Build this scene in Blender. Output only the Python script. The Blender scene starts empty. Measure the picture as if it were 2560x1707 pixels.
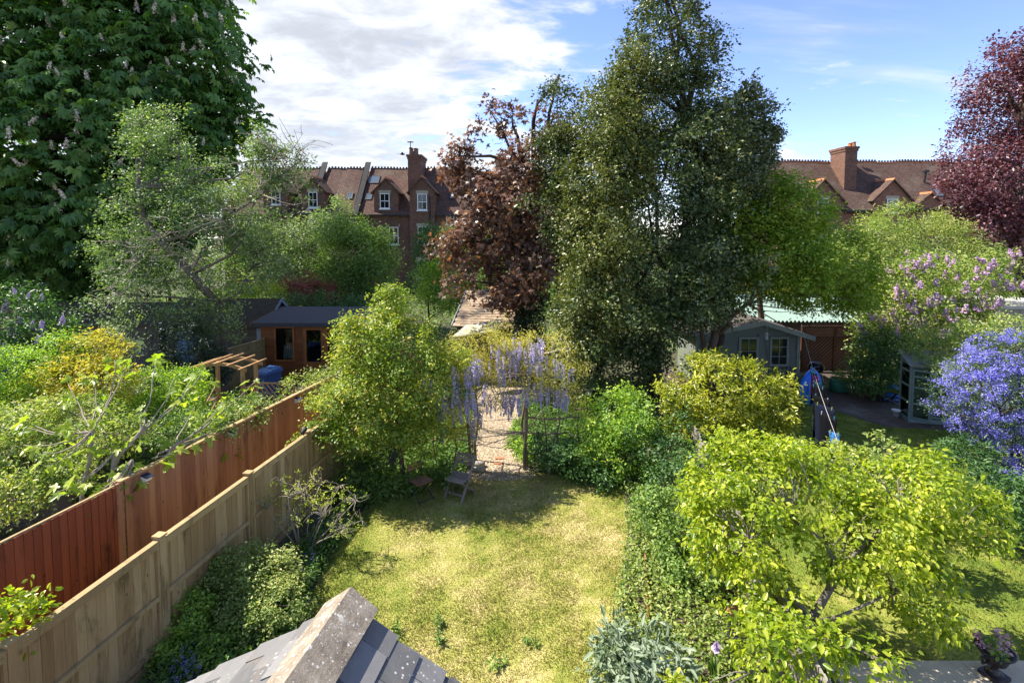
import bpy, math, random
import numpy as np
from mathutils import Vector, Matrix
random.seed(11)
R = math.radians
SC = bpy.context.scene
COL = SC.collection

# ------------------------------------------------------------------ camera, sky, sun, exposure
F, CX, CY, CAMH, PITCH = 1300.0, 1280.0, 655.0, 6.2, R(3.54)
cam = bpy.data.cameras.new('camera'); cam_o = bpy.data.objects.new('camera', cam); COL.objects.link(cam_o)
cam_o.location = (0, 0, CAMH); cam_o.rotation_euler = (R(90) - PITCH, 0, 0)
cam.sensor_width = 36; cam.lens = F / 2560 * 36; cam.shift_y = -(853.5 - CY) / 2560
cam.clip_start = 0.05; cam.clip_end = 3000
SC.camera = cam_o

SUN_EL, SUN_AZ = R(52), R(-76)          # azimuth clockwise from +Y
SUN = Vector((math.sin(SUN_AZ) * math.cos(SUN_EL), math.cos(SUN_AZ) * math.cos(SUN_EL), math.sin(SUN_EL)))
w = bpy.data.worlds.new('World'); SC.world = w; w.use_nodes = True
nt = w.node_tree; nt.nodes.clear()
def N(t, kind, **kw):
    n = t.nodes.new(kind)
    for k, v in kw.items():
        if k.startswith('i_'):
            n.inputs[k[2:].replace('_', ' ')].default_value = v
        elif k.startswith('n_'):
            n.inputs[int(k[2:])].default_value = v
        else:
            setattr(n, k, v)
    return n
def L(t, a, b): t.links.new(a, b)
def M_(t, op, a, b=None, c=None):
    n = t.nodes.new('ShaderNodeMath'); n.operation = op
    for i, v in enumerate((a, b, c)):
        if v is None: continue
        if isinstance(v, (int, float)): n.inputs[i].default_value = v
        else: t.links.new(v, n.inputs[i])
    return n.outputs[0]
def MR(t, v, a, b, c=0.0, d=1.0, smooth=True):
    n = t.nodes.new('ShaderNodeMapRange')
    if smooth: n.interpolation_type = 'SMOOTHSTEP'
    t.links.new(v, n.inputs[0])
    for i, x in enumerate((a, b, c, d)): n.inputs[i + 1].default_value = x
    return n.outputs[0]
sky = N(nt, 'ShaderNodeTexSky', sky_type='NISHITA', sun_disc=False, sun_elevation=SUN_EL, sun_rotation=SUN_AZ % (2 * math.pi),
        altitude=60, air_density=0.75, dust_density=0.05, ozone_density=4.0)
tc = N(nt, 'ShaderNodeTexCoord'); sp = N(nt, 'ShaderNodeSeparateXYZ'); L(nt, tc.outputs['Generated'], sp.inputs[0])
zz = M_(nt, 'ADD', M_(nt, 'MAXIMUM', sp.outputs[2], 0.0), 0.16)
cu = M_(nt, 'DIVIDE', sp.outputs[0], zz); cv = M_(nt, 'DIVIDE', sp.outputs[1], zz)
cc = N(nt, 'ShaderNodeCombineXYZ'); L(nt, cu, cc.inputs[0]); L(nt, cv, cc.inputs[1])
mp = N(nt, 'ShaderNodeMapping'); mp.inputs['Location'].default_value = (3.1, 1.7, 0.4); mp.inputs['Scale'].default_value = (0.9, 1.15, 1)
L(nt, cc.outputs[0], mp.inputs[0])
n1 = N(nt, 'ShaderNodeTexNoise', i_Scale=0.75, i_Detail=3.0, i_Roughness=0.5); L(nt, mp.outputs[0], n1.inputs['Vector'])
n2 = N(nt, 'ShaderNodeTexNoise', i_Scale=3.4, i_Detail=9.0, i_Roughness=0.6, i_Distortion=0.3); L(nt, mp.outputs[0], n2.inputs['Vector'])
# broad cloud bank to the left of the view direction, open sky to the right
dx = N(nt, 'ShaderNodeVectorMath', operation='DOT_PRODUCT'); L(nt, tc.outputs['Generated'], dx.inputs[0])
dx.inputs[1].default_value = Vector((-0.62, 0.74, 0.18)).normalized()
bank = MR(nt, dx.outputs['Value'], 0.30, 0.92)
dens = M_(nt, 'ADD', M_(nt, 'MULTIPLY', n1.outputs['Fac'], 0.55), M_(nt, 'MULTIPLY', n2.outputs['Fac'], 0.5))
dens = M_(nt, 'ADD', dens, M_(nt, 'MULTIPLY', bank, 0.165))
cover = MR(nt, dens, 0.575, 0.68)
mp3 = N(nt, 'ShaderNodeMapping'); mp3.inputs['Location'].default_value = (1.3, 5.2, 0); mp3.inputs['Scale'].default_value = (0.32, 1.5, 1); L(nt, cc.outputs[0], mp3.inputs[0])
n3 = N(nt, 'ShaderNodeTexNoise', i_Scale=1.5, i_Detail=7.0, i_Roughness=0.55); L(nt, mp3.outputs[0], n3.inputs['Vector'])
cover = M_(nt, 'MAXIMUM', cover, M_(nt, 'MULTIPLY', MR(nt, n3.outputs['Fac'], 0.52, 0.72), 0.7))
low = MR(nt, sp.outputs[2], 0.0, 0.10)
cover = M_(nt, 'MULTIPLY', cover, MR(nt, sp.outputs[2], -0.02, 0.05))
tone = MR(nt, n2.outputs['Fac'], 0.34, 0.66, 0.27, 0.44)
bsky = N(nt, 'ShaderNodeBackground', i_Strength=0.116); sk2 = N(nt, 'ShaderNodeVectorMath', operation='MULTIPLY'); L(nt, sky.outputs[0], sk2.inputs[0]); sk2.inputs[1].default_value = (1.04, 0.93, 1.0); L(nt, sk2.outputs[0], bsky.inputs[0])
bcl = N(nt, 'ShaderNodeBackground'); bcl.inputs[0].default_value = (0.93, 0.96, 1.0, 1); L(nt, tone, bcl.inputs[1])
mx = N(nt, 'ShaderNodeMixShader'); L(nt, M_(nt, 'MULTIPLY', cover, 0.92), mx.inputs[0]); L(nt, bsky.outputs[0], mx.inputs[1]); L(nt, bcl.outputs[0], mx.inputs[2])
wo = N(nt, 'ShaderNodeOutputWorld'); L(nt, mx.outputs[0], wo.inputs[0])

sl = bpy.data.lights.new('sun', 'SUN'); sl.energy = 4.0; sl.angle = R(0.53); sl.color = (1.0, 0.94, 0.84)
so = bpy.data.objects.new('sun', sl); COL.objects.link(so); so.location = (-20, 20, 40)
so.rotation_euler = (-SUN).to_track_quat('-Z', 'Y').to_euler()
vs = SC.view_settings; vs.view_transform = 'Standard'; vs.look = 'None'; vs.exposure = 1.5; vs.gamma = 1; vs.use_curve_mapping = False
SC.cycles.max_bounces = 10; SC.cycles.diffuse_bounces = 6; SC.cycles.transparent_max_bounces = 8

# ------------------------------------------------------------------ helpers
cP, sP = math.cos(PITCH), math.sin(PITCH)
def at(px, py, Y):
    d, v = (px - CX) / F, (CY - py) / F
    t = Y / (cP + v * sP)
    return Vector((d * t, Y, CAMH + t * (v * cP - sP)))
def gr(px, py, z=0.0):
    d, v = (px - CX) / F, (CY - py) / F
    t = (z - CAMH) / (v * cP - sP)
    return Vector((d * t, t * (cP + v * sP), z))
def tag(o, label=None, cat=None, group=None, kind=None):
    if label: o['label'] = label
    if cat: o['category'] = cat
    if group: o['group'] = group
    if kind: o['kind'] = kind
    return o
WM = {}
def thing(name, label, cat, loc=(0, 0, 0), rz=0.0, group=None):
    o = bpy.data.objects.new(name, None); COL.objects.link(o); o.empty_display_size = 0.2
    o.location = loc; o.rotation_euler = (0, 0, rz)
    WM[o] = Matrix.Translation(Vector(loc)) @ Matrix.Rotation(rz, 4, 'Z')
    return tag(o, label, cat, group)
def link(name, me, parent=None, mw=None, world=False):
    """link a mesh object; mw = its matrix in the parent's frame (or in the world's when world=True)"""
    o = bpy.data.objects.new(name, me); COL.objects.link(o)
    m = mw if mw is not None else Matrix.Identity(4)
    if parent is not None:
        o.parent = parent
        pw = WM.get(parent, Matrix.Identity(4))
        if world: m = pw.inverted() @ m
        WM[o] = pw @ m
    else: WM[o] = m
    o.matrix_local = m
    return o
def mesh_np(name, V, T, mat, tint=None, smooth=False):
    V = np.ascontiguousarray(V, dtype=np.float32).reshape(-1, 3); T = np.ascontiguousarray(T, dtype=np.int32).reshape(-1, 3)
    me = bpy.data.meshes.new(name)
    me.vertices.add(len(V)); me.vertices.foreach_set('co', V.ravel())
    me.loops.add(T.size); me.loops.foreach_set('vertex_index', T.ravel())
    me.polygons.add(len(T)); me.polygons.foreach_set('loop_start', np.arange(0, T.size, 3, dtype=np.int32))
    if smooth: me.polygons.foreach_set('use_smooth', np.ones(len(T), dtype=bool))
    if tint is not None:
        a = me.attributes.new('tint', 'FLOAT', 'POINT'); a.data.foreach_set('value', np.ascontiguousarray(tint, dtype=np.float32))
    me.update(calc_edges=True)
    if mat: me.materials.append(mat)
    return me
class MB:
    """collects faces of one piece"""
    def __init__(s): s.v, s.f = [], []
    def poly(s, pts, fs):
        b = len(s.v); s.v += [tuple(p) for p in pts]; s.f += [tuple(i + b for i in q) for q in fs]; return s
    def box(s, lo, hi, m=None):
        x0, y0, z0 = lo; x1, y1, z1 = hi
        p = [Vector(q) for q in ((x0,y0,z0),(x1,y0,z0),(x1,y1,z0),(x0,y1,z0),(x0,y0,z1),(x1,y0,z1),(x1,y1,z1),(x0,y1,z1))]
        if m is not None: p = [m @ q for q in p]
        return s.poly(p, [(0,3,2,1),(4,5,6,7),(0,1,5,4),(1,2,6,5),(2,3,7,6),(3,0,4,7)])
    def prism(s, ring, d):
        """closed polygon extruded by vector d"""
        n = len(ring); d = Vector(d); a = [Vector(q) for q in ring]
        return s.poly(a + [q + d for q in a], [tuple(range(n))[::-1], tuple(range(n, 2 * n))] + [(i, (i + 1) % n, n + (i + 1) % n, n + i) for i in range(n)])
    def tube(s, pts, rad, n=6, cap=True):
        pts = [Vector(p) for p in pts]
        if not hasattr(rad, '__len__'): rad = [rad] * len(pts)
        b = len(s.v); up = Vector((0.31, 0.17, 0.93))
        for i, p in enumerate(pts):
            d = (pts[min(i + 1, len(pts) - 1)] - pts[max(i - 1, 0)]).normalized()
            u = d.cross(up)
            if u.length < 0.1: u = d.cross(Vector((1, 0, 0)))
            u.normalize(); q = d.cross(u)
            for k in range(n):
                a = 2 * math.pi * k / n
                s.v.append(tuple(p + (u * math.cos(a) + q * math.sin(a)) * rad[i]))
        for i in range(len(pts) - 1):
            for k in range(n):
                k2 = (k + 1) % n
                s.f.append((b + i*n + k, b + i*n + k2, b + (i+1)*n + k2, b + (i+1)*n + k))
        if cap:
            s.f.append(tuple(b + k for k in range(n))[::-1]); e = b + (len(pts) - 1) * n
            s.f.append(tuple(e + k for k in range(n)))
        return s
    def lathe(s, prof, n=16, c=(0, 0, 0)):
        b = len(s.v)
        for r, z in prof:
            for k in range(n):
                a = 2 * math.pi * k / n; s.v.append((c[0] + r * math.cos(a), c[1] + r * math.sin(a), c[2] + z))
        for i in range(len(prof) - 1):
            for k in range(n):
                k2 = (k + 1) % n
                s.f.append((b + i*n + k, b + i*n + k2, b + (i+1)*n + k2, b + (i+1)*n + k))
        s.f.append(tuple(b + k for k in range(n))[::-1]); e = b + (len(prof) - 1) * n
        s.f.append(tuple(e + k for k in range(n)))
        return s
    def mesh(s, name, mat, smooth=False):
        me = bpy.data.meshes.new(name); me.from_pydata(s.v, [], s.f)
        if smooth: me.polygons.foreach_set('use_smooth', [True] * len(me.polygons))
        me.update(); me.materials.append(mat); return me
    def build(s, name, mat, parent=None, mw=None, world=False, smooth=False):
        return link(name, s.mesh(name, mat, smooth), parent, mw, world)
_unit = {}
def unit_box(mat):
    if mat.name not in _unit:
        b = 0.5; me = MB().box((-b, -b, -b), (b, b, b)).mesh('piece', mat); _unit[mat.name] = me
    return _unit[mat.name]
def box(name, lo, hi, mat, parent=None, world=False, rz=0.0):
    lo, hi = Vector(lo), Vector(hi); c, d = (lo + hi) / 2, hi - lo
    return link(name, unit_box(mat), parent, Matrix.Translation(c) @ Matrix.Rotation(rz, 4, 'Z') @ Matrix.Diagonal((abs(d.x), abs(d.y), abs(d.z), 1)), world)
def bar(name, p0, p1, wd, th, mat, parent=None, world=False, up=(0, 0, 1)):
    """rectangular bar from p0 to p1, th along 'up', wd across"""
    p0, p1 = Vector(p0), Vector(p1); d = p1 - p0; z = d.normalized(); u = Vector(up)
    x = u.cross(z)
    if x.length < 1e-3: x = Vector((1, 0, 0)).cross(z) if abs(z.x) < .9 else Vector((0, 1, 0)).cross(z)
    x.normalize(); y = z.cross(x)
    m = Matrix(((x.x*wd, y.x*th, z.x*d.length, 0), (x.y*wd, y.y*th, z.y*d.length, 0), (x.z*wd, y.z*th, z.z*d.length, 0), (0, 0, 0, 1)))
    m = Matrix.Translation((p0 + p1) / 2) @ m
    return link(name, unit_box(mat), parent, m, world)

# ------------------------------------------------------------------ materials
def newmat(name):
    m = bpy.data.materials.new(name); m.use_nodes = True; t = m.node_tree; t.nodes.clear()
    o = t.nodes.new('ShaderNodeOutputMaterial'); p = t.nodes.new('ShaderNodeBsdfPrincipled'); L(t, p.outputs[0], o.inputs[0])
    return m, t, p, o
def ramp(t, fac, cols):
    r = t.nodes.new('ShaderNodeValToRGB'); L(t, fac, r.inputs[0]); e = r.color_ramp.elements
    while len(e) < len(cols): e.new(0.5)
    for i, c in enumerate(cols):
        e[i].position = c[1] if isinstance(c[1], (int, float)) else i / (len(cols) - 1)
        e[i].color = (*(c[0] if isinstance(c[0], (tuple, list)) else c), 1)
    return r.outputs[0]
def evenly(cols): return [(c, i / (len(cols) - 1)) for i, c in enumerate(cols)]
def leaf(name, cols, trans=0.35, rough=0.5, spec=0.35, tcol=None):
    m, t, p, o = newmat(name)
    a = t.nodes.new('ShaderNodeAttribute'); a.attribute_name = 'tint'
    c = ramp(t, a.outputs['Fac'], evenly(cols)); L(t, c, p.inputs['Base Color'])
    p.inputs['Roughness'].default_value = rough; p.inputs['Specular IOR Level'].default_value = spec
    tr = t.nodes.new('ShaderNodeBsdfTranslucent')
    g = t.nodes.new('ShaderNodeMix'); g.data_type = 'RGBA'; g.blend_type = 'MULTIPLY'; g.inputs[0].default_value = 1
    L(t, c, g.inputs[6]); g.inputs[7].default_value = (*(tcol or (1.5, 1.7, 0.55)), 1); L(t, g.outputs[2], tr.inputs[0])
    mxs = t.nodes.new('ShaderNodeMixShader'); mxs.inputs[0].default_value = trans
    L(t, p.outputs[0], mxs.inputs[1]); L(t, tr.outputs[0], mxs.inputs[2]); L(t, mxs.outputs[0], o.inputs[0])
    return m
def objcoord(t, scale=(1, 1, 1), world=True):
    if world:
        g = t.nodes.new('ShaderNodeNewGeometry'); src = g.outputs['Position']
    else:
        g = t.nodes.new('ShaderNodeTexCoord'); src = g.outputs['Object']
    mpn = t.nodes.new('ShaderNodeMapping'); mpn.inputs['Scale'].default_value = scale; L(t, src, mpn.inputs[0])
    return mpn.outputs[0]
def noise(t, vec, scale, detail=4, rough=0.55, dist=0):
    n = N(t, 'ShaderNodeTexNoise', i_Scale=scale, i_Detail=float(detail), i_Roughness=rough, i_Distortion=float(dist)); L(t, vec, n.inputs['Vector'])
    return n.outputs['Fac']
def bump(t, p, h, strength=0.3, dist=0.02):
    b = t.nodes.new('ShaderNodeBump'); b.inputs['Strength'].default_value = strength; b.inputs['Distance'].default_value = dist
    L(t, h, b.inputs['Height']); L(t, b.outputs[0], p.inputs['Normal'])
def plain(name, col, rough=0.6, spec=0.4, var=0.15, scale=6, metal=0.0, stretch=(1, 1, 1), bmp=0.15):
    """a surface with grain and a tone of its own on every piece"""
    m, t, p, o = newmat(name)
    v = objcoord(t, stretch); f = noise(t, v, scale, 5, 0.6)
    oi = t.nodes.new('ShaderNodeObjectInfo')
    k = M_(t, 'ADD', M_(t, 'MULTIPLY', f, 2 * var), M_(t, 'MULTIPLY', oi.outputs['Random'], var))
    k = M_(t, 'ADD', k, 1 - 1.5 * var)
    mxn = t.nodes.new('ShaderNodeVectorMath'); mxn.operation = 'SCALE'; mxn.inputs[0].default_value = col; L(t, k, mxn.inputs['Scale'])
    L(t, mxn.outputs[0], p.inputs['Base Color'])
    p.inputs['Roughness'].default_value = rough; p.inputs['Specular IOR Level'].default_value = spec; p.inputs['Metallic'].default_value = metal
    if bmp: bump(t, p, f, bmp, 0.01)
    return m
def wood(name, cols, stretch=(14, 14, 0.9), rough=0.75, piece=0.5, stain=0.85):
    """grain along Z; pieces differ in tone"""
    m, t, p, o = newmat(name)
    v = objcoord(t, stretch); f = noise(t, v, 2.2, 6, 0.62, 0.4)
    g2 = noise(t, objcoord(t, (1, 1, 0.35)), 1.4, 3)
    oi = t.nodes.new('ShaderNodeObjectInfo')
    k = M_(t, 'ADD', M_(t, 'MULTIPLY', f, 0.55), M_(t, 'MULTIPLY', oi.outputs['Random'], piece))
    k = M_(t, 'ADD', k, M_(t, 'MULTIPLY', M_(t, 'SUBTRACT', g2, 0.5), 0.5))
    k = M_(t, 'SUBTRACT', k, piece / 2 - 0.2)
    col = ramp(t, k, evenly(cols))
    vo = N(t, 'ShaderNodeTexVoronoi', i_Scale=3.2); L(t, objcoord(t, (1.6, 1.6, 0.8)), vo.inputs['Vector'])
    kn = M_(t, 'MULTIPLY', MR(t, vo.outputs['Distance'], 0.085, 0.05), 0.75)
    st = M_(t, 'MULTIPLY', MR(t, noise(t, objcoord(t, (2.6, 2.6, 0.55)), 1.7, 6, 0.7, 0.5), 0.52, 0.72), stain)
    for msk, c in ((st, tuple(x * y for x, y in zip(cols[0], (0.5, 0.62, 0.6)))), (kn, tuple(x * 0.4 for x in cols[0]))):
        g = t.nodes.new('ShaderNodeMix'); g.data_type = 'RGBA'; L(t, msk, g.inputs[0]); L(t, col, g.inputs[6]); g.inputs[7].default_value = (*c, 1); col = g.outputs[2]
    L(t, col, p.inputs['Base Color'])
    p.inputs['Roughness'].default_value = rough; p.inputs['Specular IOR Level'].default_value = 0.25
    bump(t, p, f, 0.35, 0.006)
    return m
def glass_dark(name='window_glass', col=(0.012, 0.014, 0.016), rough=0.04):
    m, t, p, o = newmat(name)
    p.inputs['Base Color'].default_value = (*col, 1); p.inputs['Roughness'].default_value = rough; p.inputs['Specular IOR Level'].default_value = 0.7
    bump(t, p, noise(t, objcoord(t), 1.3, 2), 0.05, 0.02)
    return m
def glass_clear(name, tint=(0.8, 0.86, 0.84), fac=0.35):
    m, t, p, o = newmat(name); t.nodes.remove(p)
    tr = t.nodes.new('ShaderNodeBsdfTransparent'); tr.inputs[0].default_value = (*tint, 1)
    gl = t.nodes.new('ShaderNodeBsdfGlossy'); gl.inputs['Roughness'].default_value = 0.03
    fr = t.nodes.new('ShaderNodeFresnel'); fr.inputs[0].default_value = 1.5
    mxs = t.nodes.new('ShaderNodeMixShader'); L(t, M_(t, 'ADD', fr.outputs[0], 0.03), mxs.inputs[0])
    L(t, tr.outputs[0], mxs.inputs[1]); L(t, gl.outputs[0], mxs.inputs[2]); L(t, mxs.outputs[0], o.inputs[0])
    return m
def coursed(name, c1, c2, mortar, bw, bh, msize, rough=0.85, skew=1.0, bias=0.0, bmp=0.5, patch=0.3, patchcol=(0.3, 0.3, 0.25), spec=0.2):
    """bricks or tiles seen from afar: courses on (x + y, z * skew)"""
    m, t, p, o = newmat(name)
    v = objcoord(t); s_ = t.nodes.new('ShaderNodeSeparateXYZ'); L(t, v, s_.inputs[0])
    c = t.nodes.new('ShaderNodeCombineXYZ'); L(t, M_(t, 'ADD', s_.outputs[0], s_.outputs[1]), c.inputs[0]); L(t, M_(t, 'MULTIPLY', s_.outputs[2], skew), c.inputs[1])
    b = t.nodes.new('ShaderNodeTexBrick'); L(t, c.outputs[0], b.inputs['Vector'])
    b.inputs['Color1'].default_value = (*c1, 1); b.inputs['Color2'].default_value = (*c2, 1); b.inputs['Mortar'].default_value = (*mortar, 1)
    b.inputs['Scale'].default_value = 1; b.inputs['Brick Width'].default_value = bw; b.inputs['Row Height'].default_value = bh
    b.inputs['Mortar Size'].default_value = msize; b.inputs['Bias'].default_value = bias; b.inputs['Mortar Smooth'].default_value = 0.3
    f = noise(t, v, 0.55, 5, 0.65); f2 = noise(t, v, 4.0, 4, 0.7)
    mx1 = t.nodes.new('ShaderNodeMix'); mx1.data_type = 'RGBA'; mx1.blend_type = 'MIX'
    L(t, M_(t, 'MULTIPLY', MR(t, f, 0.48, 0.7), patch), mx1.inputs[0]); L(t, b.outputs['Color'], mx1.inputs[6]); mx1.inputs[7].default_value = (*patchcol, 1)
    sc = t.nodes.new('ShaderNodeVectorMath'); sc.operation = 'SCALE'; L(t, mx1.outputs[2], sc.inputs[0]); L(t, MR(t, f2, 0.2, 0.8, 0.65, 1.35, False), sc.inputs['Scale'])
    L(t, sc.outputs[0], p.inputs['Base Color']); p.inputs['Roughness'].default_value = rough; p.inputs['Specular IOR Level'].default_value = spec
    h = M_(t, 'ADD', M_(t, 'MULTIPLY', b.outputs['Fac'], -1.0), M_(t, 'MULTIPLY', f2, 0.6)); bump(t, p, h, bmp, 0.03)
    return m

# ------------------------------------------------------------------ leaves and plants
def fan(pts):
    v = [(0, 0, 0)] + [tuple(p) for p in pts]
    return np.array(v, float), np.array([(0, i, i + 1) for i in range(1, len(pts))])
T_QUAD = (np.array([(0,0,0),(.5,.29,.07),(1,0,-.06),(.5,-.29,.07)], float), np.array([(0,3,2),(0,2,1)]))
T_OVAL = (np.array([(0,0,0),(.28,.25,.06),(.68,.22,.04),(1,0,-.14),(.68,-.22,.04),(.28,-.25,.06)], float), np.array([(0,5,4),(0,4,3),(0,3,2),(0,2,1)]))
T_LONG = (np.array([(0,0,0),(.3,.15,.05),(.7,.13,.03),(1,0,-.15),(.7,-.13,.03),(.3,-.15,.05)], float), np.array([(0,5,4),(0,4,3),(0,3,2),(0,2,1)]))
T_THIN = (np.array([(0,0,0),(.45,.12,.03),(1,0,-.1),(.45,-.12,.03)], float), np.array([(0,3,2),(0,2,1)]))
def _palm():
    V, T = [(0, 0, 0)], []
    for a, l in zip((-105, -70, -35, 0, 35, 70, 105), (.32, .44, .53, .56, .53, .44, .32)):
        c, s_ = math.cos(R(a)), math.sin(R(a)); b = len(V)
        V += [(c*l*.62 - s_*l*.19, s_*l*.62 + c*l*.19, -.05*l + .03), (c*l, s_*l, -.42*l), (c*l*.62 + s_*l*.19, s_*l*.62 - c*l*.19, -.05*l + .03)]
        T += [(0, b + 2, b + 1), (0, b + 1, b)]
    return np.array(V, float), np.array(T)
T_PALM = _palm()
def _lobed(spec):
    return fan([(r*math.cos(R(a)), r*math.sin(R(a)), -.18*r*r*(1 if r > .5 else .2)) for a, r in spec])
T_MAPLE = _lobed([(-125,.36),(-95,.22),(-62,.75),(-34,.38),(0,1.0),(34,.38),(62,.75),(95,.22),(125,.36)])
T_FIG = _lobed([(-140,.3),(-110,.5),(-82,.32),(-55,.78),(-30,.42),(-14,.85),(0,1.0),(14,.85),(30,.42),(55,.78),(82,.32),(110,.5),(140,.3)])

def nrm(a): return a / np.maximum(np.linalg.norm(a, axis=1, keepdims=True), 1e-9)
def snoise(p, f, seed):
    r = np.random.default_rng(seed); k = r.normal(size=(9, 3)) * f; ph = r.uniform(0, 6.28, 9)
    return np.sin(p @ k.T + ph).mean(1) * 2.1
def leaves_np(P, nor, tip, size, tmpl, tint):
    V, T = tmpl; n = len(P)
    t = nrm(tip - nor * (tip * nor).sum(1, keepdims=True)); b = np.cross(nor, t)
    W = P[:, None, :] + size[:, None, None] * (V[None, :, 0:1] * t[:, None, :] + V[None, :, 1:2] * b[:, None, :] + V[None, :, 2:3] * nor[:, None, :])
    TT = T[None] + (np.arange(n) * len(V))[:, None, None]
    return W.reshape(-1, 3), TT.reshape(-1, 3), np.repeat(tint, len(V))
def lobe(px, py, Y, rx, ry, rd):
    c = at(px, py, Y); s = F / Y
    return (c.x, c.y, c.z, rx / s, rd, ry / s)
def sample_lobes(lobes, n, rng, shell=0.5, seed=0, rough=0.22, deep=0.6, gap=None, gapf=None, zmin=0.05, weights=None, sub=7, tuft=0.24):
    Lb = np.array(lobes, float); c, r = Lb[:, :3], Lb[:, 3:]
    wt = (r[:, 0]*r[:, 1] + r[:, 0]*r[:, 2] + r[:, 1]*r[:, 2]) if weights is None else np.array(weights, float)
    wt = wt / wt.sum(); n0 = n; n = max(1, int(n / sub)); m = int(n * 3.2) + 4
    i = rng.choice(len(Lb), m, p=wt); d = nrm(rng.normal(size=(m, 3)))
    rm = float(np.median(r))
    base = c[i] + d * r[i]
    k = (1 - shell * rng.random(m) ** 1.5) * (1 + rough * snoise(base, 1.6 / rm, seed + 3) + rough * 0.5 * snoise(base, 4.5 / rm, seed + 4))
    p = c[i] + d * r[i] * k[:, None]
    ok = p[:, 2] > zmin
    for j in range(len(Lb)):
        q = np.linalg.norm((p - c[j]) / r[j], axis=1); ok &= ~((q < deep) & (i != j)) | (rng.random(m) < 0.06)
    if gap is not None: ok &= snoise(p, (gapf or 3.2) / rm, seed + 9) > gap
    idx = np.nonzero(ok)[0][:n]
    p, o, i = p[idx], nrm(d[idx] / r[i[idx]]), i[idx]
    # every branch end carries a tuft of sprays: rounded above, thin below
    P, O, I = np.repeat(p, sub, 0), np.repeat(o, sub, 0), np.repeat(i, sub); q = len(P)
    j = nrm(rng.normal(size=(q, 3))) * (rng.random((q, 1)) ** 0.5); j[:, 2] = np.abs(j[:, 2]) * 0.75 - 0.15
    rt = tuft * r.min(1)[I][:, None] * np.repeat(0.5 + rng.random((len(p), 1)), sub, 0)
    P = P + j * rt + O * (rt * 0.35)
    O = nrm(O * 0.6 + j * 0.9)
    k = P[:, 2] > zmin
    return P[k], O[k], I[k]
def foliage(lobes, n, k, size, tmpl, seed, spread=0.12, twig=0.25, droop=0.2, up=0.7, out=0.4, rnd=0.7, shell=0.5, rough=0.22, gap=None, gapf=None, tintvar=0.25, zmin=0.05, weights=None, szvar=0.25, sub=7, tuft=0.24):
    rng = np.random.default_rng(seed)
    p, o, li = sample_lobes(lobes, n, rng, shell, seed, rough, gap=gap, gapf=gapf, zmin=zmin, weights=weights, sub=sub, tuft=tuft)
    m = len(p); ax = nrm(o * 0.8 + rng.normal(size=(m, 3)) * 0.5 + np.array([0, 0, 0.25]))
    P = np.repeat(p, k, 0); A = np.repeat(ax, k, 0); O = np.repeat(o, k, 0); q = len(P)
    P = P + A * (rng.random((q, 1)) * twig) + rng.normal(size=(q, 3)) * spread
    no = nrm(np.array([0, 0, up]) + O * out + (np.repeat(rng.normal(size=(m, 3)), k, 0) * 0.75 + rng.normal(size=(q, 3)) * 0.6) * rnd)
    tp = nrm(A * 0.8 + O * 0.3 + rng.normal(size=(q, 3)) * 0.6 - np.array([0, 0, droop]))
    sz = size * (1 + szvar * rng.normal(size=q)).clip(0.45, 1.7)
    ti = np.clip(0.5 + tintvar * rng.normal(size=q) + 0.22 * np.repeat(snoise(p, 2.0, seed + 21), k) + 0.1 * np.repeat(rng.normal(size=m), k), 0, 1)
    V, T, tt = leaves_np(P, no, tp, sz, tmpl, ti)
    keep = V[:, 2].min() if len(V) else 0
    return V, T, tt, p, o, li
def limb(mb, a, b, r0, r1, rng, bend=0.12, n=5, sides=6, sag=0.0):
    a, b = Vector(a), Vector(b); ln = (b - a).length; pts = []; rad = []
    off = Vector(rng.normal(size=3)) * bend * ln
    for j in range(n + 1):
        t = j / n; w_ = math.sin(math.pi * t)
        pts.append(a.lerp(b, t) + off * w_ * (1 if n < 3 else 1 + 0.3 * math.sin(5 * t)) + Vector((0, 0, sag * ln * w_)) + Vector(rng.normal(size=3)) * ln * 0.012 * (0 < j < n))
        rad.append(r0 + (r1 - r0) * t ** 0.8)
    mb.tube(pts, rad, sides); return pts
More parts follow.
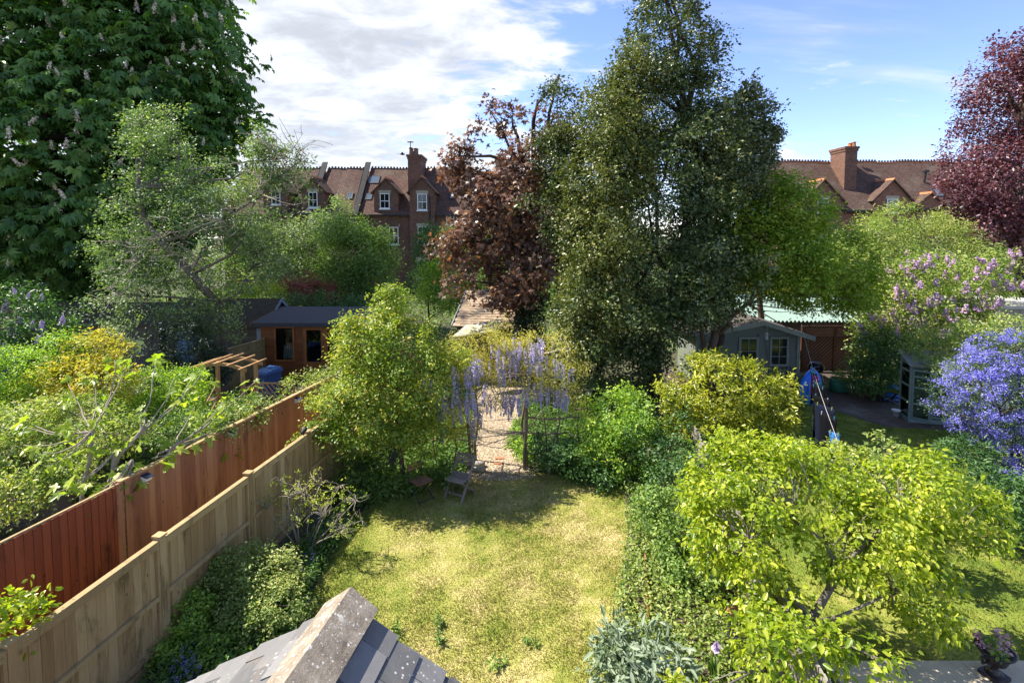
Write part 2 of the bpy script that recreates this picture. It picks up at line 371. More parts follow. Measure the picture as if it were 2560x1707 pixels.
def plant(name, label, cat, base, lobes, n, k, size, tmpl, mat, seed, bark=None, trunk_r=0.1, fork=0.35, twigs=40, twig_r=0.012, group=None,
          multi=False, lim_r=0.5, trunk_paths=None, stem_name='trunk', crown_name='crown', bend=0.1, **kw):
    rng = np.random.default_rng(seed + 500)
    base = Vector(base); root = thing(name, label, cat, base, 0, group)
    V, T, tt, p, o, li = foliage(lobes, n, k, size, tmpl, seed, **kw)
    cr = link(crown_name, mesh_np(crown_name, V, T, mat, tt), root, Matrix.Identity(4), True); cr['kind'] = 'stuff'
    mb = MB(); skel = []
    cen = np.array([l[:3] for l in lobes]).mean(0); ztop = max(l[2] for l in lobes)
    if trunk_paths:
        for pts, r0, r1 in trunk_paths:
            mb.tube(pts, [r0 + (r1 - r0) * j / (len(pts) - 1) for j in range(len(pts))], 8); skel += [Vector(q) for q in pts[1:]]
    elif multi:
        for l in lobes:
            b0 = base + Vector(rng.normal(size=3)) * Vector((0.12, 0.12, 0)).length * 0.6; b0.z = base.z - 0.02
            skel += limb(mb, b0, Vector(l[:3]) + Vector((0, 0, l[5] * 0.3)), trunk_r, trunk_r * 0.35, rng, bend, 6)[2:]
    else:
        fk = Vector((base.x + (cen[0] - base.x) * 0.5, base.y + (cen[1] - base.y) * 0.5, base.z + (ztop - base.z) * fork))
        tp = limb(mb, base - Vector((0, 0, 0.05)), fk, trunk_r, trunk_r * 0.75, rng, bend * 0.4, 6, 9); skel += tp[-2:]
        hi = max(lobes, key=lambda l: l[2]); top = Vector((hi[0], hi[1], hi[2] + hi[5] * 0.4))
        tp2 = limb(mb, fk, top, trunk_r * 0.75, trunk_r * 0.18, rng, bend * 0.5, 7, 7); skel += tp2[1:]
        for l in lobes:
            c = Vector(l[:3]); s0 = min(tp2[:5] + tp[-1:], key=lambda q: (q - c).length + max(0, q.z - c.z + 0.3) * 2)
            skel += limb(mb, s0, c + Vector((0, 0, l[5] * 0.35)), trunk_r * lim_r, trunk_r * 0.12, rng, bend, 5)[1:]
    if len(p) and twigs:
        sk = np.array([tuple(q) for q in skel])
        for j in rng.choice(len(p), min(twigs, len(p)), replace=False):
            dist = np.linalg.norm(sk - p[j], axis=1) + np.maximum(0, sk[:, 2] - p[j][2]) * 1.2
            limb(mb, sk[dist.argmin()], Vector(p[j]) + Vector(o[j]) * 0.1, twig_r * 1.6, twig_r * 0.35, rng, 0.12, 3, 4)
    if mb.v: mb.build(stem_name, bark, root, Matrix.Identity(4), True, True)
    root_p[root.name] = (p, o)
    return root
root_p = {}
def cone_flower(name, n, length, rad, mat, seed, petal=0.012, taper=0.8, down=False):
    """a spike of many small florets"""
    rng = np.random.default_rng(seed); t = rng.random(n) ** 0.9
    r = rad * (1 - taper * t) * (0.55 + 0.45 * rng.random(n)); a = rng.random(n) * 6.283
    P = np.stack([r*np.cos(a), r*np.sin(a), (-t if down else t) * length], 1)
    no = nrm(np.stack([np.cos(a), np.sin(a), 0.5 + 0*a], 1) + rng.normal(size=(n, 3)) * 0.5)
    V, T, tt = leaves_np(P, no, rng.normal(size=(n, 3)), petal * (0.7 + 0.6 * rng.random(n)), (np.array([(-.5,-.4,0),(.5,-.4,.1),(.5,.4,0),(-.5,.4,.1)], float), np.array([(0,1,2),(0,2,3)])), np.clip(0.5 + 0.25*rng.normal(size=n), 0, 1))
    return mesh_np(name, V, T, mat, tt)
def flowers(root, name, me, pts, rng, smin=0.7, smax=1.3, tilt=0.3):
    for p in pts:
        m = Matrix.Translation(Vector(p)) @ Matrix.Rotation(rng.uniform(0, 6.28), 4, 'Z') @ Matrix.Rotation(rng.normal() * tilt, 4, 'X') @ Matrix.Scale(rng.uniform(smin, smax), 4)
        link(name, me, root, m, True)
def visible_pts(root, n, rng, up=0.35, mind=0.3, off=0.12):
    """points on the outside of the crown, on the side of the lawns and towards the sky, at least mind apart"""
    p, o = root_p[root.name]; f = o @ np.array([0.05, -0.85, 0.5]); cand = np.nonzero(f > up - 0.3)[0]
    q = p[cand]; cell = np.c_[np.floor(q[:, 0] / mind), np.floor(q[:, 2] / mind)].astype(int); best = {}
    for a, (cx_, cz_) in enumerate(cell):
        if (cx_, cz_) not in best or q[a][1] < q[best[(cx_, cz_)]][1]: best[(cx_, cz_)] = a
    idx = np.array(list(best.values())); rng.shuffle(idx)
    return [q[a] + np.array([0, -0.8, 0.6]) * off for a in idx[:n]]
def leaf_objects(root, tmpl, mat, size, n, seed, mind, off=0.1, droop=0.5, name='leaf'):
    """the leaves that stand out on the outside of a crown, one object each"""
    rng = np.random.default_rng(seed); V, T = tmpl; ms = [mesh_np(name, V, T, mat, np.full(len(V), t_)) for t_ in (.25, .4, .55, .7, .85)]
    for p in visible_pts(root, n, rng, .2, mind, off):
        a = rng.uniform(0, 6.28); m = Matrix.Translation(Vector(p)) @ Matrix.Rotation(a, 4, 'Z') @ Matrix.Rotation(rng.normal() * .35 + droop, 4, 'Y') @ Matrix.Rotation(rng.normal() * .4, 4, 'X') @ Matrix.Scale(size * rng.uniform(.75, 1.25), 4)
        link(name, ms[int(rng.integers(5))], root, m, True)
def in_poly(x, y, poly):
    ins = np.zeros(len(x), bool); j = len(poly) - 1
    for i in range(len(poly)):
        xi, yi = poly[i]; xj, yj = poly[j]
        c = ((yi > y) != (yj > y)) & (x < (xj - xi) * (y - yi) / (yj - yi + 1e-12) + xi); ins ^= c; j = i
    return ins
def scatter(poly, n, rng):
    a = np.array(poly); lo, hi = a.min(0), a.max(0); out = np.zeros((0, 2))
    while len(out) < n:
        q = rng.uniform(lo, hi, size=(n, 2)); out = np.vstack([out, q[in_poly(q[:, 0], q[:, 1], poly)]])
    return out[:n]
def sheet(name, poly, z, mat, parent=None):
    mb = MB(); mb.poly([(x, y, z) for x, y in poly], [tuple(range(len(poly)))]); return mb.build(name, mat, parent)
def ground_cover(name, label, cat, poly, n, k, size, tmpl, mat, seed, h=0.2, dens=None, spread=0.05, up=0.9, rnd=0.6):
    rng = np.random.default_rng(seed); xy = scatter(poly, n, rng)
    if dens is not None: xy = xy[snoise(np.c_[xy, np.zeros(len(xy))], 1.6, seed) > dens]
    m = len(xy); hh = h * (0.35 + 0.65 * np.clip(0.5 + 0.5 * snoise(np.c_[xy, np.zeros(m)], 1.8, seed + 5), 0, 1))
    P = np.c_[xy, hh * rng.random(m) ** 0.6 + 0.02]; P = np.repeat(P, k, 0); q = len(P)
    P = P + rng.normal(size=(q, 3)) * spread; P[:, 2] = np.maximum(P[:, 2], 0.02)
    no = nrm(np.array([0, 0, up]) + rng.normal(size=(q, 3)) * rnd)
    tp = nrm(rng.normal(size=(q, 3)) + np.array([0, 0, 0.1]))
    ti = np.clip(0.5 + 0.22 * rng.normal(size=q) + 0.25 * snoise(P * [1, 1, 0], 1.3, seed + 2), 0, 1)
    V, T, tt = leaves_np(P, no, tp, size * (0.6 + 0.8 * rng.random(q)), tmpl, ti)
    return tag(link(name, mesh_np(name, V, T, mat, tt)), label, cat, None, 'stuff')
# ------------------------------------------------------------------ surfaces
def lawn_mat(name, blade=False):
    m, t, p, o = newmat(name)
    v = objcoord(t, (1, 1, 0))
    big = noise(t, v, 0.55, 4, 0.6); mid = noise(t, v, 2.3, 5, 0.65); fine = noise(t, v, 26, 4, 0.7)
    dry = M_(t, 'ADD', M_(t, 'MULTIPLY', big, 0.55), M_(t, 'MULTIPLY', mid, 0.45))
    # the middle of the near lawn is the driest; the right-hand garden's grass is greener
    s_ = t.nodes.new('ShaderNodeSeparateXYZ'); L(t, v, s_.inputs[0])
    dry = M_(t, 'ADD', dry, M_(t, 'MULTIPLY', MR(t, s_.outputs[0], 2.6, 4.2, 0.05, -0.10), 1.0))
    dry = M_(t, 'ADD', dry, MR(t, s_.outputs[0], -3.4, -1.2, -0.08, 0.0))
    if blade:
        a = t.nodes.new('ShaderNodeAttribute'); a.attribute_name = 'tint'
        dry = M_(t, 'ADD', dry, M_(t, 'MULTIPLY', M_(t, 'SUBTRACT', a.outputs['Fac'], 0.5), 0.34))
    else: dry = M_(t, 'ADD', dry, M_(t, 'MULTIPLY', M_(t, 'SUBTRACT', fine, 0.5), 0.25))
    c = ramp(t, dry, [((0.10, 0.155, 0.02), 0.30), ((0.20, 0.235, 0.034), 0.43), ((0.335, 0.32, 0.078), 0.54), ((0.52, 0.435, 0.20), 0.68)])
    L(t, c, p.inputs['Base Color']); p.inputs['Roughness'].default_value = 0.75; p.inputs['Specular IOR Level'].default_value = 0.2
    if blade:
        tr = t.nodes.new('ShaderNodeBsdfTranslucent'); L(t, c, tr.inputs[0])
        mxs = t.nodes.new('ShaderNodeMixShader'); mxs.inputs[0].default_value = 0.35
        L(t, p.outputs[0], mxs.inputs[1]); L(t, tr.outputs[0], mxs.inputs[2]); L(t, mxs.outputs[0], o.inputs[0])
    else: bump(t, p, fine, 0.6, 0.03)
    return m
def soil_mat(name, c1, c2, scale=3.0):
    m, t, p, o = newmat(name); v = objcoord(t)
    f = noise(t, v, scale, 8, 0.7); L(t, ramp(t, f, [(c1, 0.3), (c2, 0.7)]), p.inputs['Base Color']); p.inputs['Roughness'].default_value = 0.95
    bump(t, p, f, 0.8, 0.05); return m
Mgrass, Mblade = lawn_mat('lawn_turf'), lawn_mat('grass_blade', True)
Mearth = soil_mat('garden_earth', (0.045, 0.036, 0.020), (0.085, 0.095, 0.035), 1.2)
Msoil = soil_mat('bed_soil', (0.030, 0.022, 0.015), (0.10, 0.075, 0.05), 6)
Mgravel = soil_mat('gravel_base', (0.22, 0.165, 0.10), (0.34, 0.265, 0.17), 34)
Mpatio = coursed('patio_brick', (0.16, 0.10, 0.075), (0.26, 0.17, 0.12), (0.08, 0.06, 0.05), 0.22, 0.11, 0.008, skew=1)
Mbrick = coursed('red_brick', (0.19, 0.08, 0.05), (0.27, 0.12, 0.07), (0.22, 0.17, 0.14), 0.23, 0.078, 0.008, patch=0.35, patchcol=(0.13, 0.07, 0.055))
Mbrick2 = coursed('brown_brick', (0.135, 0.068, 0.047), (0.21, 0.105, 0.066), (0.15, 0.12, 0.10), 0.23, 0.078, 0.008, patch=0.4, patchcol=(0.10, 0.06, 0.045))
Mtile = coursed('clay_tiles', (0.095, 0.060, 0.048), (0.175, 0.102, 0.074), (0.035, 0.022, 0.018), 0.17, 0.115, 0.014, skew=1.25, patch=0.45, patchcol=(0.17, 0.145, 0.11), bmp=1.0)
Mtile2 = coursed('clay_tiles_red', (0.108, 0.064, 0.050), (0.195, 0.108, 0.078), (0.04, 0.025, 0.02), 0.17, 0.115, 0.014, skew=1.25, patch=0.4, patchcol=(0.20, 0.16, 0.11), bmp=1.0)
Mterra = plain('terracotta', (0.42, 0.17, 0.075), 0.8, 0.2, 0.2)
Mcrest = plain('dark_ridge_tile', (0.10, 0.06, 0.05), 0.85, 0.2, 0.3)
Mstone = plain('pale_stone', (0.40, 0.34, 0.25), 0.85, 0.2, 0.2)
Mwhite = plain('white_paint', (0.78, 0.78, 0.76), 0.5, 0.4, 0.05)
Mlead = plain('lead_flashing', (0.30, 0.33, 0.37), 0.5, 0.4, 0.15)
Mpipe = plain('dark_pipe', (0.02, 0.02, 0.022), 0.5, 0.4, 0.1)
Mglass = glass_dark()
Mskyglass = glass_dark('rooflight_glass', (0.10, 0.13, 0.15), 0.03)
Mnear = wood('tanalised_softwood', [(0.22, 0.13, 0.055), (0.35, 0.23, 0.105), (0.46, 0.325, 0.16), (0.56, 0.42, 0.23)], piece=0.6)
Mrail = wood('pale_rail_wood', [(0.27, 0.18, 0.08), (0.40, 0.285, 0.135), (0.50, 0.375, 0.20)], (6, 3, 10), piece=0.3)
Mfar = wood('weathered_brown_board', [(0.17, 0.078, 0.044), (0.265, 0.13, 0.074), (0.34, 0.185, 0.105), (0.40, 0.265, 0.14)], (16, 16, 0.7), piece=0.55)
Mred = wood('red_stained_board', [(0.13, 0.035, 0.017), (0.20, 0.055, 0.026), (0.28, 0.09, 0.042)], (12, 12, 0.7), piece=0.4)
Molive = wood('greenish_fence_board', [(0.19, 0.155, 0.07), (0.30, 0.25, 0.115), (0.41, 0.345, 0.17)], piece=0.4)
Marbour = wood('new_pine', [(0.36, 0.19, 0.075), (0.50, 0.29, 0.125), (0.60, 0.38, 0.19)], (8, 8, 3), piece=0.3)
Mteak = wood('brown_stained_cladding', [(0.13, 0.045, 0.016), (0.22, 0.08, 0.026), (0.31, 0.12, 0.04)], (3, 3, 14), piece=0.3)
Mteakl = wood('orange_stained_frame', [(0.22, 0.08, 0.024), (0.33, 0.13, 0.038), (0.42, 0.18, 0.055)], (6, 6, 3), piece=0.3)
Mfelt = plain('roofing_felt', (0.055, 0.058, 0.068), 0.8, 0.3, 0.25, 9)
Mmoss = plain('mossy_felt', (0.062, 0.050, 0.034), 0.95, 0.15, 0.4, 5)
Mbluegrey = wood('blue_grey_paint', [(0.17, 0.20, 0.24), (0.25, 0.29, 0.34), (0.33, 0.37, 0.41)], (2, 2, 9), piece=0.2)
Mblue = plain('blue_door_paint', (0.12, 0.22, 0.36), 0.6, 0.3, 0.25)
Moldshed = wood('old_grey_brown_timber', [(0.055, 0.042, 0.032), (0.10, 0.078, 0.06), (0.155, 0.125, 0.095)], (3, 3, 12), piece=0.4)
Mshed = wood('sage_grey_paint', [(0.13, 0.15, 0.125), (0.17, 0.19, 0.16), (0.21, 0.23, 0.195)], (3, 3, 9), piece=0.15)
Mshedl = plain('sage_trim_paint', (0.23, 0.255, 0.215), 0.6, 0.3, 0.12)
Mtrell = wood('dark_brown_trellis', [(0.075, 0.034, 0.022), (0.115, 0.052, 0.033), (0.16, 0.075, 0.048)], (6, 6, 2), piece=0.3)
Mtin = plain('green_corrugated_steel', (0.16, 0.235, 0.205), 0.6, 0.4, 0.12, 2.5, bmp=0)
Mgreywood = wood('silver_grey_boards', [(0.19, 0.165, 0.14), (0.27, 0.24, 0.205), (0.36, 0.325, 0.28)], (12, 12, 0.8), piece=0.35)
Mteal = plain('grey_green_cabinet_paint', (0.155, 0.205, 0.185), 0.55, 0.35, 0.12)
Mcab = glass_clear('cabinet_glass', (0.80, 0.85, 0.83))
Mslate_l = None
def slate_mat(name, c1, c2, sp_, rough=0.45):
    m, t, p, o = newmat(name); v = objcoord(t); f = noise(t, v, 5, 7, 0.7, 0.6); oi = t.nodes.new('ShaderNodeObjectInfo')
    k = M_(t, 'ADD', M_(t, 'MULTIPLY', f, 0.6), M_(t, 'MULTIPLY', oi.outputs['Random'], 0.75)); k = M_(t, 'SUBTRACT', k, 0.15)
    c = ramp(t, k, evenly([c1, tuple((a + b) / 2 for a, b in zip(c1, c2)), c2]))
    r = MR(t, noise(t, objcoord(t, (3, 1, 2)), 2.4, 5, 0.6), 0.56, 0.70)
    mxn = t.nodes.new('ShaderNodeMix'); mxn.data_type = 'RGBA'; L(t, M_(t, 'MULTIPLY', r, 0.4), mxn.inputs[0]); L(t, c, mxn.inputs[6]); mxn.inputs[7].default_value = (0.25, 0.17, 0.10, 1)
    vo = N(t, 'ShaderNodeTexVoronoi', i_Scale=26.0); L(t, v, vo.inputs['Vector'])
    sp2 = M_(t, 'MULTIPLY', M_(t, 'LESS_THAN', vo.outputs['Distance'], 0.22), MR(t, noise(t, v, 2.5, 3), 0.44, 0.6))
    mx2 = t.nodes.new('ShaderNodeMix'); mx2.data_type = 'RGBA'; L(t, M_(t, 'MULTIPLY', sp2, sp_), mx2.inputs[0]); L(t, mxn.outputs[2], mx2.inputs[6]); mx2.inputs[7].default_value = (0.5, 0.48, 0.43, 1)
    L(t, mx2.outputs[2], p.inputs['Base Color']); p.inputs['Roughness'].default_value = rough; p.inputs['Specular IOR Level'].default_value = 0.3
    bump(t, p, f, 0.5, 0.012); return m
Mslate = slate_mat('blue_grey_slate', (0.06, 0.06, 0.062), (0.235, 0.225, 0.215), 0.9, 0.6)
def lichen_mat():
    m, t, p, o = newmat('lichened_concrete'); v = objcoord(t)
    f = noise(t, v, 7, 8, 0.75); c = ramp(t, f, [((0.13, 0.10, 0.07), 0.3), ((0.27, 0.22, 0.16), 0.52), ((0.40, 0.35, 0.28), 0.75)])
    col = c
    for sc, th, k in ((9.0, 0.27, 0.50), (21.0, 0.24, 0.46), (44.0, 0.26, 0.47)):
        vo = N(t, 'ShaderNodeTexVoronoi', i_Scale=sc); vv = t.nodes.new('ShaderNodeVectorMath'); vv.operation = 'ADD'
        nz = N(t, 'ShaderNodeTexNoise', i_Scale=40.0); L(t, v, nz.inputs['Vector']); s2 = t.nodes.new('ShaderNodeVectorMath'); s2.operation = 'SCALE'; s2.inputs['Scale'].default_value = 0.03
        L(t, nz.outputs['Color'], s2.inputs[0]); L(t, v, vv.inputs[0]); L(t, s2.outputs[0], vv.inputs[1]); L(t, vv.outputs[0], vo.inputs['Vector'])
        msk = M_(t, 'MULTIPLY', MR(t, vo.outputs['Distance'], th, th - 0.07), MR(t, noise(t, v, sc * 0.45, 3), k, k + 0.08))
        mxn = t.nodes.new('ShaderNodeMix'); mxn.data_type = 'RGBA'; L(t, M_(t, 'MULTIPLY', msk, 0.85), mxn.inputs[0]); L(t, col, mxn.inputs[6]); mxn.inputs[7].default_value = (0.66, 0.62, 0.54, 1); col = mxn.outputs[2]
    L(t, col, p.inputs['Base Color']); p.inputs['Roughness'].default_value = 0.95; bump(t, p, f, 0.9, 0.02); return m
Mlichen = lichen_mat()

# ------------------------------------------------------------------ ground
tag(sheet('ground', [(-220, -8), (220, -8), (220, 420), (-220, 420)], 0, Mearth), None, None, None, 'structure')
g2 = lambda L_: [tuple(gr(x, y)[:2]) for x, y in L_]
LAWN = g2([(560, 1850), (720, 1620), (800, 1440), (880, 1300), (980, 1225), (1100, 1190), (1190, 1180), (1330, 1180), (1450, 1195), (1560, 1225), (1570, 1330), (1552, 1450), (1535, 1600), (1520, 1850)])
RLAWN = [(4.1, 6.95), (14.5, 6.95), (16, 13.0), (14.6, 15.6), (11.8, 16.0), (10.6, 18.3), (6.0, 19.0), (5.0, 12.0)]
tag(sheet('lawn', LAWN, 0.004, Mgrass), None, None, None, 'structure')
tag(sheet('lawn', RLAWN, 0.004, Mgrass), None, None, None, 'structure')
PATH = g2([(1150, 1198), (1178, 1165), (1192, 1130), (1186, 1090), (1180, 1050), (1188, 1010), (1192, 960), (1200, 900), (1310, 900), (1306, 960), (1298, 1000), (1300, 1040), (1284, 1075), (1272, 1110), (1290, 1140), (1318, 1165), (1345, 1192), (1280, 1200), (1220, 1202)])
tag(sheet('gravel_path', PATH, 0.008, Mgravel), None, None, None, 'structure')
BARE = g2([(1300, 980), (1430, 985), (1400, 950), (1310, 945)])
PATIO = [(6.5, 20.6), (7.5, 18.3), (10.6, 18.3), (11.8, 16.0), (14.6, 15.6), (16.5, 17), (16.5, 23), (6.5, 23)]
tag(sheet('brick_patio', PATIO, 0.006, Mpatio), None, None, None, 'structure')
LBED = [(-5.6, 4.0), (-3.3, 12.8), (-1.2, 13.4)] + LAWN[5::-1]
tag(sheet('flower_bed', LBED, 0.003, Msoil), None, None, None, 'structure')
RBED = LAWN[9:] + [(2.9, 4.4), (3.6, 4.4), (4.7, 13.0), (3.5, 13.6)]
tag(sheet('flower_bed', RBED, 0.003, Msoil), None, None, None, 'structure')
LGARD = [(-12, 4), (-7.0, 4), (-4.2, 19), (-12, 19)]
tag(sheet('flower_bed', LGARD, 0.002, Msoil), None, None, None, 'structure')

def grass(name, label, poly, n, seed, h=0.045):
    rng = np.random.default_rng(seed); xy = scatter(poly, n, rng)
    nn = snoise(np.c_[xy, 0*xy[:, 0]], 2.4, seed) + 0.6 * snoise(np.c_[xy, 0*xy[:, 0]], 9.0, seed + 1)
    hh = h * (0.7 + 0.4 * np.clip(nn, -1, 1.6)) * (0.5 + rng.random(n)); hh = np.maximum(hh, 0.012)
    a = rng.random(n) * 6.283; lean = rng.random(n) * 0.8; w_ = 0.004 + 0.004 * rng.random(n)
    b = np.c_[xy, np.full(n, 0.003)]; ax = np.c_[np.cos(a), np.sin(a), 0*a]; tg = np.c_[-np.sin(a), np.cos(a), 0*a]
    tip = b + ax * (hh * lean)[:, None] + np.array([0, 0, 1]) * hh[:, None]
    V = np.stack([b - tg * w_[:, None], b + tg * w_[:, None], tip], 1).reshape(-1, 3); T = np.arange(3 * n).reshape(-1, 3)
    ti = np.repeat(np.clip(0.5 + 0.25 * rng.normal(size=n), 0, 1), 3)
    return tag(link(name, mesh_np(name, V, T, Mblade, ti)), label, 'grass', None, 'stuff')
grass('grass', 'sunlit dry yellow-green grass of the lawn between the fences', LAWN, 170000, 3, 0.034)
grass('grass', 'greener grass of the neighbouring lawn on the right', RLAWN, 190000, 4, 0.042)

# pebbles on the path
rng = np.random.default_rng(8); xy = scatter(PATH, 16000, rng)
octv = np.array([(1,0,0),(0,1,0),(-1,0,0),(0,-1,0),(0,0,.7),(0,0,-.3)], float); octf = np.array([(0,1,4),(1,2,4),(2,3,4),(3,0,4)])
n = len(xy); sz = 0.012 + 0.016 * rng.random(n); a = rng.random(n) * 6.28
rot = np.stack([np.c_[np.cos(a), -np.sin(a), 0*a], np.c_[np.sin(a), np.cos(a), 0*a], np.tile([0, 0, 1.0], (n, 1))], 1)
V = np.einsum('nij,vj->nvi', rot, octv * [1, .75, 1]) * sz[:, None, None] + np.c_[xy, np.full(n, 0.012)][:, None, :]
Mpeb = leaf('buff_pebbles', [(0.25, 0.17, 0.10), (0.46, 0.36, 0.24), (0.60, 0.52, 0.40)], 0.0, 0.8, 0.2)
tag(link('gravel', mesh_np('gravel', V, octf[None] + (np.arange(n) * 6)[:, None, None], Mpeb, np.repeat(rng.random(n), 6))), 'buff gravel of the path through the wisteria arch', 'gravel', None, 'stuff')

# ------------------------------------------------------------------ houses
def window_at(parent, x, z, wd, ht, Y, lintel=True, cols=2, rows=2, depth=0.06):
    """sash window on a wall that faces -Y, at x (centre), z (sill)"""
    w_ = MB(); b = 0.07
    w_.box((x - wd/2, Y - depth, z), (x - wd/2 + b, Y + 0.01, z + ht)).box((x + wd/2 - b, Y - depth, z), (x + wd/2, Y + 0.01, z + ht))
    w_.box((x - wd/2 + b, Y - depth, z), (x + wd/2 - b, Y + 0.01, z + b * 1.4)).box((x - wd/2 + b, Y - depth, z + ht - b), (x + wd/2 - b, Y + 0.01, z + ht))
    w_.box((x - wd/2 + b, Y - depth * 1.1, z + ht/2 - 0.03), (x + wd/2 - b, Y + 0.01, z + ht/2 + 0.03))
    for c in range(1, cols):
        xx = x - wd/2 + wd * c / cols
        w_.box((xx - 0.017, Y - depth * 0.9, z + b * 1.4), (xx + 0.017, Y + 0.01, z + ht - b))
    o = w_.build('window', Mwhite, parent)
    MB().box((x - wd/2 + b * 0.7, Y - 0.03, z + b), (x + wd/2 - b * 0.7, Y + 0.005, z + ht - b * 0.7)).build('pane', Mglass, o)
    MB().box((x - wd/2 - 0.08, Y - 0.13, z - 0.10), (x + wd/2 + 0.08, Y + 0.01, z - 0.002)).build('sill', Mwhite, o)
    if lintel: MB().box((x - wd/2 - 0.12, Y - 0.02, z + ht + 0.01), (x + wd/2 + 0.12, Y + 0.01, z + ht + 0.30)).build('lintel', Mstone, parent)
    return o
def roof_slab(parent, x0, x1, ye, ze, yr, zr, mat, th=0.14, over=0.3, name='roof', slump=0.0, seed=0):
    """the slope from the eaves (ye, ze) to the ridge (yr, zr), with the gentle sag of an old roof"""
    d = Vector((0, yr - ye, zr - ze)); u = d.normalized(); nrm_ = Vector((0, -u.z, u.y)) * (1 if yr > ye else -1)
    a = Vector((0, ye, ze)) - u * over; b = Vector((0, yr, zr)); nx = 14; rr = random.Random(seed); mb = MB()
    ph = rr.uniform(0, 6)
    P = []
    for i in range(nx + 1):
        x = x0 + (x1 - x0) * i / nx; sg = slump * (math.sin(ph + i * 0.9) + 0.6 * math.sin(2 * ph + i * 1.9))
        for q in (a, b): P.append(Vector((x, q.y, q.z)) + nrm_ * th + Vector((0, 0, sg)))
        for q in (a, b): P.append(Vector((x, q.y, q.z)) + nrm_ * 0.01)
    fs = []
    for i in range(nx):
        k = 4 * i
        fs += [(k, k+4, k+5, k+1), (k+2, k+3, k+7, k+6), (k, k+2, k+6, k+4), (k+1, k+5, k+7, k+3)]
    fs += [(0, 1, 3, 2), (4*nx, 4*nx+2, 4*nx+3, 4*nx+1)]
    mb.poly(P, fs); return mb.build(name, mat, parent)
def crest(parent, x0, x1, y, z, mat=Mcrest, step=0.32, slump=0.0, seed=0):
    """ornamental ridge tiles: one knob each"""
    mb = MB(); rr = random.Random(seed); ph = rr.uniform(0, 6); nseg = int((x1 - x0) / step)
    for i in range(nseg):
        x = x0 + step * i; fx = (x - x0) / (x1 - x0) * 14; sg = slump * (math.sin(ph + fx * 0.9) + 0.6 * math.sin(2 * ph + fx * 1.9))
        mb.box((x, y - 0.13, z + 0.02 + sg), (x + step * 0.97, y + 0.13, z + 0.20 + sg)); mb.box((x + step*0.2, y - 0.035, z + 0.20 + sg), (x + step*0.75, y + 0.035, z + 0.36 + sg))
    o = mb.build('ridge_tiles', mat, parent); o['kind'] = 'stuff'; return o
def gablet(parent, xc, half, Y, zb, zs, za, back, wallm, tilem, over=0.18, ridgem=Mterra):
    """a gabled wall dormer: brick front from zb, shoulders zs, apex za, running back"""
    MB().prism([(xc - half, Y, zb), (xc + half, Y, zb), (xc + half, Y, zs), (xc, Y, za), (xc - half, Y, zs)][::-1], (0, back, 0)).build('dormer_wall', wallm, parent)
    r = MB()
    for s_ in (-1, 1):
        sl_ = Vector((s_ * half, 0, zs - za)).normalized(); nn = Vector((-sl_.z * s_, 0, abs(sl_.x))) if False else Vector((s_ * abs(sl_.z), 0, abs(sl_.x)))
        e = Vector((xc + s_ * half, 0, zs)) + sl_ * 0.3; ap = Vector((xc, 0, za))
        ring = [e + nn * 0.01, ap + nn * 0.01 + Vector((0, 0, 0.002)), ap + Vector((0, 0, 0.14)), e + nn * 0.13]
        if s_ > 0: ring = ring[::-1]
        r.prism([(q.x, Y - over, q.z) for q in ring], (0, back + over, 0))
    ro = r.build('dormer_roof', tilem, parent)
    MB().prism([(xc - 0.13, Y - over - 0.02, za + 0.06), (xc + 0.13, Y - over - 0.02, za + 0.06), (xc, Y - over - 0.02, za + 0.26)], (0, back * 0.85, 0)).build('ridge_tiles', ridgem, ro)
    return ro
def chimney(parent, x0, x1, y0, y1, z0, z1, pots, mat=Mbrick2, potm=Mstone):
    c = MB().box((x0, y0, z0), (x1, y1, z1 - 0.45)).build('chimney', mat, parent)
    MB().box((x0 - 0.06, y0 - 0.06, z1 - 0.45), (x1 + 0.06, y1 + 0.06, z1 - 0.22)).box((x0 - 0.13, y0 - 0.13, z1 - 0.22), (x1 + 0.13, y1 + 0.13, z1)).build('chimney_cap', mat, c)
    for px_, py_, h in pots:
        MB().lathe([(0.19, 0), (0.15, h * 0.8), (0.19, h * 0.85), (0.19, h)], 10, (px_, py_, z1)).build('chimney_pot', potm, c)
    MB().box((x0 - 0.1, y0 - 0.04, z0 - 0.1), (x1 + 0.1, y0 - 0.002, z0 + 0.22)).build('flashing', Mlead, c)
    return c
def rooflight(parent, x, ye, ze, yr, zr, t, wd, ht):
    d = (Vector((0, yr, zr)) - Vector((0, ye, ze))); ln = d.length; u = d / ln; n_ = Vector((0, -u.z, u.y)); c = Vector((x, ye, ze)) + u * (t * ln) + n_ * 0.17
    m = Matrix(((1, 0, 0, c.x), (0, u.y, n_.y, c.y), (0, u.z, n_.z, c.z), (0, 0, 0, 1)))
    o = MB().box((-wd/2, -ht/2, -0.05), (-wd/2 + .08, ht/2, 0.06)).box((wd/2 - .08, -ht/2, -0.05), (wd/2, ht/2, 0.06)).box((-wd/2 + .08, -ht/2, -0.05), (wd/2 - .08, -ht/2 + .09, 0.06)).box((-wd/2 + .08, ht/2 - .09, -0.05), (wd/2 - .08, ht/2, 0.06)).build('rooflight', Mpipe, parent, m)
    MB().box((-wd/2 + .07, -ht/2 + .08, -0.04), (wd/2 - .07, ht/2 - .08, 0.035)).build('pane', Mskyglass, o, m)
HY = 50.0
EZ, RZ, RY = 7.75, 12.35, 54.3
def hx(px, Y=HY): return (px - CX) / F * Y
def hz(py, Y=HY): return at(CX, py, Y).z
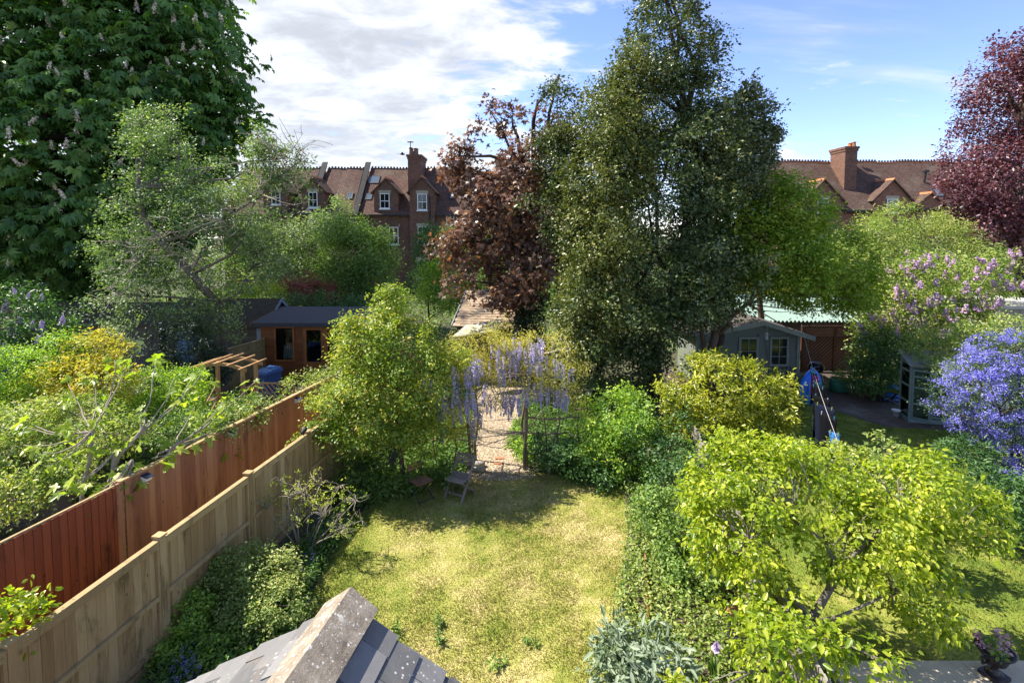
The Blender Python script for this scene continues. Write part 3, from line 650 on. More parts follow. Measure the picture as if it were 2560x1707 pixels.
def house(name, label, px0, px1, wallm, tilem, seed, slump=0.05, gable_right=False, group='terraced brick houses beyond the gardens', dz=0.0):
    x0, x1 = hx(px0), hx(px1); root = thing(name, label, 'house', ((x0 + x1) / 2, HY, 0), 0, group)
    # children are built in world coordinates through a shifted frame
    f = bpy.data.objects  # noqa
    off = Matrix.Translation((-(x0 + x1) / 2, -HY, 0))
    WM[root] = Matrix.Translation(((x0 + x1) / 2, HY, 0))
    class P: pass
    MB().prism([(x0, HY, 0), (x0, HY, EZ + dz - .1), (x0, RY, RZ + dz - .12), (x0, RY + 4.3, EZ + dz - .1), (x0, RY + 4.3, 0)][::-1], (x1 - x0, 0, 0)).build('wall', wallm, root, Matrix.Identity(4), True)
    return root, x0, x1
_link0 = link
def wlink(name, me, parent=None, mw=None, world=False):
    """while houses are built, their parts are given in world coordinates"""
    if parent is not None and parent.parent is not None:      # sub-part: parent's own frame is the world's
        return _link0(name, me, parent, (mw or Matrix.Identity(4)), True)
    return _link0(name, me, parent, (mw or Matrix.Identity(4)), True)
link = wlink
# --- left terrace
A, ax0, ax1 = house('terraced_house', 'brick terraced house at the left end of the far row, behind the apple tree', 560, 777, Mbrick2, Mtile, 1)
roof_slab(A, ax0, ax1 - 0.15, HY, EZ, RY, RZ, Mtile, slump=0.035, seed=1); roof_slab(A, ax0, ax1 - 0.15, RY + 4.3, EZ, RY, RZ, Mtile, name='roof')
crest(A, ax0, ax1 - 0.2, RY, RZ, slump=0.035, seed=1)
gablet(A, hx(692), 1.15, HY - 0.05, 4.5, hz(478), hz(446), 3.2, Mbrick2, Mtile)
window_at(A, hx(694), hz(512), 0.85, 1.25, HY - 0.05)
window_at(A, hx(640), hz(600), 0.85, 1.5, HY)
B, bx0, bx1 = house('terraced_house', 'brick terraced house between the two sloping parapets of the far row', 777, 893, Mbrick2, Mtile, 2)
roof_slab(B, bx0 + 0.3, bx1 - 0.2, HY, EZ, RY, RZ, Mtile2, slump=0.03, seed=2); roof_slab(B, bx0 + 0.3, bx1 - 0.2, RY + 4.3, EZ, RY, RZ, Mtile)
crest(B, bx0 + 0.3, bx1 - 0.2, RY, RZ, slump=0.03, seed=2)
gablet(B, hx(786), 1.1, HY - 0.05, 4.5, hz(478), hz(446), 3.2, Mbrick2, Mtile)
window_at(B, hx(786), hz(520), 0.85, 1.5, HY - 0.05)
rooflight(B, hx(866), HY, EZ, RY, RZ, 0.36, 0.55, 0.9)
Cc, cx0, cx1 = house('terraced_house', 'brick terraced house with the tall pot-topped chimney and two gabled dormers', 893, 1163, Mbrick2, Mtile, 3)
roof_slab(Cc, cx0 + 0.3, cx1 + 0.25, HY, EZ, RY, RZ, Mtile2, slump=0.03, seed=3); roof_slab(Cc, cx0 + 0.3, cx1 + 0.25, RY + 4.3, EZ, RY, RZ, Mtile)
crest(Cc, cx0 + 0.3, cx1 + 0.2, RY, RZ, slump=0.03, seed=3)
for px_ in (777, 893):
    own = B if px_ == 777 else Cc; x = hx(px_)
    MB().prism([(x - .22, HY - .35, EZ - .55), (x - .22, RY, RZ + .35), (x - .22, RY, RZ + .75), (x - .22, HY - .45, EZ - .1)][::-1], (0.44, 0, 0)).build('parapet', Mbrick2, own)
    MB().prism([(x - .28, HY - .5, EZ - .1), (x - .28, RY, RZ + .752), (x - .28, RY + .2, RZ + .87), (x - .28, HY - .55, EZ + .02)][::-1], (0.56, 0, 0)).build('coping', Mlead if False else plain('weathered_coping', (0.055, 0.052, 0.05), 0.9, 0.2, 0.3), own)
chimney(Cc, hx(1022, 51.5), hx(1054, 51.5), 51.5, 54.6, 9.2, 13.55, [(hx(1030, 52), 52.0, 0.75), (hx(1041, 52), 52.1, 0.7), (hx(1032, 53), 53.0, 0.8), (hx(1044, 53), 53.1, 0.8), (hx(1036, 54), 54.0, 0.7)], Mbrick2, plain('sooty_pot', (0.17, 0.11, 0.075), 0.9, 0.2, 0.2))
MB().tube([(hx(1032, 53), 52.4, 13.5), (hx(1032, 53), 52.4, 15.0)], 0.04, 6).box((hx(1032, 53) - .3, 52.37, 14.85), (hx(1032, 53) + .3, 52.43, 14.95)).build('chimney_cowl', Mpipe, Cc)
gablet(Cc, hx(967), 1.15, HY - 0.05, 5.2, hz(480), hz(449), 3.3, Mbrick2, Mtile)
gablet(Cc, hx(1058), 1.2, HY - 0.30, 0.0, hz(480), hz(446), 3.5, Mbrick2, Mtile)
window_at(Cc, hx(964), hz(522), 0.92, 1.45, HY - 0.05); window_at(Cc, hx(1058), hz(526), 0.92, 1.55, HY - 0.30)
window_at(Cc, hx(1058), hz(612), 0.9, 1.75, HY - 0.30); window_at(Cc, hx(1126), hz(561), 0.78, 1.05, HY, False)
window_at(Cc, hx(1056), hz(694), 0.9, 1.7, HY - 0.30); window_at(Cc, hx(985), hz(612), 0.9, 1.7, HY); window_at(Cc, hx(1126), hz(640), 0.78, 1.3, HY, False)
rooflight(Cc, hx(937, 53), HY, EZ, RY, RZ, 0.74, 1.15, 1.15)
rooflight(Cc, hx(902, 51), HY, EZ, RY, RZ, 0.34, 0.62, 0.85); rooflight(Cc, hx(922, 51), HY, EZ, RY, RZ, 0.34, 0.62, 0.85); rooflight(Cc, hx(1131, 51), HY, EZ, RY, RZ, 0.35, 0.55, 0.8)
MB().tube([(hx(1077), HY - .38, 0), (hx(1077), HY - .38, EZ + 1.6)], 0.06).build('drainpipe', Mpipe, Cc); MB().tube([(hx(1090), HY - .08, 0), (hx(1090), HY - .08, EZ - .1)], 0.055).build('drainpipe', Mpipe, Cc)
MB().box((cx0 + .2, HY - .42, EZ - .22), (hx(1058) - 1.3, HY - .28, EZ - .1)).build('gutter', Mpipe, Cc); MB().box((hx(1058) + 1.3, HY - .42, EZ - .22), (cx1, HY - .28, EZ - .1)).build('gutter', Mpipe, Cc)
o_ = MB().lathe([(0.16, -.05), (0.16, 0.05)], 12).build('flue_cap', Mwhite, Cc, Matrix.Translation((hx(1084), HY - .08, hz(568))) @ Matrix.Rotation(R(90), 4, 'X'))
D, dx0, dx1 = house('terraced_house', 'brick terraced house glimpsed behind the purple maple', 1180, 1430, Mbrick, Mtile, 4)
roof_slab(D, dx0, dx1, HY, EZ, RY, RZ - .9, Mtile2, slump=0.03, seed=4); roof_slab(D, dx0, dx1, RY + 4.3, EZ, RY, RZ - .9, Mtile)
chimney(D, hx(1240, 52), hx(1275, 52), 52.2, 54, 9.2, 13.2, [(hx(1250, 53), 53, .6), (hx(1262, 53), 53, .6)], Mbrick, Mterra)
window_at(D, hx(1230), hz(610), 0.9, 1.7, HY); window_at(D, hx(1375), hz(700), 0.9, 1.7, HY)
# --- right terrace
E, ex0, ex1 = house('terraced_house', 'brick house with two orange-ridged gables and square chimney at the right', 1945, 2262, Mbrick, Mtile, 5)
EZ2, RZ2 = hz(523), 13.05
roof_slab(E, ex0 - .2, ex1, HY, EZ2, RY, RZ2, Mtile, slump=0.05, seed=5); roof_slab(E, ex0 - .2, ex1, RY + 4.3, EZ2, RY, RZ2, Mtile)
crest(E, ex0 - .2, ex1, RY, RZ2, Mcrest, 0.3, 0.05, 5); MB().box((ex0 - .2, RY - .2, RZ2 - .12), (ex1, RY - .1, RZ2 + .12)).build('ridge_band', Mterra, E)
gablet(E, hx(2053), 2.0, HY - 0.1, 0.0, hz(507), hz(452), 4.2, Mbrick, Mtile); gablet(E, hx(2224), 1.75, HY - 0.1, 0.0, hz(500), hz(452), 4.2, Mbrick, Mtile)
window_at(E, hx(2052), hz(532), 1.05, 1.35, HY - 0.1); window_at(E, hx(2224), hz(532), 1.05, 1.3, HY - 0.1); window_at(E, hx(2052), hz(625), 1.05, 1.7, HY - 0.1)
chimney(E, hx(2106, 51.5), hx(2136, 51.5), 51.6, 54.0, 9.6, 14.35, [(hx(2103 + 8 * i, 53), 52.2 + i * .55, 0.42) for i in range(4)] + [(hx(2125, 52), 52.0, .5)], Mbrick2, Mterra)
MB().box((hx(2105), HY - .42, EZ2 - .25), (hx(2166), HY - .24, EZ2 - .1)).build('gutter', Mpipe, E); MB().tube([(hx(2140), HY - .1, 0), (hx(2140), HY - .1, EZ2 - .2)], 0.06).build('drainpipe', Mpipe, E)
G, gx0, gx1 = house('terraced_house', 'brick house with vent pipe and rooflight behind the copper beech', 2263, 2640, Mbrick, Mtile, 6)
roof_slab(G, gx0, gx1, HY, EZ2, RY, RZ2, Mtile, slump=0.05, seed=6); roof_slab(G, gx0, gx1, RY + 4.3, EZ2, RY, RZ2, Mtile)
crest(G, gx0, gx1, RY, RZ2, Mcrest, 0.3, 0.05, 6); MB().box((gx0, RY - .2, RZ2 - .12), (gx1, RY - .1, RZ2 + .12)).build('ridge_band', Mterra, G)
gablet(G, hx(2318), 1.2, HY - 0.1, 0.0, hz(512), hz(486), 3.4, Mbrick, Mtile)
rooflight(G, hx(2344, 51), HY, EZ2, RY, RZ2, 0.32, 0.8, 1.15)
MB().tube([(hx(2306, 52), 52.2, 10.6), (hx(2306, 52), 52.0, 12.0)], 0.11, 8).box((hx(2306, 52) - .2, 51.8, 11.9), (hx(2306, 52) + .2, 52.2, 12.1)).build('vent_pipe', Mpipe, G)
window_at(G, hx(2556), hz(700), 1.1, 1.7, HY)
link = _link0
# ------------------------------------------------------------------ fences
def frame_of(p, q):
    d = Vector(q) - Vector(p); return math.atan2(d.y, d.x)
rr = random.Random(5)
NFX = lambda Y: -5.08 + 0.154 * (Y - 7.23)
# near fence: framed panels between posts, seen from the railed side
P0 = (NFX(3.35), 3.35); rz = frame_of((*P0, 0), (NFX(9), 9, 0))
nf = thing('panel_fence', 'pale softwood panel fence with capping rails nearest the lawn on the left', 'fence', (*P0, 0), rz)
SP = 1.94 * math.hypot(1, 0.154)
for k in range(9):
    x = k * SP
    box('post', (x - .05, -.055, -.05), (x + .05, .05, 1.80), Mnear, nf); box('post_cap', (x - .068, -.073, 1.802), (x + .068, .068, 1.83), Mrail, nf)
    if k == 8: break
    a, b = x + .052, x + SP - .052
    box('capping', (a, -.05, 1.742), (b, .035, 1.772), Mrail, nf)
    box('rail', (a + .04, -.045, 1.655), (b - .04, -.003, 1.738), Mrail, nf)
    box('rail', (a + .04, -.048, .90), (b - .04, -.003, .965), Mrail, nf)
    box('rail', (a + .04, -.048, .20), (b - .04, -.003, .265), Mrail, nf)
    box('batten', (a, -.045, .12), (a + .038, -.002, 1.739), Mrail, nf); box('batten', (b - .038, -.045, .12), (b, -.002, 1.739), Mrail, nf)
    box('gravel_board', (a, -.03, -.02), (b, .02, .118), Mnear, nf)
    nb = 14; wb = (b - a) / nb
    for i in range(nb):
        dz = rr.uniform(-.004, .004)
        o = box('board', (a + wb * i + .0015, .002, .122), (a + wb * (i + 1) + .009, .016, 1.738 + dz), Mnear, nf)
        o.rotation_euler.z += R(2.2); o.rotation_euler.x += R(rr.uniform(-.12, .12)); o.rotation_euler.y += R(rr.uniform(-.18, .18))
# far fence: close boards, red stained at the near end
FFX = lambda Y: -6.91 + 0.224 * (Y - 7.02)
Q0 = (FFX(3.6), 3.6); rz2 = frame_of((*Q0, 0), (FFX(9), 9, 0)); kf = math.hypot(1, 0.224)
red_end = (8.46 - 3.6) * kf; far_end = (20.3 - 3.6) * kf
rf = thing('board_fence', 'red stained vertical board fence running out of the picture at the left', 'fence', (*Q0, 0), rz2)
n = int(red_end / 0.118)
for i in range(n):
    x = red_end - 0.118 * (i + 1)
    o = box('board', (x, -.012, .05), (x + .125, .008, 1.93 + rr.uniform(-.008, .012)), Mred, rf); o.rotation_euler.z += R(6 + rr.uniform(-2, 2))
box('rail', (0, .02, 1.6), (red_end, .07, 1.68), Mred, rf); box('rail', (0, .02, .4), (red_end, .07, .48), Mred, rf)
box('capping', (0, .012, 1.93), (red_end - .05, .05, 1.955), Mrail, rf)
ff = thing('board_fence', 'long brown close-board fence with pale top rail beyond the softwood panels', 'fence', tuple(Vector((*Q0, 0)) + Vector((math.cos(rz2), math.sin(rz2), 0)) * red_end), rz2)
n = int((far_end - red_end) / 0.112)
for i in range(n):
    x = .1 + 0.112 * i
    o = box('board', (x, -.010, .05), (x + .1135, .010, 1.965), Mfar, ff); o.rotation_euler.z += R(rr.uniform(.3, 1.6))
for k in range(7):
    box('post', (k * 1.95 - .0, .025, 0), (k * 1.95 + .1, .12, 1.97), Mfar, ff)
box('capping', (0, -.03, 1.968), (far_end - red_end, .075, 2.0), Mrail, ff)
for z in (.4, 1.1, 1.7): box('rail', (.1, .022, z), (far_end - red_end, .07, z + .08), Mfar, ff)
box('end_board', (-.06, -.02, 0), (.06, .02, 1.97), Mfar, ff)
def cross_fence(name, label, p, q, h, mat, nb, railz, grp=None, side=-1):
    rz_ = frame_of((*p, 0), (*q, 0)); ln = (Vector(q) - Vector(p)).length; t = thing(name, label, 'fence', (*p, 0), rz_, grp); wb = ln / nb
    for i in range(nb): box('board', (wb * i, 0, .04), (wb * (i + 1) - .004, .018, h - .03), mat, t)
    for z in railz: box('rail', (0, side * .05 if side < 0 else .02, z), (ln, -.003 if side < 0 else .06, z + .09), mat, t)
    box('capping', (-.02, -.055, h - .028), (ln + .02, .035, h), mat, t)
    for x in (-.1, ln + .002): box('post', (x, -.05, 0), (x + .1, .05, h + .03), mat, t)
    return t
a_, b_ = at(543, 878, 19.0), at(655, 846, 21.2)
cross_fence('panel_fence', 'greenish weathered fence panel behind the wooden arch, ending at the summerhouse', (a_.x, a_.y), (b_.x, b_.y), a_.z, Molive, 18, (1.28, .25))
cross_fence('panel_fence', 'shaded brown fence panel under the shrubs at the left edge', (-13.2, 9.6), (-8.9, 10.1), 1.75, Moldshed, 26, (1.2, .3))
# palings of the low boundary fence beneath the pear tree
bf = thing('paling_fence', 'low silver-grey paling fence under the pear tree', 'fence', (3.35, 4.4, 0), frame_of((3.35, 4.4, 0), (4.65, 13, 0)))
ln = math.hypot(1.3, 8.6); i = 0; x = 0
while x < ln:
    wdt = rr.uniform(.085, .11); box('paling', (x, -.01, .03), (x + wdt, .012, 1.22 + rr.uniform(-.05, .05)), Mgreywood, bf); x += wdt + .012
for z in (.35, .95): box('rail', (0, .014, z), (ln, .055, z + .07), Mgreywood, bf)
for k in range(5): box('post', (k * ln / 4, .016, 0), (k * ln / 4 + .09, .11, 1.2), Mgreywood, bf)

# solar lamps on the board fence
for lx, lab in ((at(330, 1200, 8.9), 'nearest of the square solar lamps on the brown fence'), (at(573, 1084, 10.9), 'solar lamp on the brown fence beneath the fig twig'), (at(742, 995, 13.1), 'farthest solar lamp on the brown fence')):
    Y = lx.y; p = Vector((FFX(Y), Y, 0)); nn = Vector((math.cos(rz2 - math.pi/2), math.sin(rz2 - math.pi/2), 0))
    t = thing('solar_lamp', lab, 'lamp', tuple(p + nn * .012 + Vector((0, 0, 1.78))), rz2, 'solar lamps on the fence')
    MB().prism([(-.06, 0, 0), (-.06, -.10, .03), (-.06, -.13, .10), (-.06, 0, .13)][::-1], (.12, 0, 0)).build('housing', Mwhite, t)
    MB().prism([(-.07, 0, .14), (-.07, -.15, .105), (-.07, -.15, .09), (-.07, 0, .125)], (.14, 0, 0)).build('solar_cell', glass_dark('solar_cell', (.02, .03, .07), .15), t)
p = Vector((NFX(10.95), 10.95, 1.79)); t = thing('spotlight', 'small black spotlight clipped to the top of the near fence post', 'lamp', tuple(p), rz)
MB().tube([(0, -.02, 0), (0, -.02, .08)], .015).build('bracket', Mpipe, t); MB().lathe([(.035, -.09), (.05, .05), (.03, .08)], 12).build('lamp_head', Mpipe, t, Matrix.Translation((0, -.03, .1)) @ Matrix.Rotation(R(75), 4, 'Y'))

# ------------------------------------------------------------------ slate roof in the foreground
AP = Vector((-1.23, 3.73, 3.385)); rdir = Vector((-.17, -1, 0)).normalized(); TAN = .60
ext = thing('slate_roof', 'slate gable roof with lichened concrete ridge in the foreground', 'roof', (AP.x, AP.y, 0), 0)
side = {}
for s_, nm in ((1, 'l'), (-1, 'r')):
    hor = Vector((rdir.y, -rdir.x, 0)) * s_          # away from the ridge
    dn = (hor - Vector((0, 0, TAN))).normalized(); nn = rdir.cross(dn) * (1 if rdir.cross(dn).z > 0 else -1)
    side[nm] = (dn, nn)
LEN = 3.9; WID = 1.9
core = MB()
for nm in ('l', 'r'):
    dn, nn = side[nm]; a = AP - nn * .02 - rdir * -0.0; q = [AP - nn * .03, AP + dn * WID - nn * .03, AP + dn * WID + rdir * LEN - nn * .03, AP + rdir * LEN - nn * .03]
    core.poly([v for v in q] + [v - nn * .06 for v in q], [(0,1,2,3), (7,6,5,4), (0,4,5,1), (1,5,6,2), (2,6,7,3), (3,7,4,0)])
core.build('roof_deck', Msoil, ext, Matrix.Identity(4), True)
e_l, e_r = AP + side['l'][0] * 1.65, AP + side['r'][0] * 1.65
MB().prism([(e_l.x, e_l.y + .0, 0), (e_r.x, e_r.y, 0), tuple(e_r - Vector((0, 0, .12))), tuple(AP - Vector((0, 0, .12))), tuple(e_l - Vector((0, 0, .12)))], tuple(rdir * 3.6)).build('wall', Mbrick, ext, Matrix.Translation(rdir * .12), True)
GA, SW, THK = .215, .335, .011
for nm in ('l', 'r'):
    dn, nn = side[nm]
    for j in range(int(WID / GA)):
        off = (.5 if j % 2 else 0) * SW
        for i in range(-1, int(LEN / SW) + 1):
            x0 = i * SW + off; x1 = x0 + SW
            if x1 < .05: continue
            x0 = max(x0, rr.uniform(-.035, .01)); w_ = x1 - x0 - rr.uniform(.003, .008)
            if w_ < .06: continue
            ln_ = GA * (1.75 if j else .86); c = AP + rdir * (x0 + w_ / 2) + dn * (j * GA + GA - ln_ / 2 + rr.uniform(-.008, .008)) + nn * (.012 + rr.uniform(0, .005))
            tl = .045 + rr.uniform(-.012, .022)
            ex = rdir; ey = (dn + nn * tl).normalized(); ez = ex.cross(ey); ez = ez if ez.z > 0 else -ez
            ex = ey.cross(ez)
            m = Matrix(((ex.x*w_, ey.x*ln_, ez.x*THK, c.x), (ex.y*w_, ey.y*ln_, ez.y*THK, c.y), (ex.z*w_, ey.z*ln_, ez.z*THK, c.z), (0,0,0,1))) @ Matrix.Rotation(R(rr.uniform(-.8, .8)), 4, 'Z')
            link('slate', unit_box(Mslate), ext, m, True)
for k in range(4):
    st = -.06 + k * 1.12; ring = []
    L_, Rn = side['l'], side['r']; top = AP + Vector((0, 0, .115)); RWD = .205
    def pt(nm, d, o): dn, nn = side[nm]; return AP + dn * d + nn * o
    ring = [pt('l', RWD, .03), pt('l', RWD, .078), top, pt('r', RWD, .078), pt('r', RWD, .03), AP + Vector((0, 0, .045))]
    MB().prism([tuple(v + rdir * st) for v in ring], tuple(rdir * 1.11)).build('ridge_tile', Mlichen, ext, Matrix.Identity(4), True)

# ------------------------------------------------------------------ brown summerhouse
SX0, SX1, SYF, SYB = -10.4, -6.1, 21.3, 23.7
sh = thing('summerhouse', 'dark brown stained summerhouse with glazed double doors and felt roof', 'summerhouse', (SX0, SYF, 0)); WDT = SX1 - SX0; DP = SYB - SYF
Mint = plain('summerhouse_inside', (.10, .065, .04), .9, .1)
box('floor', (0, 0, 0), (WDT, DP, .12), Mteak, sh); box('back_wall', (.05, DP - .05, .121), (WDT - .05, DP, 2.35), Mint, sh); box('side_wall', (0, 0.06, .121), (.05, DP, 2.33), Mteak, sh); box('side_wall', (WDT - .05, .06, .121), (WDT, DP, 2.33), Mteak, sh)
sx = lambda px: (px - CX) / F * SYF - SX0
sz_ = lambda py: at(CX, py, SYF).z
wx0, wx1, d0, dm, d1 = sx(683), sx(727), sx(757), sx(806), sx(858)
for x0, x1 in ((0, wx0 - .06), (wx1 + .06, d0 - .07), (d1 + .07, WDT)):
    z = .121
    while z < 2.2:
        box('cladding_board', (x0, -.012, z), (x1, .03, min(z + .128, 2.28)), Mteak, sh); z += .13
z = .121
while z < .72:
    box('cladding_board', (wx0 - .058, -.012, z), (wx1 + .058, .03, min(z + .128, .75)), Mteak, sh); z += .13
def glazed(par, nm, x0, x1, z0, z1, y, fw, fm, gm, knob=None, panel=None, bars=()):
    f = MB().box((x0, y - .05, z0), (x0 + fw, y + .02, z1)).box((x1 - fw, y - .05, z0), (x1, y + .02, z1)).box((x0 + fw, y - .05, z0), (x1 - fw, y + .02, z0 + (panel or fw))).box((x0 + fw, y - .05, z1 - fw), (x1 - fw, y + .02, z1))
    for kind, v in bars:
        if kind == 'v': f.box((v - .013, y - .045, z0 + (panel or fw)), (v + .013, y + .01, z1 - fw))
        else: f.box((x0 + fw, y - .047, v - .013), (x1 - fw, y + .012, v + .013))
    o = f.build(nm, fm, par)
    MB().box((x0 + fw - .004, y - .018, z0 + (panel or fw) - .004), (x1 - fw + .004, y - .008, z1 - fw + .004)).build('pane', gm, o)
    if knob: MB().tube([(knob, y - .05, z0 + .95), (knob, y - .11, z0 + .95), (knob + .03, y - .11, z0 + .86)], .015).build('handle', Mpipe, o)
    return o
Mcl = glass_clear('summerhouse_glass', (.72, .76, .74))
glazed(sh, 'window', wx0 - .057, wx1 + .057, .76, 2.22, 0, .07, Mteakl, Mcl)
glazed(sh, 'door', d0 - .065, dm - .003, .125, 2.2, 0, .13, Mteakl, Mcl, None, .62); glazed(sh, 'door', dm + .003, d1 + .065, .125, 2.2, 0, .13, Mteakl, Mcl, dm + .07, .62)
box('fascia', (-.1, -.33, 2.26), (WDT + .1, -.30, 2.36), Mfelt, sh)
MB().prism([(-.22, -.34, 2.36), (-.22, DP + .2, 2.60), (-.22, DP + .2, 2.66), (-.22, -.34, 2.42)], (WDT + .44, 0, 0)).build('roof', Mfelt, sh)
MB().prism([(-.245, -.35, 2.30), (-.245, DP + .2, 2.54), (-.245, DP + .2, 2.665), (-.245, -.35, 2.425)], (.024, 0, 0)).build('bargeboard', Mteakl, sh)
t = thing('deck_chair', 'white slatted chair leaning inside the summerhouse window', 'chair', (SX0 + wx0 + .35, SYF + .55, .12), R(12))
for k in range(6): bar('slat', (-.25 + k * .09, .0, .62), (-.25 + k * .09, .22, 1.08), .07, .015, Mwhite, t)
for s_ in (-.28, .28): bar('leg', (s_, .35, 0), (s_, .25, 1.15), .04, .03, Mwhite, t); bar('leg', (s_, -.15, 0), (s_, .1, .66), .04, .03, Mwhite, t)
bar('rail', (-.3, .235, 1.1), (.3, .235, 1.1), .04, .03, Mwhite, t)
t = thing('storage_box', 'blue plastic storage box behind the summerhouse door', 'box', (SX0 + d0 + .35, SYF + .8, .12), 0)
MB().prism([(-.28, -.2, 0), (.28, -.2, 0), (.28, .2, 0), (-.28, .2, 0)], (0, 0, .5)).build('tub', plain('blue_plastic_tub', (.05, .12, .35), .4), t); box('lid', (-.31, -.23, .502), (.31, .23, .55), plain('blue_lid', (.04, .09, .28), .4), t)

# blue-grey shed behind, old sheds in the shade of the trees
def shed(name, label, x0, x1, y0, y1, ez, rz_, wallm, roofm, trim, seed, door=None, cat='shed'):
    """ridge along X; gable ends with bargeboards; boards on the front"""
    t = thing(name, label, cat, (x0, y0, 0)); wd, dp = x1 - x0, y1 - y0; r_ = random.Random(seed)
    MB().prism([(.02, .03, 0), (.02, .03, ez - .03), (.02, dp / 2, rz_ - .05), (.02, dp, ez - .03), (.02, dp, 0)][::-1], (wd - .04, 0, 0)).build('wall', wallm, t)
    z = 0.02
    while z < ez - .1:
        x = 0
        if door and z < 1.85:
            for a, b in ((0, door[0]), (door[1], wd)):
                if b - a > .05: box('cladding_board', (a, r_.uniform(-.004, .006), z), (b, .029, z + .145), wallm, t)
        else: box('cladding_board', (0, r_.uniform(-.004, .006), z), (wd, .029, z + .145), wallm, t)
        z += .15
    if door:
        o = MB().box((door[0] + .01, -.02, .03), (door[1] - .01, .028, 1.85)).box((door[0] + .01, -.04, .25), (door[1] - .01, -.021, .38)).box((door[0] + .01, -.04, 1.4), (door[1] - .01, -.021, 1.53)).build('door', door[2], t)
        MB().tube([(door[1] - .1, -.03, 1.0), (door[1] - .1, -.07, 1.0)], .03).build('handle', Mpipe, o)
    for ya, yb in ((-.2, dp / 2), (dp + .2, dp / 2)):
        za = ez - .2 * (rz_ - ez) / (dp / 2)
        MB().prism([(-.18, ya, za), (-.18, yb, rz_), (-.18, yb, rz_ + .07), (-.18, ya, za + .07)] if ya < yb else [(-.18, ya, za + .07), (-.18, yb, rz_ + .071), (-.18, yb, rz_ + .001), (-.18, ya, za)], (wd + .36, 0, 0)).build('roof', roofm, t)
        for xx in (-.205, wd + .182):
            MB().prism([(xx, ya, za - .08), (xx, yb, rz_ - .08), (xx, yb, rz_ + .085), (xx, ya, za + .085)] if ya < yb else [(xx, ya, za + .085), (xx, yb, rz_ + .085), (xx, yb, rz_ - .08), (xx, ya, za - .08)], (.023, 0, 0)).build('bargeboard', trim, t)
    return t
shed('garden_shed', 'blue-grey painted shed with mossy felt roof beside the brown summerhouse', -15.2, -10.9, 22.6, 25.4, 2.05, 2.95, Moldshed, Mmoss, Mbluegrey, 1, (.5, 1.2, Mblue))
box('gable_cladding', (4.285, .05, .02), (4.315, 2.75, 2.0), Mbluegrey, bpy.data.objects['garden_shed']); box('corner_board', (4.0, -.03, .02), (4.32, -.008, 2.0), Mbluegrey, bpy.data.objects['garden_shed'])
shed('garden_shed', 'old grey-brown timber shed in deep shade under the chestnut', -22.0, -15.9, 23.2, 26.0, 2.0, 2.7, Moldshed, Mmoss, Moldshed, 2, (2.2, 3.2, Moldshed))
# collapsed cold frame under the dark evergreen
t = thing('compost_heap_frame', 'collapsed old timber frame with felt lid beside the dark evergreen shrub', 'frame', (-12.6, 16.6, 0), R(-12))
for x in (-1.0, 1.0): box('post', (x - .04, -.04, 0), (x + .04, .04, 1.35), Moldshed, t)
MB().prism([(-1.2, -.5, .98), (1.2, -.5, 1.05), (1.1, .7, 1.5), (-1.1, .7, 1.45)], (0, 0, .05)).build('lid', Mfelt, t)
for k in range(5): bar('board', (-1.1, -.05, .12 + k * .19), (1.1, -.05, .14 + k * .19), .03, .15, Moldshed, t)
bar('strut', (.4, -.6, .0), (1.15, .2, 1.75), .08, .06, Moldshed, t)

# ------------------------------------------------------------------ wooden arch, bin, lattice
AY = 15.5; ax_ = lambda px: (px - CX) / F * AY
ar = thing('garden_arch', 'new pine garden arch with curved slatted top', 'arch', (ax_(506), AY - .2, 0), R(-8))
W_, Dp = ax_(614) - ax_(506), .62
for x in (0, W_):
    for y in (0, Dp): box('post', (x - .045, y - .045, 0), (x + .045, y + .045, 2.12), Marbour, ar)
def top_curve(y, n=6): return [(-.18 + (W_ + .36) * i / n, y, 2.10 + .16 * math.sin(math.pi * i / n)) for i in range(n + 1)]
for y in (-.07, Dp + .07):
    pts = top_curve(y); mb = MB()
    for i in range(len(pts) - 1):
        a, b = Vector(pts[i]), Vector(pts[i + 1]); mb.prism([(a.x, y - .02, a.z - .06), (b.x, y - .02, b.z - .06), (b.x, y - .02, b.z + .03), (a.x, y - .02, a.z + .03)], (0, .04, 0))
    mb.build('curved_beam', Marbour, ar)
for i in range(5):
    t_ = (i + .15) / 4.3; x = -.18 + (W_ + .36) * t_; z = 2.10 + .16 * math.sin(math.pi * t_) + .06
    bar('slat', (x, -.35, z), (x, Dp + .35, z), .045, .035, Marbour, ar)
for x in (0, W_):
    for z in (.5, 1.0, 1.5): bar('side_rail', (x, .045, z), (x, Dp - .045, z), .035, .035, Marbour, ar)
    bar('side_slat', (x + .02, .05, .5), (x + .02, Dp - .05, 1.0), .03, .02, Marbour, ar); bar('side_slat', (x + .02, .05, 1.0), (x + .02, Dp - .05, 1.5), .03, .02, Marbour, ar)
lp = at(640, 957, 16.6); lq = at(735, 960, 16.6)
lt = thing('slatted_screen', 'low brown screen of diagonal slats between arch and climbing plant', 'screen', (lp.x, lp.y, 0), 0); lw = lq.x - lp.x; lh = lp.z
bar('rail', (0, 0, lh), (lw, 0, lh - .03), .07, .04, Marbour, lt); bar('rail', (0, 0, .12), (lw, 0, .1), .07, .04, Marbour, lt)
for x in (0, lw): box('post', (x - .03, -.03, 0), (x + .03, .03, lh + .01), Marbour, lt)
for k in range(11):
    x0 = -.45 + k * .16; x1 = x0 + .85; a, b = max(x0, .03), min(x1, lw - .03)
    if b - a < .1: continue
    za = lh - .03 - (a - x0) / .85 * (lh - .18); zb = lh - .03 - (b - x0) / .85 * (lh - .18); bar('slat', (a, -.025, za), (b, -.025, zb), .02, .045, Marbour, lt)
BL = plain('blue_bin_plastic', (.035, .105, .27), .42, .4, .08)
BL2 = plain('blue_bin_lid', (.04, .125, .31), .4, .4, .08)
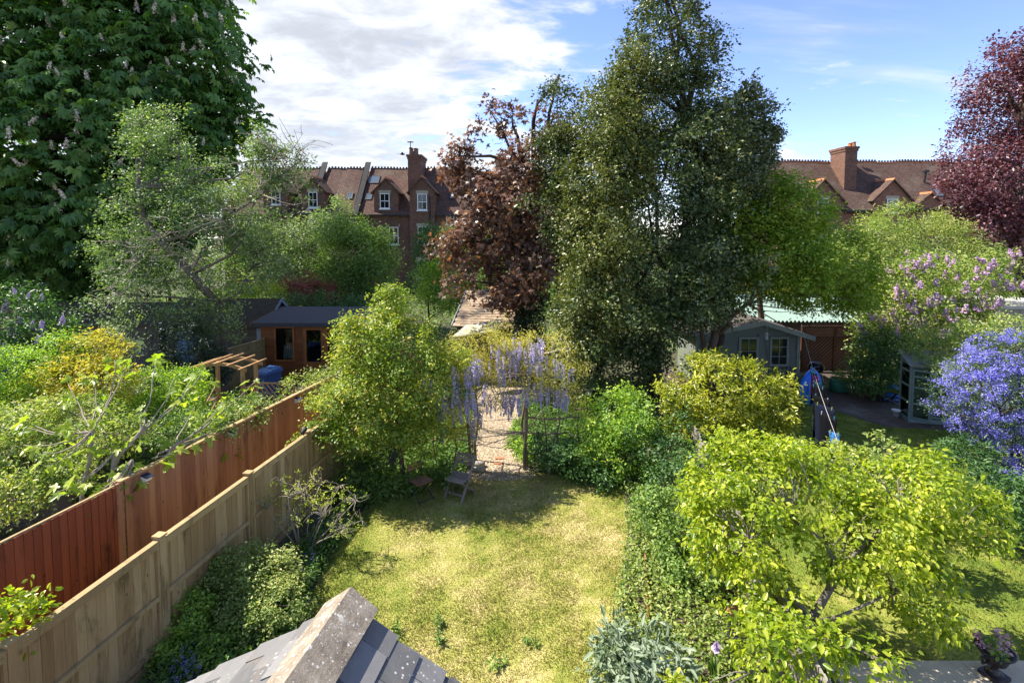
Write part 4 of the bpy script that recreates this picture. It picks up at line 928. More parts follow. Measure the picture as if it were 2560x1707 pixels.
bp = at(672, 960, 19.0)
bn = thing('wheelie_bin', 'blue wheelie bin with white emblem in front of the summerhouse', 'bin', (bp.x, bp.y, 0), R(-24))
MB().poly([(-.24,-.29,0),(.24,-.29,0),(.24,.25,0),(-.24,.25,0),(-.29,-.36,.95),(.29,-.36,.95),(.29,.36,.95),(-.29,.36,.95)], [(0,3,2,1),(4,5,6,7),(0,1,5,4),(1,2,6,5),(2,3,7,6),(3,0,4,7)]).build('body', BL, bn)
MB().box((-.315, -.385, .90), (.315, .37, .952)).build('rim', BL, bn)
MB().poly([(-.32,-.42,.956),(.32,-.42,.956),(.32,.38,.956),(-.32,.38,.956),(-.29,-.38,1.02),(.29,-.38,1.02),(.29,.34,1.09),(-.29,.34,1.09)], [(0,3,2,1),(4,5,6,7),(0,1,5,4),(1,2,6,5),(2,3,7,6),(3,0,4,7)]).build('lid', BL2, bn)
MB().tube([(-.26,.40,.98),(.26,.40,.98)], .02).build('handle', BL, bn)
for s_ in (-.22, .22): MB().lathe([(.03,-.03),(.1,-.03),(.1,.03),(.03,.03)], 14).build('wheel', Mpipe, bn, Matrix.Translation((s_, .33, .1)) @ Matrix.Rotation(R(90), 4, 'Y'))
em = MB(); fy = lambda z: -.29 - .07 * z / .95 - .004
def stroke(pts, th=.012):
    for (x0, z0), (x1, z1) in zip(pts, pts[1:]):
        d = Vector((x1 - x0, 0, z1 - z0)); q = Vector((-d.z, 0, d.x)).normalized() * th
        em.poly([(x0 - q.x, fy(z0 - q.z), z0 - q.z), (x1 - q.x, fy(z1 - q.z), z1 - q.z), (x1 + q.x, fy(z1 + q.z), z1 + q.z), (x0 + q.x, fy(z0 + q.z), z0 + q.z)], [(0, 1, 2, 3)])
stroke([(-.10,.72),(-.13,.60),(-.06,.53),(0,.57),(.06,.53),(.13,.60),(.12,.73)], .02); stroke([(-.06,.66),(-.03,.58),(-.05,.5)], .018); stroke([(.05,.67),(.04,.58),(.07,.5)], .018); stroke([(-.11,.46),(.12,.46)], .012); stroke([(-.06,.42),(.08,.42)], .008)
em.build('emblem', Mwhite, bn)
# planter and clutter by the arch
t = thing('planter', 'weathered timber planter beneath the arch', 'planter', tuple(gr(552, 1085)[:2]) + (0,), R(-10))
for k in range(3): box('board', (-.5, -.3 - .015, .02 + k * .14), (.5, -.285, .15 + k * .14), Moldshed, t); box('board', (-.5, .285, .02 + k * .14), (.5, .3, .15 + k * .14), Moldshed, t)
for x in (-.5, .475):
    for k in range(3): box('board', (x, -.283, .02 + k * .14), (x + .025, .283, .15 + k * .14), Moldshed, t)
box('soil', (-.472, -.28, .05), (.472, .28, .38), Msoil, t)
t = thing('bag', 'turquoise plastic sack on the planter under the arch', 'bag', (*(gr(575, 1075)[:2]), .40), .4)
MB().lathe([(.05, 0), (.28, .03), (.31, .14), (.24, .26), (.1, .30), (.02, .29)], 12).build('sack', plain('turquoise_plastic', (.05, .33, .38), .35, .5, .2, 9), t, Matrix.Diagonal((1.2, .8, 1, 1)), False, True)

# ------------------------------------------------------------------ tiled shed behind the wisteria
TY = 20.0; tl, tr_, bl, br = at(1168, 728, 23.0), at(1300, 722, 23.0), at(1132, 815, 20.6), at(1285, 822, 20.6)
ts = thing('tiled_shed', 'small shed with mossy clay-tiled roof under the purple maple', 'shed', (bl.x, bl.y, 0))
MB().prism([(bl.x + .15, bl.y + .1, 0), (br.x - .1, br.y + .1, 0), (tr_.x, tr_.y - .1, 0), (tl.x + .15, tl.y - .1, 0)], (0, 0, bl.z - .05)).build('wall', Moldshed, ts, Matrix.Identity(4), True)
dn = ((bl + br) / 2 - (tl + tr_) / 2); ev = Vector((1, 0, 0)); dnn = Vector((0, dn.y, dn.z)).normalized(); nn = ev.cross(dnn); nn = nn if nn.z > 0 else -nn
MB().poly([tuple(q) for q in (bl, br, tr_, tl)] + [tuple(q - nn * .06) for q in (bl, br, tr_, tl)], [(0,1,2,3),(7,6,5,4),(0,4,5,1),(1,5,6,2),(2,6,7,3),(3,7,4,0)]).build('roof_deck', Moldshed, ts, Matrix.Identity(4), True)
Mtl = plain('mossy_roof_tile', (.36, .27, .185), .9, .15, .35, 5)
rows, cols = 15, 15; L2 = dn.length / rows
for j in range(rows):
    t_ = (j + .5) / rows
    a = tl.lerp(bl, t_); b = tr_.lerp(br, t_); wd = (b - a).length / cols
    for i in range(cols):
        c = a.lerp(b, (i + .5 + (.25 if j % 2 else -.25)) / cols) + nn * (.02 + rr.uniform(0, .006)); ey = (dnn + nn * .09).normalized(); ez = ev.cross(ey); ez = ez if ez.z > 0 else -ez; ex = ey.cross(ez)
        ww, hh, th = wd * .97, L2 * 1.25, .016
        link('tile', unit_box(Mtl), ts, Matrix(((ex.x*ww, ey.x*hh, ez.x*th, c.x), (ex.y*ww, ey.y*hh, ez.y*th, c.y), (ex.z*ww, ey.z*hh, ez.z*th, c.z), (0,0,0,1))), True)
bar('bargeboard', tuple(bl - Vector((.05, 0, .02))), tuple(tl - Vector((.05, 0, .02))), .03, .16, Mlead, ts, True)
q0, q1 = at(1140, 848, 19.9), at(1250, 806, 19.7)
wb_ = MB().poly([tuple(at(1130, 842, 19.6)), tuple(at(1238, 826, 19.6)), tuple(at(1258, 796, 20.3)), tuple(at(1165, 812, 20.3))] + [tuple(at(x, y + 3, Y)) for x, y, Y in ((1130, 842, 19.6), (1238, 826, 19.6), (1258, 796, 20.3), (1165, 812, 20.3))], [(0,1,2,3),(7,6,5,4),(0,4,5,1),(1,5,6,2),(2,6,7,3),(3,7,4,0)]).build('porch_board', plain('pale_felt', (.42, .38, .31), .9, .2, .2), ts, Matrix.Identity(4), True)

# ------------------------------------------------------------------ rustic wisteria arch
WY = 13.1; wxx = lambda px: (px - CX) / F * WY
Mpole = wood('rustic_pole', [(.10, .068, .042), (.17, .12, .075), (.26, .19, .125)], (9, 9, 2), piece=.3)
wa = thing('rustic_arch', 'rustic pole arch and rails carrying the wisteria over the gravel path', 'arch', (wxx(1250), WY, 0))
rgw = np.random.default_rng(2)
def pole(nm, a, b, r, bend=.02):
    mb = MB(); limb(mb, a, b, r, r * .8, rgw, bend, 5, 7); mb.build(nm, Mpole, wa, Matrix.Identity(4), True, True)
for px_, dy in ((1172, 0), (1183, .55), (1312, 0), (1322, .55)):
    pole('post', (wxx(px_), WY + dy, 0), (wxx(px_ + rgw.uniform(-3, 3)), WY + dy, 2.35), .04)
for dy in (0, .55): pole('beam', (wxx(1130), WY + dy, 2.32), (wxx(1380), WY + dy, 2.40), .04)
for z, a, b in ((1.45, 1075, 1172), (1.1, 1085, 1183), (.9, 1090, 1172), (.72, 1070, 1172), (1.35, 1322, 1455), (.95, 1322, 1420), (2.05, 1380, 1480), (1.55, 1440, 1490)): pole('rail', (wxx(a), WY + .1, z), (wxx(b), WY + .02, z + .03), .026, .04)
for px_ in (1080, 1130, 1360, 1400, 1450): pole('upright', (wxx(px_), WY + .05, 0), (wxx(px_), WY + .05, 1.5), .022)
for z in (1.0, 1.6): pole('cross_rail', (wxx(1180), WY, z), (wxx(1183), WY + .55, z), .02)
# bricks and stone by the path
Mredb = plain('path_brick', (.38, .15, .08), .9, .2, .2)
for (px_, py_, lab) in ((1249, 1147, 'farther of two red bricks set in the gravel path'), (1247, 1160, 'nearer of two red bricks set in the gravel path')):
    g_ = gr(px_, py_); t = tag(MB().box((-.13, -.055, -.02), (.13, .055, .035)).build('brick', Mredb, None, Matrix.Translation(g_) @ Matrix.Rotation(rr.uniform(-.2, .2), 4, 'Z')), lab, 'brick', 'bricks set in the path')
for (px_, py_, s_, lab) in ((1190, 1165, .22, 'pale split log lying behind the wooden folding chair'), (1196, 1180, .16, 'small pale stone at the path edge behind the wooden chair')):
    g_ = gr(px_, py_); mb = MB(); limb(mb, (-s_, 0, .06), (s_, .05, .09), .09, .07, rgw, .05, 4, 7); tag(mb.build('log' if s_ > .2 else 'stone', Mstone if s_ < .2 else Mgreywood, None, Matrix.Translation(g_) @ Matrix.Rotation(-.5, 4, 'Z'), False, True), lab, 'log' if s_ > .2 else 'stone')
# edging boards of the right-hand bed
Mrust = wood('rusty_edging', [(.16, .065, .03), (.26, .11, .05), (.36, .17, .08)], (6, 6, 2), piece=.4)
e0, e1 = gr(1622, 1560), gr(1612, 1372)
ed = thing('bed_edging', 'brown zigzag edging boards standing along the right-hand flower bed', 'edging', (e0.x, e0.y, 0), frame_of(e0, e1)); ln = (e1 - e0).length
for k in range(7):
    x = k * ln / 7; MB().prism([(x, 0, 0), (x + ln / 7 - .01, 0, 0), (x + ln / 7 - .01, 0, .10), (x + ln / 14, 0, .18), (x, 0, .10)], (0, .03, 0)).build('board', Mrust, ed, Matrix.Rotation(R(rr.uniform(-3, 3)), 4, 'X'))

# ------------------------------------------------------------------ garden chairs
Mold = wood('silvered_teak', [(.17, .13, .095), (.26, .21, .16), (.36, .30, .235)], (9, 9, 9), piece=.4)
cp = gr(1150, 1238)
ch = thing('folding_chair', 'weathered wooden folding chair with slatted seat beside the path', 'chair', (cp.x, cp.y, 0), R(-28))
for s_ in (-.21, .21):
    bar('leg', (s_, .30, .0), (s_ * 1.0, -.26, .46) if False else (s_, -.24, .43), .035, .05, Mold, ch, up=(1, 0, 0))
    bar('leg', (s_ * 1.12, -.30, .0), (s_ * 1.12, .33, .88), .035, .05, Mold, ch, up=(1, 0, 0))
for k in range(6): bar('seat_slat', (-.24, -.24 + k * .085, .445), (.24, -.24 + k * .085, .445), .07, .022, Mold, ch)
for z, y in ((.70, .225), (.775, .275), (.85, .325)): bar('back_slat', (-.25, y - .02, z), (.25, y - .02, z), .022, .065, Mold, ch)
bar('stretcher', (-.21, .22, .08), (.21, .22, .08), .03, .03, Mold, ch); bar('stretcher', (-.23, -.2, .13), (.23, -.2, .13), .03, .03, Mold, ch)
cp = gr(1052, 1248)
ch = thing('bistro_chair', 'black metal bistro chair with reddish slatted seat under the green tree', 'chair', (cp.x, cp.y, 0), R(48))
Mbl = plain('black_steel', (.015, .015, .017), .45, .4, .1); Msl = wood('reddish_slats', [(.17, .075, .045), (.26, .12, .075), (.36, .20, .13)], (9, 9, 9), piece=.4)
for s_ in (-.19, .19):
    MB().tube([(s_, -.24, 0), (s_, .02, .26), (s_, .20, .45), (s_, .24, .84)], .012).build('leg', Mbl, ch); MB().tube([(s_ * .88, .25, 0), (s_ * .88, -.17, .44)], .012).build('leg', Mbl, ch)
for k in range(6): bar('seat_slat', (-.2, -.18 + k * .07, .455), (.2, -.18 + k * .07, .455), .05, .016, Msl, ch)
for z in (.68, .78): bar('back_slat', (-.2, .225, z), (.2, .225, z), .014, .06, Msl, ch)
for y, z in ((-.2, .05), (.2, .06)): MB().tube([(-.19, y, z), (.19, y, z)], .009).build('stretcher', Mbl, ch)

# ------------------------------------------------------------------ right-hand garden
# grey summerhouse, gable towards the lawn
GX0, GX1, GY, GD = 7.35, 11.35, 20.4, 2.3
gs = thing('summerhouse', 'sage grey painted timber summerhouse with gable and six-pane window', 'summerhouse', (GX0, GY, 0)); GW = GX1 - GX0
EZs, PZs = 2.08, 2.58; AX = (1900 - CX) / F * GY - GX0
gx = lambda px: (px - CX) / F * GY - GX0
wA, wB, dA, dB = gx(1936), gx(1975), gx(1856), gx(1900)
MB().prism([(0, .06, 0), (GW, .06, 0), (GW, .06, EZs), (AX, .06, PZs), (0, .06, EZs)], (0, GD, 0)).build('wall', Mshed, gs)
z = .02
while z < 2.1:
    segs = [(0, dA - .05), (dB + .05, wA - .07), (wB + .07, GW)] if z < 1.98 else [(0, GW)]
    for a, b in segs: box('cladding_board', (a, -.004, z), (b, .058, z + .116), Mshed, gs)
    if z < .70: box('cladding_board', (wA - .068, -.004, z), (wB + .068, .058, z + .116), Mshed, gs)
    z += .12
MB().prism([(.1, .0, 2.11), (GW - .1, .0, 2.11), (AX, .0, PZs - .03)], (0, .055, 0)).build('gable_board', Mshed, gs)
Mdk = glass_dark('dim_glass', (.02, .024, .02), .06)
glazed(gs, 'window', wA - .066, wB + .066, .80, 1.97, 0, .075, Mshedl, Mdk, bars=[('v', (wA + wB) / 2), ('h', 1.19), ('h', 1.57)])
glazed(gs, 'door', dA - .048, dB + .048, .03, 1.97, 0, .09, Mshedl, Mdk, dA + .0, .35, bars=[('v', (dA + dB) / 2), ('h', 0.9), ('h', 1.4)])
for x in (-.06, GW - .06): box('corner_post', (x, -.06, 0), (x + .12, -.006, EZs + .02), Mshedl, gs)
for s_ in (-1, 1):
    xe = -.38 if s_ < 0 else GW + .38; ze = PZs + .04 - abs(xe - AX) * (PZs - EZs) / (abs((0 if s_ < 0 else GW) - AX))
    ring = [(AX, -.5, PZs + .04), (xe, -.5, ze), (xe, -.5, ze + .07), (AX, -.5, PZs + .11)]
    MB().prism(ring if s_ > 0 else ring[::-1], (0, GD + .8, 0)).build('roof', plain('brown_grey_felt', (.10, .085, .07), .9, .2, .25, 7), gs)
    ring = [(AX, -.53, PZs - .06), (xe, -.53, ze - .10), (xe, -.53, ze + .08), (AX, -.53, PZs + .12)]
    MB().prism(ring if s_ > 0 else ring[::-1], (0, .028, 0)).build('bargeboard', Mshedl, gs)
tp = thing('trellis', 'square wire trellis below the grey summerhouse window', 'trellis', (GX0 + wA - .1, GY - .03, 0))
for k in range(7): bar('upright', (k * .145, 0, .05), (k * .145, 0, .76), .014, .014, Mpipe, tp)
for k in range(5): bar('rail', (0, -.015, .08 + k * .16), (.87, -.015, .08 + k * .16), .014, .014, Mpipe, tp)
t = thing('hanging_lantern', 'small grey lantern hanging from the summerhouse gable', 'lantern', (GX0 + AX + .05, GY - .62, 2.0))
MB().tube([(0, 0, .27), (.02, 0, .50), (0, .08, .58)], .008).build('hook', Mlead, t); MB().lathe([(.07, 0), (.075, .02), (.06, .03), (.06, .2), (.085, .21), (.02, .27)], 12).build('body', plain('galvanised', (.38, .40, .38), .4, .5, .1), t, None, False, True)
# low building with green corrugated roof behind
CYF, CYB = 25.0, 28.4; c0, c1 = at(1750, 803, CYF), at(2215, 803, CYF); cz1 = at(CX, 742, CYB).z
co = thing('garage', 'low garage with pale green corrugated steel roof behind the grey summerhouse', 'garage', (c0.x, CYF, 0))
box('wall', (0, .2, 0), (c1.x - c0.x, CYB - CYF, c0.z - .08), Moldshed, co)
mb = MB(); nx = 46; W2 = c1.x - c0.x; P = []
for i in range(nx * 2 + 1):
    x = W2 * i / (nx * 2); dzz = .06 * (1 if i % 2 else -1)
    P += [(x, 0, c0.z + dzz), (x + .0, CYB - CYF, cz1 + dzz)]
mb.poly(P, [(2*i, 2*i+2, 2*i+3, 2*i+1) for i in range(nx * 2)]); mb.build('roof', Mtin, co)
MB().box((-.05, CYB - CYF - .12, cz1 + .0), (W2 + .05, CYB - CYF + .12, cz1 + .09)).build('ridge_cap', Mtin, co)
# trellis-topped fence behind the barbecue
FY = 22.4; f0, f1 = at(2006, 815, FY), at(2215, 815, FY)
tf = thing('lattice_fence', 'dark brown fence with diagonal battens and lattice top behind the barbecue', 'fence', (f0.x, FY, 0)); fw, fh = f1.x - f0.x, f0.z; lz = fh - .42
for i in range(int(fw / .16)): box('board', (i * .16, .01, .03), (i * .16 + .158, .03, lz - .05), Mtrell, tf)
for x in (0, fw / 2 - .4, fw): box('post', (x - .05, -.05, 0), (x + .05, .009, fh + .02), Mtrell, tf)
for z in (lz - .06, fh - .03): box('rail', (.0, -.03, z), (fw, .008, z + .05), Mtrell, tf)
n = int(fw / .11)
for i in range(-int(.36 / .11) - 1, n + 1):
    for d in (1, -1):
        xa = i * .11; xb = xa + .36 * 1.0; za, zb = (lz, fh - .03) if d > 0 else (fh - .03, lz)
        if xa < 0: t_ = -xa / (xb - xa); za = za + (zb - za) * t_; xa = 0
        if xb > fw: t_ = (fw - xa) / (xb - xa); zb = za + (zb - za) * t_; xb = fw
        if xb - xa > .04: bar('lattice_slat', (xa, -.004 if d > 0 else .006, za), (xb, -.004 if d > 0 else .006, zb), .008, .03, Mtrell, tf)
for i in range(-9, int(fw / .17)):
    xa, xb = i * .17, i * .17 + 1.55; za, zb = .08, lz - .08
    if xa < .02: t_ = (.02 - xa) / (xb - xa); za = za + (zb - za) * t_; xa = .02
    if xb > fw - .02: t_ = (fw - .02 - xa) / (xb - xa); zb = za + (zb - za) * t_; xb = fw - .02
    if xb - xa > .06: bar('batten', (xa, 0, za), (xb, 0, zb), .016, .022, plain('batten_paint', (.22, .12, .085), .7) if 'batten_paint' not in bpy.data.materials else bpy.data.materials['batten_paint'], tf)
# kettle barbecue
bq = gr(2028, 975); k_ = thing('barbecue', 'black kettle barbecue on tripod legs beside the grey summerhouse', 'barbecue', (12.05, 20.3, 0))
MB().lathe([(.02, .55), (.18, .58), (.27, .67), (.29, .76)], 20).build('bowl', plain('black_enamel', (.012, .012, .014), .2, .5, .1, bmp=0), k_, None, False, True)
o = MB().lathe([(.295, .765), (.28, .86), (.2, .96), (.06, 1.01), (.0, 1.015)], 20).build('lid', plain('black_enamel_lid', (.014, .014, .017), .18, .5, .1, bmp=0), k_, None, False, True)
MB().tube([(-.05, 0, 1.01), (-.05, 0, 1.07), (.05, 0, 1.07), (.05, 0, 1.01)], .012).build('handle', Mpipe, o)
for a in (90, 210, 330): MB().tube([(.17 * math.cos(R(a)), .17 * math.sin(R(a)), .6), (.33 * math.cos(R(a)), .33 * math.sin(R(a)), 0)], .014).build('leg', plain('steel', (.45, .45, .45), .35, .5, .05, metal=.8), k_)
def blob(nm, label, cat, loc, prof, mat, sc=(1, 1, 1), rz_=0, grp=None, n=14, lump=.06, seed=1):
    mb = MB().lathe(prof, n); r_ = random.Random(seed)
    mb.v = [((x + r_.uniform(-lump, lump) * abs(x)) * sc[0], (y + r_.uniform(-lump, lump) * abs(y)) * sc[1], z * sc[2] * (1 + r_.uniform(-lump, lump))) for x, y, z in mb.v]
    return tag(mb.build(nm, mat, None, Matrix.Translation(loc) @ Matrix.Rotation(rz_, 4, 'Z'), False, True), label, cat, grp)
g_ = gr(2098, 978); blob('garden_bag', 'dark green garden waste bag on the brick patio', 'bag', g_, [(.3, 0), (.36, .08), (.36, .35), (.31, .5), (.29, .5), (.27, .42)], plain('green_woven_plastic', (.03, .13, .075), .5, .4, .2, 6), (1.1, .9, 1), .2, seed=4)
sacks = [(2222, 1000, .00, (.02, .08, .30), 'blue compost sack at the bottom of the pile beside the glazed cabinet'), (2245, 1000, .0, (.015, .03, .12), 'navy compost sack at the bottom of the pile nearest the cabinet'), (2235, 1000, .15, (.02, .12, .42), 'bright blue sack in the middle of the pile'), (2240, 998, .29, (.36, .27, .03), 'mustard yellow sack across the top of the pile'), (2228, 1001, .44, (.04, .24, .50), 'crumpled blue and red bag topmost on the sack pile')]
for i, (px_, py_, z, c, lab) in enumerate(sacks):
    g_ = gr(px_, py_) + Vector((0, 0, z)); blob('compost_sack', lab, 'sack', g_, [(.1, 0), (.36, .02), (.42, .08), (.36, .14), (.1, .16), (.01, .15)], plain('sack_%d' % i, c, .35, .5, .25, 5), (1.25 if i < 4 else .5, .75 if i < 4 else .5, 1), rr.uniform(-.3, .3), 'sacks stacked on the patio', 12, .14, i)
for px_, py_, r_, lab in ((2158, 968, .2, 'terracotta pot of foliage against the lattice fence'), (2240, 1040, .12, 'small white pot on the edge of the brick patio')):
    g_ = gr(px_, py_); t = thing('plant_pot', lab, 'pot', tuple(g_)); m_ = Mterra if r_ > .15 else Mwhite
    MB().lathe([(r_ * .7, 0), (r_, r_ * 1.6), (r_ * 1.12, r_ * 1.6), (r_ * 1.12, r_ * 1.85), (r_ * .9, r_ * 1.85), (r_ * .85, r_ * 1.6)], 16).build('pot', m_, t, None, False, True)
t = thing('bamboo_cane', 'pale cane lying across the patio edge by the white pot', 'cane', tuple(gr(2225, 1015)), 0); MB().tube([(-.25, .35, .35), (.35, -.35, .03)], .012).build('cane', Mrail, t)
# glazed cabinet (lean-to greenhouse)
g0 = gr(2268, 1055); gc = thing('glazed_cabinet', 'narrow grey-green glazed greenhouse cabinet with open doors', 'greenhouse', (g0.x + .05, g0.y, 0), R(-14))
cw, cd, chh, cbk = 1.15, .62, 1.85, 2.12
for x in (0, cw):
    for y, h in ((0, chh), (cd, cbk)): box('post', (x - .03, y - .03, 0), (x + .03, y + .03, h), Mteal, gc)
box('base_rail', (.03, -.025, 0), (cw - .03, .025, .14), Mteal, gc); box('top_rail', (.03, -.025, chh - .07), (cw - .03, .025, chh), Mteal, gc)
for x in (0, cw):
    box('base_rail', (x - .025, .03, 0), (x + .025, cd - .03, .14), Mteal, gc)
    for z in (.62, 1.15, 1.62): box('side_rail', (x - .02, .03, z), (x + .02, cd - .03, z + .05), Mteal, gc)
    MB().box((x - .004, .03, .14), (x + .004, cd - .03, chh - .02)).build('pane', Mcab, gc)
box('back', (.03, cd - .01, .0), (cw - .03, cd + .01, cbk - .05), Mteal, gc)
MB().prism([(-.1, -.12, chh + .0), (-.1, cd + .08, cbk + .06), (-.1, cd + .08, cbk + .1), (-.1, -.12, chh + .04)], (cw + .2, 0, 0)).build('roof', plain('cabinet_roof_felt', (.20, .19, .165), .9, .2, .3, 5), gc)
for x0, rot in ((.03, R(38)), (cw - .03, R(-170))):
    dm_ = Matrix.Translation((x0, -.03, 0)) @ Matrix.Rotation(-rot, 4, 'Z'); dw = .50
    fr = MB().box((0, -.02, .16), (.055, .015, 1.76)).box((dw - .055, -.02, .16), (dw, .015, 1.76))
    for z in (.16, .62, 1.15, 1.50, 1.70): fr.box((.056, -.018, z), (dw - .056, .013, z + .06))
    o = fr.build('door', Mteal, gc, dm_)
    MB().box((.05, -.006, .2), (dw - .05, .0, 1.72)).build('pane', Mcab, o)
for z in (.6, 1.1): box('shelf', (.05, .05, z), (cw - .05, cd - .03, z + .02), Mteal, gc)
# washing line with prop and clothes
L0, L1 = Vector((11.35, 20.2, 2.5)), Vector((6.25, 9.6, 1.98))
def lpt(t_): p = L0.lerp(L1, t_); p.z -= .28 * math.sin(math.pi * t_) * .8; return p
wl = thing('washing_line', 'pale washing line stretched from the trunk across the right-hand lawn', 'rope', tuple(L0)); MB().tube([tuple(lpt(i / 24)) for i in range(25)], .0045, 5).build('rope', plain('grey_rope', (.5, .48, .44), .9), wl, Matrix.Identity(4), True)
pp = lpt(.56); t = thing('line_prop', 'dark green clothes prop leaning under the washing line', 'prop', (pp.x - .55, pp.y - .7, 0)); MB().tube([(pp.x - .55, pp.y - .7, 0), (pp.x, pp.y, pp.z - .012)], .016, 7).build('pole', plain('green_prop', (.02, .07, .045), .5), t, Matrix.Identity(4), True)
lu = (L1 - L0).normalized()
def garment(nm, lab, t_, wd, ln_, col, yaw, taper=.0, seed=0, cat='clothes', fold=.03, peg=(.03, .35, .55)):
    c = lpt(t_); r_ = random.Random(seed); root = thing(nm, lab, cat, tuple(c), math.atan2(lu.y, lu.x) + yaw, 'washing on the line'); nx, nz = 8, 10; P = []; ph = r_.uniform(0, 6)
    for s_ in (.006, -.006):
        for j in range(nz + 1):
            for i in range(nx + 1):
                u = i / nx - .5; v = j / nz; x = u * wd * (1 + taper * v); P.append((x, s_ + fold * math.sin(ph + u * 9 + v * 2) * (.3 + v), -v * ln_ * (1 + .05 * math.sin(u * 7 + ph)) - .004))
    k = (nx + 1) * (nz + 1); fs = []
    for j in range(nz):
        for i in range(nx):
            q = j * (nx + 1) + i; fs.append((q, q + 1, q + nx + 2, q + nx + 1)); fs.append((k + q, k + q + nx + 1, k + q + nx + 2, k + q + 1))
    ed_ = list(range(nx + 1)) + [j * (nx + 1) + nx for j in range(1, nz + 1)] + [nz * (nx + 1) + i for i in range(nx - 1, -1, -1)] + [j * (nx + 1) for j in range(nz - 1, 0, -1)]
    for a, b in zip(ed_, ed_[1:] + ed_[:1]): fs.append((a, k + a, k + b, b))
    MB().poly(P, fs).build('cloth', plain('cloth_%s_%d' % (nm, seed), col, .9, .1, .2, 8), root, None, False, True)
    for x in (-wd * .35, wd * .35): box('peg', (x - .007, -.012, -.05), (x + .007, .012, .03), plain('peg_%d_%d' % (seed, int(x * 100)), r_.choice([(.03, .16, .28), (.25, .28, .06), (.3, .3, .33), (.05, .22, .24)]), .4), root)
    return root
items = [(.445, .14, .50, (.42, .45, .40), 'grey-green sock first on the washing line'), (.47, .16, .55, (.10, .30, .30), 'teal sock hanging beside the blue bag'), (.495, .2, .95, (.005, .004, .006), 'long black stocking on the washing line'), (.515, .22, .58, (.30, .02, .13), 'dark pink garment on the washing line'), (.54, .2, .55, (.10, .03, .10), 'plum garment on the washing line'), (.565, .24, .60, (.05, .09, .10), 'slate grey garment on the washing line'), (.60, .35, .70, (.005, .006, .01), 'black top on the washing line')]
for i, (t_, wd, ln_, c, lab) in enumerate(items): garment('garment', lab, t_, wd, ln_, c, rr.uniform(.9, 1.3), -.2, i)
garment('trousers', 'long black trousers hanging nearest the lawn', .68, .5, 1.15, (.004, .004, .005), .75, -.25, 21); garment('trousers', 'dark blue jeans beside the black trousers', .74, .55, 1.05, (.008, .011, .026), .8, -.2, 22); garment('trousers', 'black leggings near the end of the line', .80, .5, 1.1, (.004, .004, .006), .7, -.3, 23)
garment('garment', 'light blue cloth pegged at the near end of the line', .90, .24, .28, (.04, .14, .34), .9, -.3, 24)
c = lpt(.455); t = thing('carrier_bag', 'large bright blue plastic bag hanging from the washing line', 'bag', tuple(c), .5, None)
mb = MB(); ring = []
for j in range(9):
    v = j / 8; w_ = [.10, .30, .42, .48, .50, .48, .42, .30, .08][j]; z = -.06 - v * 1.0
    for i in range(16): a = 6.283 * i / 16; ring.append(((w_ * math.cos(a)) * (1 + .06 * math.sin(5 * a + v * 6)) - .20 * v, .16 * math.sin(a) * (.6 + w_), z))
mb.poly(ring, [(j*16+i, j*16+(i+1) % 16, (j+1)*16+(i+1) % 16, (j+1)*16+i) for j in range(8) for i in range(16)] + [tuple(range(16))[::-1], tuple(range(128, 144))]); mb.build('bag_body', plain('bright_blue_plastic', (.015, .16, .62), .35, .5, .15, 7), t, None, False, True)
MB().tube([(-.08, 0, -.07), (-.03, 0, .02), (.05, 0, -.07)], .015).build('handle', bpy.data.materials['bright_blue_plastic'], t)
# stone-topped wall, urn
wl_ = thing('garden_wall', 'low brick wall with pale stone coping at the bottom right', 'wall', (4.3, 6.3, 0))
MB().box((0, 0, 0), (4.6, .42, .26)).build('core', plain('mortar', (.3, .26, .2), .95), wl_)
for j in range(3):
    for i in range(20):
        x = i * .232 + (.116 if j % 2 else 0); box('brick', (x, -.012, .01 + j * .083), (min(x + .222, 4.6), -.001, .083 + j * .083), Mredb, wl_)
for i in range(5): box('coping_slab', (-.03 + i * .93, -.05, .262 + rr.uniform(0, .006)), (-.03 + i * .93 + .922, .46, .325 + rr.uniform(0, .006)), plain('coping_stone', (.52, .43, .31), .9, .2, .25, 4) if i == 0 else bpy.data.materials['coping_stone'], wl_)
up_ = Vector((6.35, 6.5, .333)); Murn = plain('dark_bronze', (.035, .025, .026), .45, .5, .25)
u_ = thing('urn', 'dark bronze pedestal urn with pink flowers on the stone wall', 'urn', tuple(up_), .3)
box('plinth', (-.12, -.12, 0), (.12, .12, .05), Murn, u_); MB().lathe([(.10, .051), (.05, .09), (.035, .14), (.06, .17), (.12, .21), (.15, .29), (.21, .36), (.22, .38), (.19, .38), (.14, .31)], 20).build('bowl', Murn, u_, None, False, True)
for s_ in (-1, 1): MB().tube([(s_ * .13, 0, .23), (s_ * .24, 0, .25), (s_ * .26, 0, .33), (s_ * .2, 0, .37)], .018).build('handle', Murn, u_)
# grey board store at the far right
b0 = at(2488, 768, 19.5); gb = thing('board_store', 'silver-grey boarded store with flat pale roof at the right edge', 'shed', (b0.x, 19.5, 0), R(4))
for i in range(26): box('board', (i * .125, 0, 0), (i * .125 + .118, .03, b0.z - .06), Mgreywood, gb)
box('core', (0.02, .032, 0), (3.25, 2.8, b0.z - .07), Moldshed, gb); box('roof', (-.1, -.12, b0.z - .058), (3.4, 2.9, b0.z + .06), plain('pale_roof_sheet', (.42, .40, .36), .8, .2, .12), gb)
